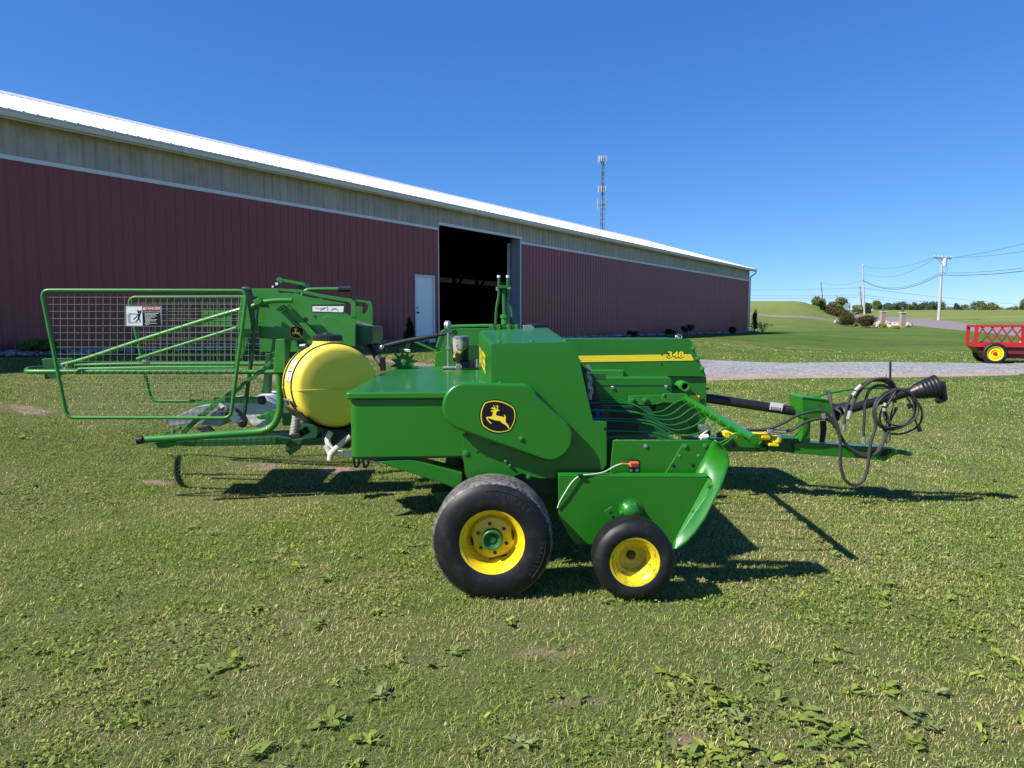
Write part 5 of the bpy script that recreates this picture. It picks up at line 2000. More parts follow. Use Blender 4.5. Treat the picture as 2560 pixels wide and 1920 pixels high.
# twin upright levers
DL = 7.25
for pts in ([(1152, 1128), (1153, 1250), (1150, 1300), (1132, 1400), (1126, 1530)], [(1226, 1128), (1226, 1250), (1230, 1300), (1256, 1400), (1264, 1535)]):
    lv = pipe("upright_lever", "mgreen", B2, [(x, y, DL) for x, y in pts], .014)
    x, y = pts[0]
    pipe("lever_tip", "white_pl", B2, [(x, y - 6, DL), (x, y + 14, DL)], .0175, lv, smooth=False)
part("lever_bridge", "mgreen", [(B2, [(1142, 1206), (1240, 1206), (1240, 1232), (1142, 1232)], 7.2, 7.3)], bevel=.006)
pipe("bridge_pin", "steel", B2, [(1138, 1220, 7.18), (1138, 1250, 7.18)], .012, smooth=False)
pipe("bridge_pin", "green2", B2, [(1225, 1240, 7.18), (1252, 1232, 7.18)], .016, smooth=False)
pipe("centre_rod", "mgreen", B2, [(1193, 1235, DL), (1200, 1470, DL)], .022, smooth=False)
pipe("lever_socket", "green2", B2, [(1201, 1450, DL), (1202, 1530, DL)], .038, smooth=False)
pipe("socket_collar", "green2", B2, [(1201, 1448, DL), (1202, 1478, DL)], .048, smooth=False)
part("lever_base", "dgreen", [(R4, [(620, 50), (900, 50), (900, 130), (620, 130)], 7.0, 7.4)], bevel=.01)

# ---------------------------------------------------------------- preservative tank
tn, tf = at(846, 966, 5.98), at(801, 957, 6.50)
tax = (tf - tn); tlen = tax.length; tax.normalize()
TR_ = 105 / FPX * 5.98 * 1.0
mb = MB()
mb.lathe(tn, tax, [(0, -.012), (TR_ * .60, -.010), (TR_ * .84, -.005), (TR_ * .905, .002), (TR_ * .95, .016), (TR_ * .98, .040), (TR_ * .996, .07), (TR_, .10), (TR_, tlen * .5), (TR_, tlen - .085), (TR_ * .965, tlen - .035), (TR_ * .86, tlen), (TR_ * .6, tlen + .02), (0, tlen + .035)], 80)
tank = mb.build("preservative_tank", "tank", baler, angle=60)
_e1 = V((0, 0, 1)); _e2 = tax.cross(_e1).normalized()
for sg in (-1, 1):
    pr = [(0, -.012), (.30, -.012), (.60, -.011), (.84, -.006), (.905, .001), (.95, .015), (.98, .039), (.997, .07), (1.0, .10), (1.0, tlen * .5), (1.0, tlen - .085)]
    mb = MB(); mb.tube([tn + tax * h + _e2 * (sg * TR_ * k) + V((0, 0, -.02)) for k, h in pr], .004, 6)
    mb.build("mould_seam", "tank", tank)
cc = tn.lerp(tf, .52) + V((0, 0, TR_))
mb = MB(); mb.lathe(cc - V((0, 0, .05)), (0, 0, 1), [(.165, 0), (.145, .035), (.128, .052), (.124, .075)], 48); mb.build("tank_neck", "tank", tank)
mb = MB()
prof_n = 72
mb.lathe(cc, (0, 0, 1), [(.118, .022), (.121, .026), (.121, .070), (.112, .078), (.08, .084), (.045, .086), (.038, .094), (.02, .096), (0, .096)], prof_n)
for k in range(prof_n):
    if k % 2 == 0:
        r_ = (mb.v[k].xy - cc.xy)
        for row in (1, 2):
            v_ = mb.v[row * prof_n + k]
            v_.xy = cc.xy + (v_.xy - cc.xy) * 1.035
capo = mb.build("tank_cap", "black", tank)
e1 = V((0, 0, 1)); e2 = tax.cross(e1).normalized()
for t in (.22, .72):
    arc = []
    for a_ in np.linspace(-118, 118, 50):
        a_ = math.radians(a_)
        arc.append(tn + tax * tlen * (t) + (e1 * math.cos(a_) + e2 * math.sin(a_)) * (TR_ + .003))
    mb = MB(); mb.tube(arc, .010, 6, flat=1.0)
    st = mb.build("tank_strap", "black", tank)
# cradle under the tank
mb = MB()
arc = [tn + tax * -.015 + (e1 * math.cos(math.radians(a_)) + e2 * math.sin(math.radians(a_))) * (TR_ + .012) for a_ in np.linspace(122, 238, 26)]
arc2 = [tn + tax * -.015 + (e1 * math.cos(math.radians(a_)) + e2 * math.sin(math.radians(a_))) * (TR_ + .022) for a_ in np.linspace(238, 122, 26)]
mb.extrude(arc + arc2, tax * (tlen + .03))
cradle = mb.build("tank_cradle", "black", baler)
# label on the barrel's left side
def barrel(t, a_deg, off=.0015):
    a_ = math.radians(a_deg)
    return tn + tax * tlen * t + (e1 * math.cos(a_) + e2 * math.sin(a_)) * (TR_ + off)
sgn = 1 if e2.dot(-LEN) > 0 else -1
def barrel_patch(name, mat, t0, t1, a0, a1, off, parent):
    mb = MB()
    vs, fs = [], []
    for i in range(7):
        for j in range(7):
            vs.append(barrel(t0 + (t1 - t0) * i / 6, sgn * (a0 + (a1 - a0) * j / 6), off))
    for i in range(6):
        for j in range(6):
            k = i * 7 + j
            fs.append((k, k + 1, k + 8, k + 7))
    mb.add(vs, fs)
    o = mb.build(name, mat, parent)
    sm = o.modifiers.new("thickness", 'SOLIDIFY'); sm.thickness = .001; sm.offset = 0
    return o
tl = barrel_patch("tank_label", "decal_w", .30, .62, 52, 84, .002, tank)
barrel_patch("label_band", "decal_y", .33, .59, 62, 66, .004, tank)
barrel_patch("label_mark", "decal_blue", .35, .57, 68, 70.5, .004, tank)
barrel_patch("label_mark", "decal_blue", .42, .48, 77, 80, .004, tank)
# hold-down hooks, hoses beneath
for x, y0, y1, d in ((350, 965, 1080, 6.42), (452, 992, 1115, 6.05)):
    pipe("hold_down_bolt", "steel", R2, [(x, y0, d), (x + 20, y1, d)], .008, cradle, smooth=False)
    pipe("hold_down_hook", "steel", R2, [(x - 12, y0 + 2, d), (x + 18, y0 + 2, d)], .008, cradle, smooth=False)
part("cradle_arm", "steel", [(R2, [(342, 1072), (480, 1110), (482, 1120), (342, 1082)], 6.0, 6.03)], parent=cradle, bevel=.002)
part("cradle_bracket", "black", [(R2, [(372, 1080), (480, 1110), (530, 1150), (600, 1240), (690, 1310), (700, 1330), (600, 1290), (470, 1210)], 6.05, 6.5)], parent=cradle, bevel=.005)
part("pump_box", "black", [(R2, [(650, 1320), (880, 1330), (880, 1470), (740, 1470), (650, 1410)], 6.2, 6.6)], bevel=.01)
pipe("white_hose", "white_pl", R2, [(725, 1338, 6.1), (700, 1390, 6.08), (708, 1440, 6.06), (750, 1490, 6.05), (810, 1510, 6.05), (900, 1518, 6.05)], .024)
pipe("pale_strap", "straw_w", R2, [(880, 1370, 6.0), (790, 1450, 6.0), (730, 1510, 6.0), (715, 1565, 6.0)], .024)
pipe("white_fitting", "white_pl", R2, [(672, 1450, 6.02), (695, 1470, 6.02), (722, 1520, 6.02)], .022)
for k in range(4):
    x = 905 + 37 * k
    pipe("hanging_hose", "hose", R2, [(x, 1540, 6.3), (x + 8, 1590, 6.3), (x + (-14 if k % 2 else 12), 1625, 6.3)], .010, cradle)
part("white_valve", "white_pl", [(R2, [(1075, 1578), (1112, 1578), (1112, 1608), (1075, 1608)], 6.2, 6.26)], bevel=.006)

# ---------------------------------------------------------------- bale thrower
DN, DF = 6.70, 8.17


def mesh_guard(tl_, tr_, br_, bl_, d, rad, tube_r, name, sp=56.3):
    out = rounded([tl_, tr_, br_, bl_], [70, 70, 60, 60], 7)
    P = [A(R1, x, y, d) for x, y in out]
    mb = MB(); mb.tube(P, tube_r, 12, closed=True)
    g = mb.build(name, "green2", baler)
    lerp = lambda a_, b_, t: a_ + (b_ - a_) * t
    xl = lambda y: lerp(tl_[0], bl_[0], (y - tl_[1]) / (bl_[1] - tl_[1]))
    xr = lambda y: lerp(tr_[0], br_[0], (y - tr_[1]) / (br_[1] - tr_[1]))
    y0, y1 = tl_[1] + 8, bl_[1] - 8
    mb = MB()
    y = y0 + sp * .85
    while y < y1:
        mb.tube([A(R1, xl(y) + 8, y, d), A(R1, xr(y) - 8, y, d)], rad, 5)
        y += sp
    x = min(tl_[0], bl_[0]) + sp * 1.7
    while x < max(tr_[0], br_[0]) - 4:
        ya, yb = y0, y1
        if x < bl_[0]:
            yb = min(yb, tl_[1] + (x - tl_[0]) / (bl_[0] - tl_[0]) * (bl_[1] - tl_[1]) - 10)
        if x > br_[0]:
            yb = min(yb, tr_[1] + (x - tr_[0]) / (br_[0] - tr_[0]) * (br_[1] - tr_[1]) - 10)
        if yb > ya + 10:
            mb.tube([A(R1, x, ya + 20, d + .004), A(R1, x, yb, d + .004)], rad, 5)
        x += sp
    mb.build("wire_mesh", "wiremesh", g)
    return g


gn = mesh_guard((325, 270), (1952, 274), (1822, 1280), (530, 1276), DN, .0017, .0165, "side_guard")
gf_ = mesh_guard((1010, 325), (2230, 320), (2110, 1146), (1195, 1146), DF, .0018, .0175, "side_guard", 46)
# danger decal
dz = DN - .02
dgp = part("danger_sign", "steel", [(R1, [(991, 392), (1277, 394), (1277, 557), (991, 555)], dz, dz + .004)], parent=gn, bevel=0)
def dec(nm, mt, pts, off):
    return part(nm, mt, [(R1, pts, dz - off, dz - off * .4)], parent=gn, bevel=0, smooth=False)
dec("sign_picture", "decal_w", [(998, 400), (1122, 401), (1127, 550), (1003, 549)], .001)
dec("sign_header", "decal_r", [(1123, 396), (1262, 398), (1262, 432), (1123, 430)], .001)
dec("sign_text_panel", "decal_b", [(1123, 431), (1264, 433), (1272, 552), (1128, 551)], .001)
dec("sign_picture_guard", "zinc", [(1005, 462), (1025, 450), (1090, 455), (1080, 462), (1030, 462), (1030, 520), (1100, 525), (1100, 530), (1012, 532)], .002)
man_ = [stroke2d([(1085, 425), (1092, 448), (1100, 462)], 7, 7), stroke2d([(1114, 428), (1112, 448), (1104, 462)], 7, 7), stroke2d([(1101, 455), (1098, 480), (1092, 492)], 17, 13), stroke2d([(1093, 488), (1088, 505), (1070, 518)], 9, 6), stroke2d([(1096, 488), (1104, 505), (1108, 523)], 9, 6), stroke2d([(1052, 500), (1072, 485), (1090, 460)], 6, 3)]
mb = MB()
for j, lp in enumerate(man_):
    mb.extrude([A(R1, x, y, dz) - LAT * (.002 + j * .0002) for x, y in lp], LAT * .0008)
hc = V((1100, 440))
mb.extrude([A(R1, hc.x + 9 * math.cos(t), hc.y + 9 * math.sin(t), dz) - LAT * .0034 for t in np.linspace(0, 6.283, 15)[:-1]], LAT * .0008)
mb.build("sign_figure", "decal_b", gn, smooth=False)
pxd = 1 / FPX * DN * .31646
mb = MB(); mb.text("DANGER", A(R1, 1204, 415, dz - .0022), LEN * 1.12, V((0, 0, 1)), 26 * pxd, 0, .015)
mb.extrude([A(R1, x, y, dz) - LAT * .002 for x, y in ((1127, 425), (1138, 404), (1149, 425))], LAT * .0008)
mb.build("sign_word", "decal_w", gn, smooth=False)
mb = MB()
mb.text("TO AVOID PERSONAL INJURY", A(R1, 1190, 441, dz - .0022), LEN, V((0, 0, 1)), 10.5 * pxd, 0, .01)
rl = random.Random(5)
for k, (x0, x1) in enumerate(((1145, 1250), (1145, 1228), (1145, 1236), (1145, 1222), (1150, 1190), (1145, 1240), (1150, 1226), (1150, 1180), (1145, 1238), (1150, 1176))):
    y = 452 + k * 9.6
    x = x0
    while x < x1:
        wd_ = rl.uniform(7, 17)
        mb.extrude([A(R1, a_, b_, dz) - LAT * .002 for a_, b_ in ((x, y), (min(x + wd_, x1 + 3), y), (min(x + wd_, x1 + 3), y + 4.2), (x, y + 4.2))], LAT * .0008)
        x += wd_ + 3.5
mb.build("sign_small_text", "decal_w", gn, smooth=False)

# sign plate on the far guard seen from behind
part("far_sign", "green2", [(R1, [(1598, 428), (1825, 426), (1822, 552), (1602, 556)], DF + .03, DF + .035)], parent=gf_, bevel=0)
# loop rail and diagonal tubes
pipe("loop_rail", "green2", R1, [(2420, 915, 6.78), (2212, 916, 6.78), (1900, 915, 6.8), (1200, 914, 6.8), (600, 913, 6.8), (260, 914, 6.82), (213, 908, 6.9), (232, 892, 7.1), (330, 884, 7.5), (480, 872, 8.0), (640, 864, 8.1), (900, 856, 8.1), (1400, 853, 8.1), (2100, 852, 8.1), (2400, 850, 8.1)], .0225, n=12)
part("rear_plate", "dgreen", [(R1, [(328, 818), (345, 812), (572, 806), (574, 880), (440, 968), (355, 972), (348, 900)], 7.3, 7.33)], bevel=.003)
pipe("diagonal_brace", "green2", R1, [(490, 862, 7.2), (700, 806, 7.15), (1150, 656, 7.05), (1700, 482, 6.95), (1960, 408, 6.9), (2080, 366, 6.88), (2190, 352, 6.88), (2310, 350, 6.88)], .024, n=12)
pipe("far_brace", "green2", R1, [(1085, 815, 8.0), (1300, 745, 7.9), (1870, 568, 7.7)], .020, n=12)
part("brace_lug", "green2", [(R1, [(1075, 838), (1090, 805), (1185, 800), (1180, 848)], 8.0, 8.02)], bevel=.003)
bolt(baler, spot(R1, 1148, 830, 7.99), .03, .02, "steel")
pipe("rail_end_clip", "steel", R1, [(485, 862, 7.16), (510, 890, 7.16), (530, 850, 7.16)], .006)
pipe("lower_tube", "green2", R1, [(620, 895, 7.4), (1250, 880, 7.4), (1850, 880, 7.4)], .018, smooth=False)
part("guard_upright", "green2", [(R1, [(1904, 318), (1948, 330), (1986, 560), (1930, 760), (1850, 905), (1868, 560)], 6.86, 6.89)], bevel=.003)
part("roller_housing", "black", [(R1, [(1915, 258), (1975, 262), (2030, 420), (2045, 520), (2000, 600), (1965, 420)], 7.0, 7.3)], bevel=.004)
pipe("swing_rod", "dgreen", R1, [(2040, 350, 6.9), (2028, 440, 6.9), (1985, 820, 6.9), (1930, 1245, 6.9)], .020, smooth=False)
part("swing_lug", "green2", [(R1, [(1998, 352), (2048, 328), (2072, 350), (2060, 372), (2010, 392)], 6.84, 6.88)], bevel=.003)
# thrower side panels
tp = [(88, 196), (300, 196), (316, 236), (400, 226), (530, 262), (840, 316), (836, 388), (890, 420), (925, 420), (925, 660), (700, 702), (160, 702), (145, 480), (128, 330)]
tpn = part("thrower_panel", "green2", [(R2, tp, 7.0, 7.02)], bevel=.003)
strip_ = [(296, 195), (480, 204), (640, 240), (885, 278), (920, 300), (926, 425), (884, 425), (886, 325), (866, 305), (640, 266), (500, 232), (312, 214)]
part("panel_rim", "green2", [(R2, strip_, 6.994, 7.014)], parent=tpn, bevel=.003)
emblem(tpn, *R2(453, 544), 57 * .31348, 7.0)
part("panel_sticker", "decal_w", [(R2, [(578, 336), (828, 336), (822, 384), (578, 378)], 6.995, 6.998)], parent=tpn, bevel=0)
mb = MB()
for y, x0, x1 in ((342, 610, 670), (342, 730, 790)):
    mb.prism(R2, [(x0, 326), (x1, 326), (x1, 334), (x0, 334)], 6.996, 6.998)
for pts in ([(600, 352), (640, 356), (690, 348)], [(640, 370), (680, 352)], [(720, 372), (770, 350)], [(730, 350), (790, 372)], [(698, 338), (700, 382)]):
    mb.prism(R2, stroke2d(pts, 3, 3), 6.9935, 6.9945)
mb.build("sticker_drawing", "decal_b", tpn, smooth=False)
part("sticker_edge", "decal_b", [(R2, [(572, 326), (834, 322), (834, 330), (580, 335), (578, 382), (572, 382)], 6.9955, 6.998)], parent=tpn, bevel=0)
for nm, mt, dx, off, bold in (("number_shadow", "decal_b", -4, .0022, .05), ("number", "decal_y", 0, .0032, .03)):
    mb = MB()
    mb.text("42", A(R2, 822 + dx, 567 - dx, 7.0 - off), LEN * 1.2, V((0, 0, 1)), 66 * .31348 / FPX * 7.0, 0, bold)
    mb.build(nm, mt, tpn, smooth=False)
for x, y, r_ in ((523, 440, .020), (598, 418, .012), (448, 460, .013), (490, 640, .045)):
    mb = MB()
    c = A(R2, x, y, 6.998)
    mb.lathe(c, -LAT, [(r_, -.001), (r_, .001), (0, .0012)], 20)
    mb.build("panel_hole", "black", tpn)
pipe("knob_shaft", "steel", R2, [(478, 658, 6.95), (530, 652, 6.95)], .022, tpn, smooth=False)
pipe("knob_shaft", "hose", R2, [(525, 650, 6.9), (580, 645, 6.95)], .016, tpn, smooth=False)
part("rub_plate", "green2", [(R2, [(655, 430), (700, 415), (920, 485), (920, 655), (655, 655)], 6.991, 6.999)], parent=tpn, bevel=.003)
part("panel_strut", "green2", [(R2, [(345, 330), (375, 320), (620, 570), (622, 620), (596, 620)], 6.94, 6.985)], parent=tpn, bevel=.003)
part("strut_foot", "green2", [(R2, [(285, 362), (345, 318), (372, 335), (308, 378)], 6.92, 6.99)], parent=tpn, bevel=.003)
tpf = part("thrower_panel", "green2", [(R2, [(925, 283), (1040, 298), (1056, 325), (1058, 498), (925, 472), (925, 335), (980, 343), (974, 390), (995, 402), (1016, 372), (1027, 335), (1005, 312), (925, 302)], 7.9, 7.92)], bevel=.003)
tpf["label"] = "far panel with a hooked slot"
part("thrower_drum", "dgreen", [(R2, [(920, 488), (1058, 498), (1062, 600), (1040, 640), (920, 655)], 7.1, 7.9)], bevel=.01)
part("drum_ledge", "steel", [(R2, [(922, 445), (1055, 488), (1055, 496), (922, 474)], 7.3, 7.34)], bevel=0)
# top bracket with decal and crank handle
tb1 = part("top_bracket", "green2", [(R2, [(240, 190), (302, 106), (348, 122), (312, 192)], 7.3, 7.33), (R2, [(348, 120), (516, 150), (526, 186), (500, 172), (345, 142)], 7.3, 7.5), (R2, [(470, 168), (522, 176), (482, 262), (420, 250)], 7.45, 7.47)], bevel=.003)
part("bracket_decal", "decal_b", [(R2, [(240, 188), (284, 128), (322, 150), (298, 192)], 7.295, 7.299)], parent=tb1, bevel=0)
part("decal_mark", "decal_w", [(R2, [(278, 150), (300, 146), (306, 160), (292, 172), (282, 165)], 7.292, 7.2945)], parent=tb1, bevel=0)
part("decal_mark", "decal_w", [(R2, rounded([(254, 172), (270, 172), (268, 188), (252, 188)], 6), 7.292, 7.2945)], parent=tb1, bevel=0)
hn = pipe("crank_handle", "green2", R2, [(490, 262, 7.2), (505, 232, 7.2), (530, 210, 7.2), (580, 202, 7.2), (790, 200, 7.2)], .018)
pipe("hand_grip", "black", R2, [(786, 200, 7.2), (820, 200, 7.2), (888, 200, 7.2)], .030, hn, smooth=False)
part("panel_lug", "green2", [(R2, [(625, 262), (655, 258), (660, 280), (620, 290)], 7.0, 7.05)], bevel=.002)
pipe("debris_edge", "hose", R2, [(20, 200, 6.95), (50, 196, 6.95), (80, 206, 6.95)], .02)
# upright post, curved lower rail, links
part("post", "green2", [(R2, [(284, 600), (356, 598), (364, 700), (362, 870), (268, 868), (276, 700)], 6.66, 6.80)], bevel=.008)
pipe("lower_rail", "green2", R2, [(312, 880, 6.74), (318, 1000, 6.74), (322, 1110, 6.74), (306, 1210, 6.74), (262, 1290, 6.74), (190, 1330, 6.74), (60, 1346, 6.74), (-150, 1360, 6.72), (-450, 1382, 6.70), (-770, 1400, 6.68)], .034, n=14)
c0, c1 = A(R1, 1130, 1452, 6.66), A(R1, 1088, 1456, 6.66)
mb = MB(); mb.tube([c0, c1], [.036, .040], 16); mb.build("rail_cap", "black", baler)
part("frame_beam", "dgreen", [(R2, [(-700, 1436), (-640, 1405), (0, 1392), (285, 1378), (400, 1400), (700, 1380), (860, 1372), (860, 1432), (700, 1442), (410, 1452), (404, 1530), (360, 1490), (362, 1440), (0, 1450), (-400, 1456)], 6.86, 7.3)], bevel=.006)
part("beam_plate", "green2", [(R2, [(285, 1378), (404, 1402), (365, 1442), (300, 1400)], 6.80, 6.85)], bevel=.003)
pipe("grab_loop", "green2", R1, [(1390, 1476, 6.7), (1290, 1484, 6.7), (1250, 1492, 6.7), (1262, 1508, 6.7), (1330, 1504, 6.7), (1395, 1482, 6.7)], .014)
part("beam_stiffener", "green2", [(R1, [(1408, 1492), (1460, 1462), (1540, 1492), (1495, 1508)], 6.80, 6.84)], bevel=.003)
part("lift_link", "green2", [(R1, [(1420, 1392), (1440, 1376), (1560, 1260), (1690, 1150), (1905, 1010), (1925, 1040), (1720, 1175), (1560, 1310), (1450, 1412)], 7.0, 7.03)], bevel=.003)
part("lift_link", "green2", [(R2, [(0, 955), (80, 905), (300, 722), (312, 745), (110, 920), (0, 985)], 6.86, 6.88)], bevel=.003)
part("lift_link", "green2", [(R1, [(1195, 1430), (1330, 1385), (1420, 1345), (1425, 1372), (1340, 1410), (1215, 1450)], 6.9, 6.93)], bevel=.003)
part("rear_post", "dgreen", [(R2, [(205, 712), (244, 712), (232, 1060), (170, 1055)], 7.5, 7.6)], bevel=.008)
pipe("link_stud", "steel", R1, [(1365, 1375, 6.9), (1366, 1415, 6.9)], .016, smooth=False)
pipe("link_stud", "steel", R1, [(1432, 1375, 6.9), (1434, 1405, 6.9)], .016, smooth=False)
pipe("link_stud", "steel", R1, [(1790, 1180, 6.8), (1792, 1215, 6.8)], .014, smooth=False)
# belt pan
pan = part("belt_pan", "grey_belt", [(R1, [(1305, 1305), (1560, 1190), (1730, 1160), (1800, 1250), (1770, 1290), (1740, 1345), (1500, 1325), (1360, 1345)], 7.05, 7.9)], bevel=.006)
part("pan_side", "white_pl", [(R1, [(1720, 1170), (1740, 1160), (1950, 1310), (1900, 1352), (1790, 1270)], 6.98, 7.02)], bevel=.003)
part("chute_sheet", "white_pl", [(R2, rounded([(-30, 1140), (40, 1110), (90, 1060), (190, 1062), (282, 1130), (262, 1190), (200, 1290), (150, 1305), (95, 1288), (70, 1250), (0, 1180)], 18), 7.15, 7.8)], bevel=.008)
part("pan_bracket", "dgreen", [(R1, [(1690, 1115), (1990, 1112), (2090, 1108), (2090, 1170), (1990, 1160), (1850, 1165), (1690, 1155)], 7.1, 7.13)], bevel=.003)
part("pan_bracket", "green2", [(R1, [(1535, 1165), (1640, 1130), (1700, 1150), (1690, 1195), (1540, 1210)], 7.2, 7.24)], bevel=.003)
for x, y, R_ in ((1780, 1225, R1), (2070, 1140, R1), (1918, 1318, R1), (20, 1270, R2)):
    bolt(pan, spot(R_, x, y, 6.96), .032, .03, "hose")
part("pan_scraper", "black", [(R1, [(1850, 1200), (1935, 1255), (1955, 1300), (1920, 1350), (1880, 1340), (1905, 1290)], 6.94, 6.97)], bevel=.003)
part("pan_flap", "hose", [(R1, [(1545, 1360), (1640, 1345), (1690, 1385), (1600, 1398)], 7.0, 7.05)], bevel=.003)
part("chute_arm", "green2", [(R2, [(125, 1215), (180, 1198), (290, 1160), (300, 1210), (250, 1250), (200, 1240), (150, 1240)], 6.9, 6.94)], bevel=.004)
part("rear_yellow_plate", "decal_y", [(R2, [(365, 1132), (430, 1132), (445, 1180), (368, 1185)], 6.96, 6.98)], bevel=0)
part("gear_plate", "green2", [(R2, [(330, 1190), (400, 1190), (420, 1290), (340, 1290)], 7.0, 7.05)], bevel=.003)
# coil spring
P = []
s0, s1 = A(R2, 452, 1190, 6.62), A(R2, 432, 1365, 6.62)
axs = (s1 - s0).normalized()
f1 = axs.cross(LAT).normalized(); f2 = axs.cross(f1)
for k in range(15 * 12 + 1):
    t = k / (15 * 12)
    a_ = 2 * math.pi * k / 12
    P.append(s0.lerp(s1, t) + (f1 * math.cos(a_) + f2 * math.sin(a_)) * (.032 + .008 * t))
mb = MB(); mb.tube(P, .0065, 6); mb.build("coil_spring", "zinc", baler)
part("spring_seat", "black", [(R2, [(400, 1360), (470, 1350), (480, 1390), (400, 1400)], 6.55, 6.7)], bevel=.005)
part("lower_brace", "dgreen", [(R2, [(470, 1275), (640, 1290), (650, 1340), (600, 1390), (480, 1390), (470, 1320)], 6.9, 7.1)], bevel=.006)
pipe("shock", "black", R2, [(500, 1310, 6.7), (530, 1360, 6.7)], .045, smooth=False)

# ---------------------------------------------------------------- tongue, driveline, hoses
DG = 7.12
beam = part("tongue_rear", G, [(R6, [(-20, 702), (655, 700), (660, 715), (655, 812), (-20, 812)], DG, DG + .16)], bevel=.008)
mb = MB(); mb.lathe(A(R6, 371, 757, DG - .002), -LAT, [(.022, -.001), (.028, .0005), (.022, .0015), (.0, .001)], 24); mb.build("beam_hole", "black", beam)
mb = MB(); c = A(R6, 622, 758, DG - .05); mb.lathe(c, LAT, [(.026, 0), (.040, 0), (.040, .3), (.026, .3), (.024, .01)], 24, closed=True); mb.build("swing_pin_tube", "green2", beam)
pipe("pin_handle", "green2", R6, [(540, 764, 7.05), (600, 762, 7.05)], .007, beam, smooth=False)
part("beam_gusset", G, [(R6, [(570, 795), (610, 775), (650, 790), (640, 812), (600, 812)], 7.08, 7.11)], parent=beam, bevel=.003)
mb = MB()
c = A(R6, 695, 785, 7.06)
mb.tube([c + LEN * math.cos(t) * .032 + V((0, 0, math.sin(t) * .032)) for t in np.linspace(0, 6.283, 25)[:-1]], .007, 8, closed=True)
mb.build("lynch_ring", "green2", beam)
ton = part("tongue_front", G, [(R6, [(858, 740), (1000, 738), (1480, 770), (1650, 776), (1692, 800), (1690, 835), (1608, 888), (1480, 872), (870, 826)], 7.02, 7.18)], bevel=.008)
part("tongue_swivel", "dgreen", [(R6, [(650, 720), (760, 700), (905, 715), (870, 745), (868, 824), (760, 812), (650, 800)], 7.05, 7.2)], bevel=.006)
part("tongue_cap", "dgreen", [(R6, [(740, 702), (900, 706), (905, 714), (800, 722), (735, 715)], 7.0, 7.25)], bevel=.004)
part("hitch_nose", "green2", [(R6, [(1645, 780), (1690, 790), (1760, 815), (1760, 832), (1690, 838), (1625, 860)], 7.06, 7.14)], bevel=.006)
c = A(R6, 1755, 817, 7.10)
mb = MB(); mb.tube([c + LEN * math.cos(t) * .052 + LAT * math.sin(t) * .062 + V((0, 0, -.01 * math.cos(t))) for t in np.linspace(0, 6.283, 33)[:-1]], .022, 12, closed=True)
mb.build("hitch_eye", "green2", ton)
part("tongue_plate", "decal_b", [(R6, [(1590, 800), (1650, 785), (1655, 815), (1600, 850), (1560, 850)], 7.012, 7.018)], parent=ton, bevel=0)
sup = part("driveline_support", G, [(R6, [(926, 372), (945, 365), (1160, 392), (1168, 400), (1168, 505), (1150, 520), (1000, 552), (938, 535)], 6.98, 7.28), (R6, [(938, 530), (1000, 548), (995, 640), (994, 765), (920, 770), (905, 745), (928, 690)], 7.03, 7.15)], bevel=.006)
part("support_lip", "green2", [(R6, [(926, 372), (945, 362), (1160, 388), (1168, 400)], 6.97, 7.30)], parent=sup, bevel=.003)
for x, y in ((1067, 433), (1100, 482)):
    bolt(sup, spot(R6, x, y, 6.978), .006, .004, "dgreen")
sh0 = pipe("driveline_tube", "black", R6, [(100, 368, 7.3), (160, 376, 7.3), (940, 492, 7.18)], .049, smooth=False, n=24)
part("driveline_sticker", "decal_w", [(R6, [(668, 420), (680, 406), (778, 420), (762, 482), (664, 468)], 7.148, 7.150)], parent=sh0, bevel=0)
part("sticker_panel", "decal_r", [(R6, [(676, 444), (756, 455), (752, 476), (672, 464)], 7.145, 7.1475)], parent=sh0, bevel=0)
mb = MB(); mb.text("DANGER", A(R6, 715, 460, 7.1435), LEN * math.cos(.14) - V((0, 0, math.sin(.14))), V((0, 0, 1)) * math.cos(.14) + LEN * math.sin(.14), 18 * .30741 / FPX * 7.15, 0, .01); mb.build("sticker_word", "decal_w", sh0, smooth=False)
part("tube_fin", "black", [(R6, [(148, 290), (160, 288), (190, 303), (150, 308)], 7.3, 7.32)], bevel=0)
# shield bell behind the support, forward shaft, end cone and yoke
b0, b1 = A(R6, 1168, 450, 7.16), A(R6, 1262, 500, 7.12)
mb = MB(); axb = (b1 - b0).normalized(); lb_ = (b1 - b0).length
mb.lathe(b0, axb, [(.05, 0), (.055, lb_ * .2), (.09, lb_ * .45), (.13, lb_ * .85), (.122, lb_ * .87), (.05, lb_ * .4)], 28)
mb.build("shield_bell", "black", baler)
pipe("front_shaft", "black", R6, [(1230, 482, 7.12), (1340, 458, 7.12), (1810, 322, 7.05)], .046, smooth=False, n=20)
c0, c1 = A(R6, 1790, 328, 7.05), A(R6, 2045, 300, 7.0)
axc = (A(R6, 2010, 300, 7.0) - A(R6, 1800, 352, 7.05)).normalized()
c0 = A(R6, 1795, 335, 7.05)
mb = MB()
lc = .30
prof = [(.045, 0), (.052, .02), (.078, .07), (.084, .09), (.086, .105)]
for k in range(5):
    h = .105 + k * .034
    r_ = .086 + k * .0065
    prof += [(r_ + .003, h + .004), (r_ + .007, h + .015), (r_ + .004, h + .027), (r_, h + .031)]
prof += [(.120, .28), (.114, .283), (.05, .2)]
mb.lathe(c0, axc, prof, 36)
cone = mb.build("shield_cone", "black", baler)
part("cone_mark", "orange", [(R6, [(1832, 288), (1850, 280), (1855, 290), (1838, 298)], 6.955, 6.96)], parent=cone, bevel=0)
y0 = c0 + axc * .52
mb = MB()
dn = (A(R6, 2085, 385, 7.0) - A(R6, 2020, 330, 7.0)).normalized()
mb.tube([c0 + axc * .20, c0 + axc * .31 - V((0, 0, .01)), A(R6, 2070, 375, 6.98)], [.075, .068, .045], 14)
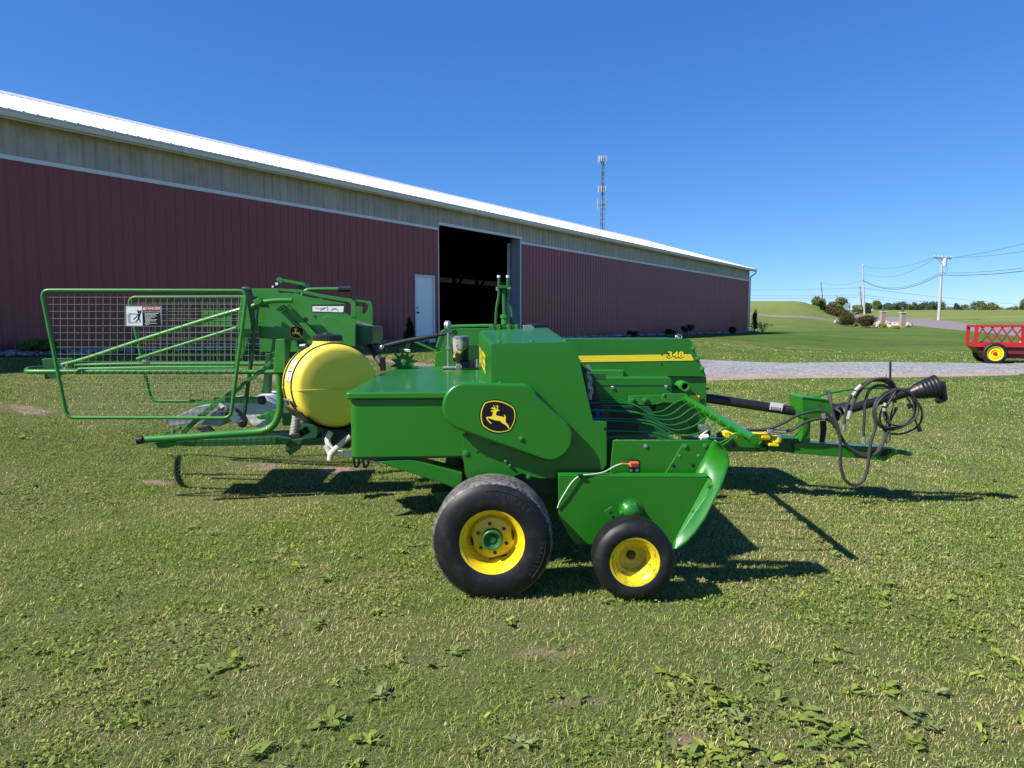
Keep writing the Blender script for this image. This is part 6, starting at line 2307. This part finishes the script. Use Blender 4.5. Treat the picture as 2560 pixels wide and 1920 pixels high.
mb.tube([A(R6, 2055, 362, 6.98), A(R6, 2076, 392, 6.98)], .050, 14)
mb.build("yoke", "black", cone)
mb = MB(); mb.tube([A(R6, 2020, 385, 6.93), A(R6, 2045, 405, 6.93)], .025, 10); mb.build("yoke_ear", "black", cone)
pipe("antenna_rod", "black", R6, [(1646, 80, 7.0), (1645, 180, 7.0), (1643, 275, 7.0)], [.011] * 3, smooth=False)
pipe("thin_tie", "black", R6, [(1614, 180, 6.98), (1606, 220, 6.98), (1608, 280, 6.98)], .004)
pipe("support_arm", "green2", R6, [(1010, 372, 7.1), (1090, 345, 7.1), (1250, 312, 7.08), (1400, 292, 7.06), (1640, 290, 7.05)], .014, smooth=False)
pipe("arm_pivot", "green2", R6, [(1010, 365, 7.1), (1060, 370, 7.1)], .024, smooth=False)
pipe("green_hook", "green2", R6, [(1690, 300, 6.96), (1675, 330, 6.96), (1690, 360, 6.96), (1685, 415, 6.96)], .012)
pipe("grey_lever", "zinc", R6, [(1670, 312, 6.95), (1640, 345, 6.95), (1618, 372, 6.95)], .014, smooth=False)
# hydraulic cylinder
cy = part("cylinder_end", "yellow", [(R6, [(292, 648), (340, 645), (345, 700), (292, 700)], 6.95, 7.1)], bevel=.01)
pipe("cylinder_barrel", "yellow", R6, [(330, 676, 7.02), (660, 688, 7.02)], .040, cy, smooth=False, n=20)
part("cylinder_head", "yellow", [(R6, [(600, 668), (668, 668), (672, 706), (600, 706)], 6.96, 7.09)], parent=cy, bevel=.008)
mb = MB(); mb.lathe(A(R6, 712, 712, 7.02), (0, 0, 1), [(.0, .04), (.055, .035), (.062, .02), (.062, -.02), (.05, -.03), (0, -.03)], 24); mb.build("clevis", "yellow", cy)
part("clevis_fork", "yellow", [(R6, [(665, 742), (740, 748), (742, 770), (660, 765)], 6.96, 7.08)], parent=cy, bevel=.006)
pipe("cylinder_rod", "steel", R6, [(668, 690, 7.02), (710, 712, 7.02)], .022, cy, smooth=False)
part("lever_valve", "steel", [(R6, [(98, 595), (180, 600), (186, 640), (150, 650), (105, 640)], 6.9, 7.0)], bevel=.008)
pipe("valve_lever", "steel", R6, [(90, 700, 6.9), (130, 660, 6.9), (160, 640, 6.9)], .012)
part("valve_block", "black", [(R6, [(140, 620), (186, 625), (186, 690), (150, 695)], 6.92, 7.02)], bevel=.006)
pipe("white_cap", "white_pl", R6, [(105, 690, 6.88), (160, 692, 6.88)], .03, smooth=False)
pipe("cylinder_port", "black", R6, [(238, 672, 7.02), (292, 672, 7.02)], .03, smooth=False)

# hoses: each its own run
HOSES = [
    ("hydraulic_hose", .0155, [(425, 628, 6.98), (520, 634, 6.96), (640, 628, 6.95), (760, 585, 6.93), (880, 520, 6.92), (980, 490, 6.91), (1080, 480, 6.90), (1140, 510, 6.9), (1190, 590, 6.9), (1240, 690, 6.9), (1310, 775, 6.9), (1400, 825, 6.9), (1490, 825, 6.9), (1560, 770, 6.9), (1600, 690, 6.92), (1625, 560, 6.93), (1600, 470, 6.93), (1620, 380, 6.93)]),
    ("hydraulic_hose", .0155, [(780, 650, 6.97), (850, 632, 6.95), (930, 580, 6.92), (1020, 550, 6.91), (1110, 540, 6.9), (1170, 575, 6.9), (1215, 640, 6.9), (1280, 740, 6.89), (1360, 815, 6.88), (1450, 850, 6.88), (1540, 815, 6.88), (1590, 730, 6.9), (1640, 560, 6.92), (1700, 450, 6.92)]),
    ("hydraulic_hose", .0165, [(1130, 322, 7.0), (1150, 340, 6.95), (1165, 420, 6.9), (1185, 520, 6.88), (1225, 640, 6.87), (1240, 760, 6.87), (1240, 900, 6.87), (1262, 1010, 6.87), (1310, 1070, 6.87), (1370, 1080, 6.87), (1430, 1035, 6.87), (1462, 930, 6.87), (1472, 840, 6.87), (1490, 720, 6.88), (1525, 600, 6.9), (1510, 480, 6.9), (1545, 400, 6.9), (1640, 330, 6.92)]),
    ("hydraulic_hose", .0155, [(1265, 600, 6.9), (1280, 520, 6.9), (1300, 420, 6.9), (1340, 330, 6.9), (1410, 265, 6.9), (1500, 232, 6.9), (1580, 232, 6.91), (1640, 265, 6.92), (1668, 310, 6.93)]),
    ("hydraulic_hose", .0155, [(1310, 520, 6.88), (1340, 430, 6.88), (1370, 360, 6.88), (1440, 270, 6.87), (1530, 222, 6.87), (1620, 222, 6.88), (1670, 260, 6.9), (1690, 320, 6.92)]),
    ("hydraulic_hose", .0150, [(1425, 720, 6.89), (1432, 560, 6.89), (1440, 430, 6.89), (1465, 330, 6.89), (1520, 280, 6.89), (1600, 275, 6.9), (1660, 310, 6.92)]),
    ("cable_coil", .0105, [(1690, 300, 6.9), (1600, 330, 6.9), (1530, 400, 6.9), (1510, 480, 6.9), (1540, 580, 6.9), (1620, 630, 6.9), (1720, 620, 6.9), (1810, 560, 6.9), (1850, 470, 6.9), (1840, 370, 6.9), (1780, 310, 6.9), (1690, 295, 6.91)]),
    ("cable_coil", .0105, [(1680, 310, 6.87), (1580, 370, 6.87), (1525, 470, 6.87), (1550, 570, 6.87), (1640, 615, 6.87), (1750, 595, 6.87), (1830, 510, 6.87), (1830, 400, 6.87), (1770, 320, 6.87), (1690, 305, 6.88)]),
    ("cable_coil", .0095, [(1690, 320, 6.85), (1630, 420, 6.85), (1590, 500, 6.85), (1620, 570, 6.85), (1710, 600, 6.85), (1800, 580, 6.85), (1870, 500, 6.85), (1860, 400, 6.85), (1800, 330, 6.85), (1700, 300, 6.86)]),
    ("cable_coil", .0105, [(1700, 330, 6.92), (1600, 430, 6.92), (1560, 540, 6.92), (1600, 640, 6.92), (1700, 668, 6.92), (1800, 645, 6.92), (1880, 590, 6.92), (1905, 500, 6.92), (1870, 410, 6.92), (1790, 340, 6.92)]),
    ("electric_cable", .0085, [(1640, 560, 6.88), (1620, 680, 6.88), (1612, 740, 6.88), (1640, 700, 6.88), (1645, 560, 6.88), (1670, 420, 6.9), (1690, 330, 6.92)]),
    ("electric_cable", .0085, [(1755, 330, 6.9), (1800, 400, 6.9), (1830, 460, 6.9), (1850, 560, 6.9), (1880, 630, 6.9)]),
    ("electric_cable", .006, [(860, 695, 7.0), (890, 660, 7.0), (930, 600, 7.0), (950, 500, 7.0)]),
    ("drain_hose", .018, [(1085, 560, 7.3), (1090, 640, 7.3), (1082, 730, 7.3)]),
    ("drain_hose", .018, [(1110, 560, 7.3), (1112, 640, 7.3), (1096, 735, 7.3)]),
]
for nm, r_, pts in HOSES:
    pipe(nm, "hose", R6, pts, r_, n=8, seg=7)
for (x0, y0, x1, y1, d) in ((1340, 355, 1362, 325, 6.87), (1362, 315, 1405, 272, 6.86), (1302, 545, 1320, 480, 6.86), (1262, 640, 1268, 590, 6.88), (1424, 738, 1427, 690, 6.88), (1598, 440, 1606, 415, 6.84), (1594, 480, 1598, 455, 6.84), (690, 640, 790, 652, 6.96), (425, 622, 466, 632, 6.97), (1795, 420, 1806, 455, 6.88), (1872, 600, 1888, 645, 6.88), (1100, 500, 1108, 540, 6.89)):
    white = (x0 in (1598, 1594, 690, 425, 1302, 1362))
    pipe("hose_coupling", "zinc" if white else "steel" if x0 not in (1872, 1795) else "black", R6, [(x0, y0, d), (x1, y1, d)], .022 if x0 not in (1598, 1594) else .018, smooth=False)
part("port_elbow", "zinc", [(R6, [(645, 632), (682, 632), (684, 662), (645, 662)], 6.93, 6.99)], bevel=.006)
# ================================================================== GRASS
def vnoise(x, y, s, seed):
    """cheap smooth value noise on arrays"""
    r = np.random.default_rng(seed)
    T = r.uniform(0, 1, (256, 256))
    X, Y = x * s + 1000, y * s + 1000
    xi, yi = np.floor(X).astype(int), np.floor(Y).astype(int)
    fx, fy = X - xi, Y - yi
    fx, fy = fx * fx * (3 - 2 * fx), fy * fy * (3 - 2 * fy)
    g = lambda a, b: T[a % 256, b % 256]
    return (g(xi, yi) * (1 - fx) + g(xi + 1, yi) * fx) * (1 - fy) + (g(xi, yi + 1) * (1 - fx) + g(xi + 1, yi + 1) * fx) * fy


# ground height by interpolation in the sheet itself, so that roots sit on it
gZ = gv[:, 2].reshape(ny, nx)
gS = soil.reshape(ny, nx)


def ground_at(x, y, F=gZ):
    i = np.clip(np.searchsorted(gx, x) - 1, 0, nx - 2)
    j = np.clip(np.searchsorted(gy, y) - 1, 0, ny - 2)
    fx = (x - gx[i]) / (gx[i + 1] - gx[i])
    fy = (y - gy[j]) / (gy[j + 1] - gy[j])
    return (F[j, i] * (1 - fx) + F[j, i + 1] * fx) * (1 - fy) + (F[j + 1, i] * (1 - fx) + F[j + 1, i + 1] * fx) * fy


def sample_band(y0, y1, dens, margin=1.18):
    hw = lambda y: (1290 / FPX) * y * margin + .4
    area = (hw(y0) + hw(y1)) * (y1 - y0)
    n = int(area * dens)
    y = RNG.uniform(y0, y1, int(n * 1.25))
    keep = RNG.uniform(0, 1, len(y)) < hw(y) / hw(y1)
    y = y[keep]
    x = RNG.uniform(-1, 1, len(y)) * hw(y)
    return x, y


PAL = {
    "green": np.array([0.165, 0.245, 0.036]), "lime": np.array([0.275, 0.325, 0.065]), "dark": np.array([0.08, 0.13, 0.022]),
    "blue": np.array([0.19, 0.245, 0.085]), "straw": np.array([0.46, 0.415, 0.175]), "tan": np.array([0.31, 0.245, 0.11]),
}


def blades(x, y, hmin, hmax, wid, seed, lean=1.0):
    n = len(x)
    r = np.random.default_rng(seed)
    s = ground_at(x, y, gS)
    q = (x - B0.x) * BN.x + (y - B0.y) * BN.y
    thin = np.clip((vnoise(x, y, 1.3, 41) * .5 + vnoise(x, y, 4.5, 42) * .5 - .56) * 4, 0, .45)
    keep = (r.uniform(0, 1, n) > np.maximum(s * 1.15, thin)) & (q > 1.15)
    # leave the gravel drive bare
    keep &= ~((x > GAx[0]) & (x < GAx[-1]) & (y > np.interp(x, GAx, GAy) - .9) & (y < np.interp(x, GBx, GBy) + .1))
    x, y = x[keep], y[keep]
    n = len(x)
    z = ground_at(x, y)
    tuft = vnoise(x, y, 5.0, 1) * .6 + vnoise(x, y, 13.0, 2) * .4
    dry = vnoise(x, y, .75, 3) * .45 + vnoise(x, y, 2.6, 4) * .35 + vnoise(x, y, 9, 8) * .2
    kind = vnoise(x, y, 1.7, 5)
    h = .70 * r.uniform(hmin, hmax, n) * (0.30 + .95 * tuft) * np.where(dry > .56, .8, 1)
    a = r.uniform(0, 2 * np.pi, n) + 2.0 * vnoise(x, y, 3, 6)
    dx, dy = np.cos(a), np.sin(a)
    le = np.abs(r.normal(1.1, .65, n)) * h * lean
    fl = r.uniform(0, 1, n) < .22           # flattened, lying blades
    le = np.where(fl, h * 1.8, le)
    hz = np.where(fl, h * .35, h)
    w_ = wid * r.uniform(.55, 1.3, n)
    px_, py_ = -dy * w_ / 2, dx * w_ / 2
    base = np.stack([x, y, z - .006], 1)
    sd = np.stack([px_, py_, np.zeros(n)], 1)
    mid = base + np.stack([dx * le * .30, dy * le * .30, hz * .62 + .004], 1)
    tip = base + np.stack([dx * le, dy * le, hz + .006], 1)
    vs = np.stack([base - sd, base + sd, mid + sd * .85, mid - sd * .85, tip], 1).reshape(-1, 3)
    k = np.arange(n)[:, None] * 5
    tri = np.concatenate([k + np.array([[0, 1, 2]]), k + np.array([[0, 2, 3]]), k + np.array([[3, 2, 4]])], 1).reshape(-1, 3)
    u = r.uniform(0, 1, n)
    c = np.where((u < .50)[:, None], PAL["green"], np.where((u < .74)[:, None], PAL["lime"], np.where((u < .9)[:, None], PAL["dark"], PAL["blue"])))
    kk = np.clip((kind - .55) * 4, 0, 1)[:, None]
    c = c * (1 - .5 * kk) + PAL["blue"] * .5 * kk
    pd = np.clip((dry - .42) * 3.2, .06, .62)
    isdry = r.uniform(0, 1, n) < pd
    cd = np.where((r.uniform(0, 1, n) < .6)[:, None], PAL["straw"], PAL["tan"])
    c = np.where(isdry[:, None], cd, c)
    c = c * r.uniform(.62, 1.95, n)[:, None]
    cc = np.repeat(c, 5, axis=0).reshape(n, 5, 3)
    cc = np.concatenate([cc, np.ones((n, 5, 1))], 2)
    return vs, tri, cc.reshape(-1, 4)


GA = [V((p[0], p[1], 0)) for p in ea]
GB = [V((p[0], p[1], 0)) for p in eb]
GAx, GAy = np.array([p.x for p in GA]), np.array([p.y for p in GA])
GBx, GBy = np.array([p.x for p in GB]), np.array([p.y for p in GB])


bands = [(1.75, 3.2, 11000, .020, .050, .0032), (3.2, 4.6, 8000, .020, .050, .0036), (4.6, 6.4, 6500, .020, .050, .0041), (6.4, 9.0, 4300, .021, .050, .0050),
         (9.0, 13.0, 2100, .022, .052, .0070), (13.0, 19.0, 850, .025, .055, .011), (19.0, 32.0, 160, .03, .06, .022), ]
VV, FF, CC = [], [], []
off = 0
for k, (y0, y1, dn, h0, h1, wd) in enumerate(bands):
    x, y = sample_band(y0, y1, dn)
    v_, f_, c_ = blades(x, y, h0, h1, wd, 50 + k)
    VV.append(v_); FF.append(f_ + off); CC.append(c_)
    off += len(v_)


def grass_mat():
    m, nt, b = new_mat("grass_blades")
    L = nt.links
    at_ = nd(nt, "ShaderNodeAttribute", attribute_name="Col")
    d = nd(nt, "ShaderNodeBsdfDiffuse")
    t = nd(nt, "ShaderNodeBsdfTranslucent")
    g = nd(nt, "ShaderNodeBsdfGlossy", Roughness=0.35)
    g.inputs["Color"].default_value = (1, 1, 1, 1)
    ms = nd(nt, "ShaderNodeMixShader"); ms.inputs[0].default_value = .35
    mg = nd(nt, "ShaderNodeMixShader"); mg.inputs[0].default_value = .004
    L.new(at_.outputs["Color"], d.inputs["Color"]); L.new(at_.outputs["Color"], t.inputs["Color"])
    L.new(d.outputs[0], ms.inputs[1]); L.new(t.outputs[0], ms.inputs[2])
    L.new(ms.outputs[0], mg.inputs[1]); L.new(g.outputs[0], mg.inputs[2])
    L.new(mg.outputs[0], nt.nodes["Material Output"].inputs["Surface"])
    return m


M["grass"] = grass_mat()


def stuff_mesh(name, VV, FF, CC, label):
    o = np_mesh(name, np.concatenate(VV), np.concatenate(FF), M["grass"], 3)
    ca = o.data.color_attributes.new("Col", 'FLOAT_COLOR', 'POINT')
    ca.data.foreach_set("color", np.concatenate(CC).astype(np.float32).ravel())
    tag(o, label, "grass", kind="stuff")
    return o


stuff_mesh("grass", VV, FF, CC, "short mown grass with dry straw patches covering the yard")

# broad-leaved weeds in the lawn: rosettes of cupped leaves
VV, FF, CC = [], [], []
off = 0
r = np.random.default_rng(99)


def rosette(cx, cy, size, nl, col):
    global off
    cz = float(ground_at(np.array([cx]), np.array([cy]))[0])
    for k in range(nl):
        a = r.uniform(0, 2 * np.pi)
        L_ = size * r.uniform(.35, 1.1)
        w_ = L_ * r.uniform(.15, .27)
        rise = r.uniform(.1, 1.1)
        bx, by = cx + r.normal(0, size * .28), cy + r.normal(0, size * .28)
        d = np.array([np.cos(a), np.sin(a), 0]); p = np.array([-d[1], d[0], 0])
        tw = r.uniform(-.35, .35)
        p = p * math.cos(tw) + np.array([0, 0, math.sin(tw)])
        pts = []
        for t, ww in ((0.05, .25), (.3, .8), (.6, 1.0), (.85, .65), (1.0, .06)):
            c = np.array([bx, by, cz]) + d * L_ * t + np.array([0, 0, L_ * rise * (t - .62 * t * t) + .012])
            cup = np.array([0, 0, w_ * .28 * ww])
            pts += [c - p * w_ * ww + cup, c, c + p * w_ * ww + cup]
        fs = []
        for i in range(4):
            for j in range(2):
                b = i * 3 + j
                fs += [(b, b + 1, b + 4), (b, b + 4, b + 3)]
        VV.append(np.array(pts)); FF.append(np.array(fs) + off); off += len(pts)
        c = np.array(col) * r.uniform(.75, 1.25)
        CC.append(np.tile(np.append(c, 1), (len(pts), 1)))


LC = [(.22, .28, .05), (.31, .36, .07), (.19, .25, .06), (.24, .29, .11)]
nw = 0
while nw < 230:
    y = 1.9 + 9.0 * r.uniform() ** 1.7
    x = r.uniform(-.80, .80) * y
    p = vnoise(np.array([x]), np.array([y]), .9, 12)[0]
    right = x / y
    lim = .34 + .30 * max(0, right) + (.18 if (y < 3.6 and right > 0.1) else 0)
    if p * r.uniform(.4, 1) > lim:
        continue
    rosette(x, y, r.uniform(.035, .075) * (1.1 if right > .2 else 1), int(r.integers(6, 14)), LC[int(r.integers(0, 4))])
    nw += 1
# the larger ones seen singly in the photograph
for px, py, s in ((1985, 1800, .12), (2095, 1855, .12), (2020, 1830, .12), (1700, 1860, .10), (1745, 1870, .12), (1900, 1880, .10), (1785, 1770, .11), (2060, 1650, .11), (2000, 1660, .09), (1695, 1700, .12), (1700, 1730, .10), (2500, 1650, .12), (2440, 1600, .1), (2530, 1690, .13), (2450, 1850, .1), (2120, 1870, .11), (2300, 1880, .10), (1640, 1900, .10), (760, 1290, .10), (960, 1690, .09), (580, 1670, .10), (820, 1830, .12), (1010, 1320, .11), (2500, 1420, .12), (2200, 1510, .12), (1880, 1750, .08), (1560, 1510, .09), (1720, 1500, .10), (1430, 1760, .1), (320, 1800, .1)):
    p = gpt(px, py)
    for q in range(2):
        rosette(p.x + r.normal(0, s * .5), p.y + r.normal(0, s * .5), s * .55, 7, LC[int(r.integers(0, 3))])
o = stuff_mesh("broadleaf_weeds", VV, FF, CC, "broad-leaved weeds scattered through the lawn in front of the baler")
o["category"] = "weeds"
# clover: small round leaflets in patches between the blades
n = 75000
y = 1.8 + 9.5 * r.uniform(0, 1, n) ** 1.5
x = r.uniform(-.85, .85, n) * y
pc = vnoise(x, y, 1.1, 31) * .5 + vnoise(x, y, 4.0, 32) * .3 + vnoise(x, y, 14, 33) * .2
k = (pc > .50 + .10 * r.uniform(0, 1, n)) & (ground_at(x, y, gS) < .3)
x, y = x[k], y[k]
n = len(x)
z = ground_at(x, y) + r.uniform(.008, .030, n)
a = r.uniform(0, 6.283, n)
s = r.uniform(.0045, .0095, n) * (1 + y * .05)
t1 = np.stack([np.cos(a), np.sin(a), r.normal(0, .35, n)], 1) * s[:, None]
t2 = np.stack([-np.sin(a), np.cos(a), r.normal(0, .35, n)], 1) * s[:, None] * .8
P = np.stack([x, y, z], 1)
vs = np.stack([P - t1, P - t1 * .3 + t2, P + t1 * .8 + t2 * .7, P + t1 * .8 - t2 * .7, P - t1 * .3 - t2], 1).reshape(-1, 3)
b = np.arange(n)[:, None] * 5
fs = np.concatenate([b + np.array([[0, 1, 4]]), b + np.array([[1, 2, 4]]), b + np.array([[2, 3, 4]])], 1).reshape(-1, 3)
c = np.array([.22, .27, .06]) * r.uniform(.6, 1.5, (n, 1))
cc = np.concatenate([np.repeat(c, 5, 0), np.ones((n * 5, 1))], 1)
o = stuff_mesh("clover", [vs], [fs], [cc], "patches of small-leaved clover among the mown grass")
o["category"] = "clover"
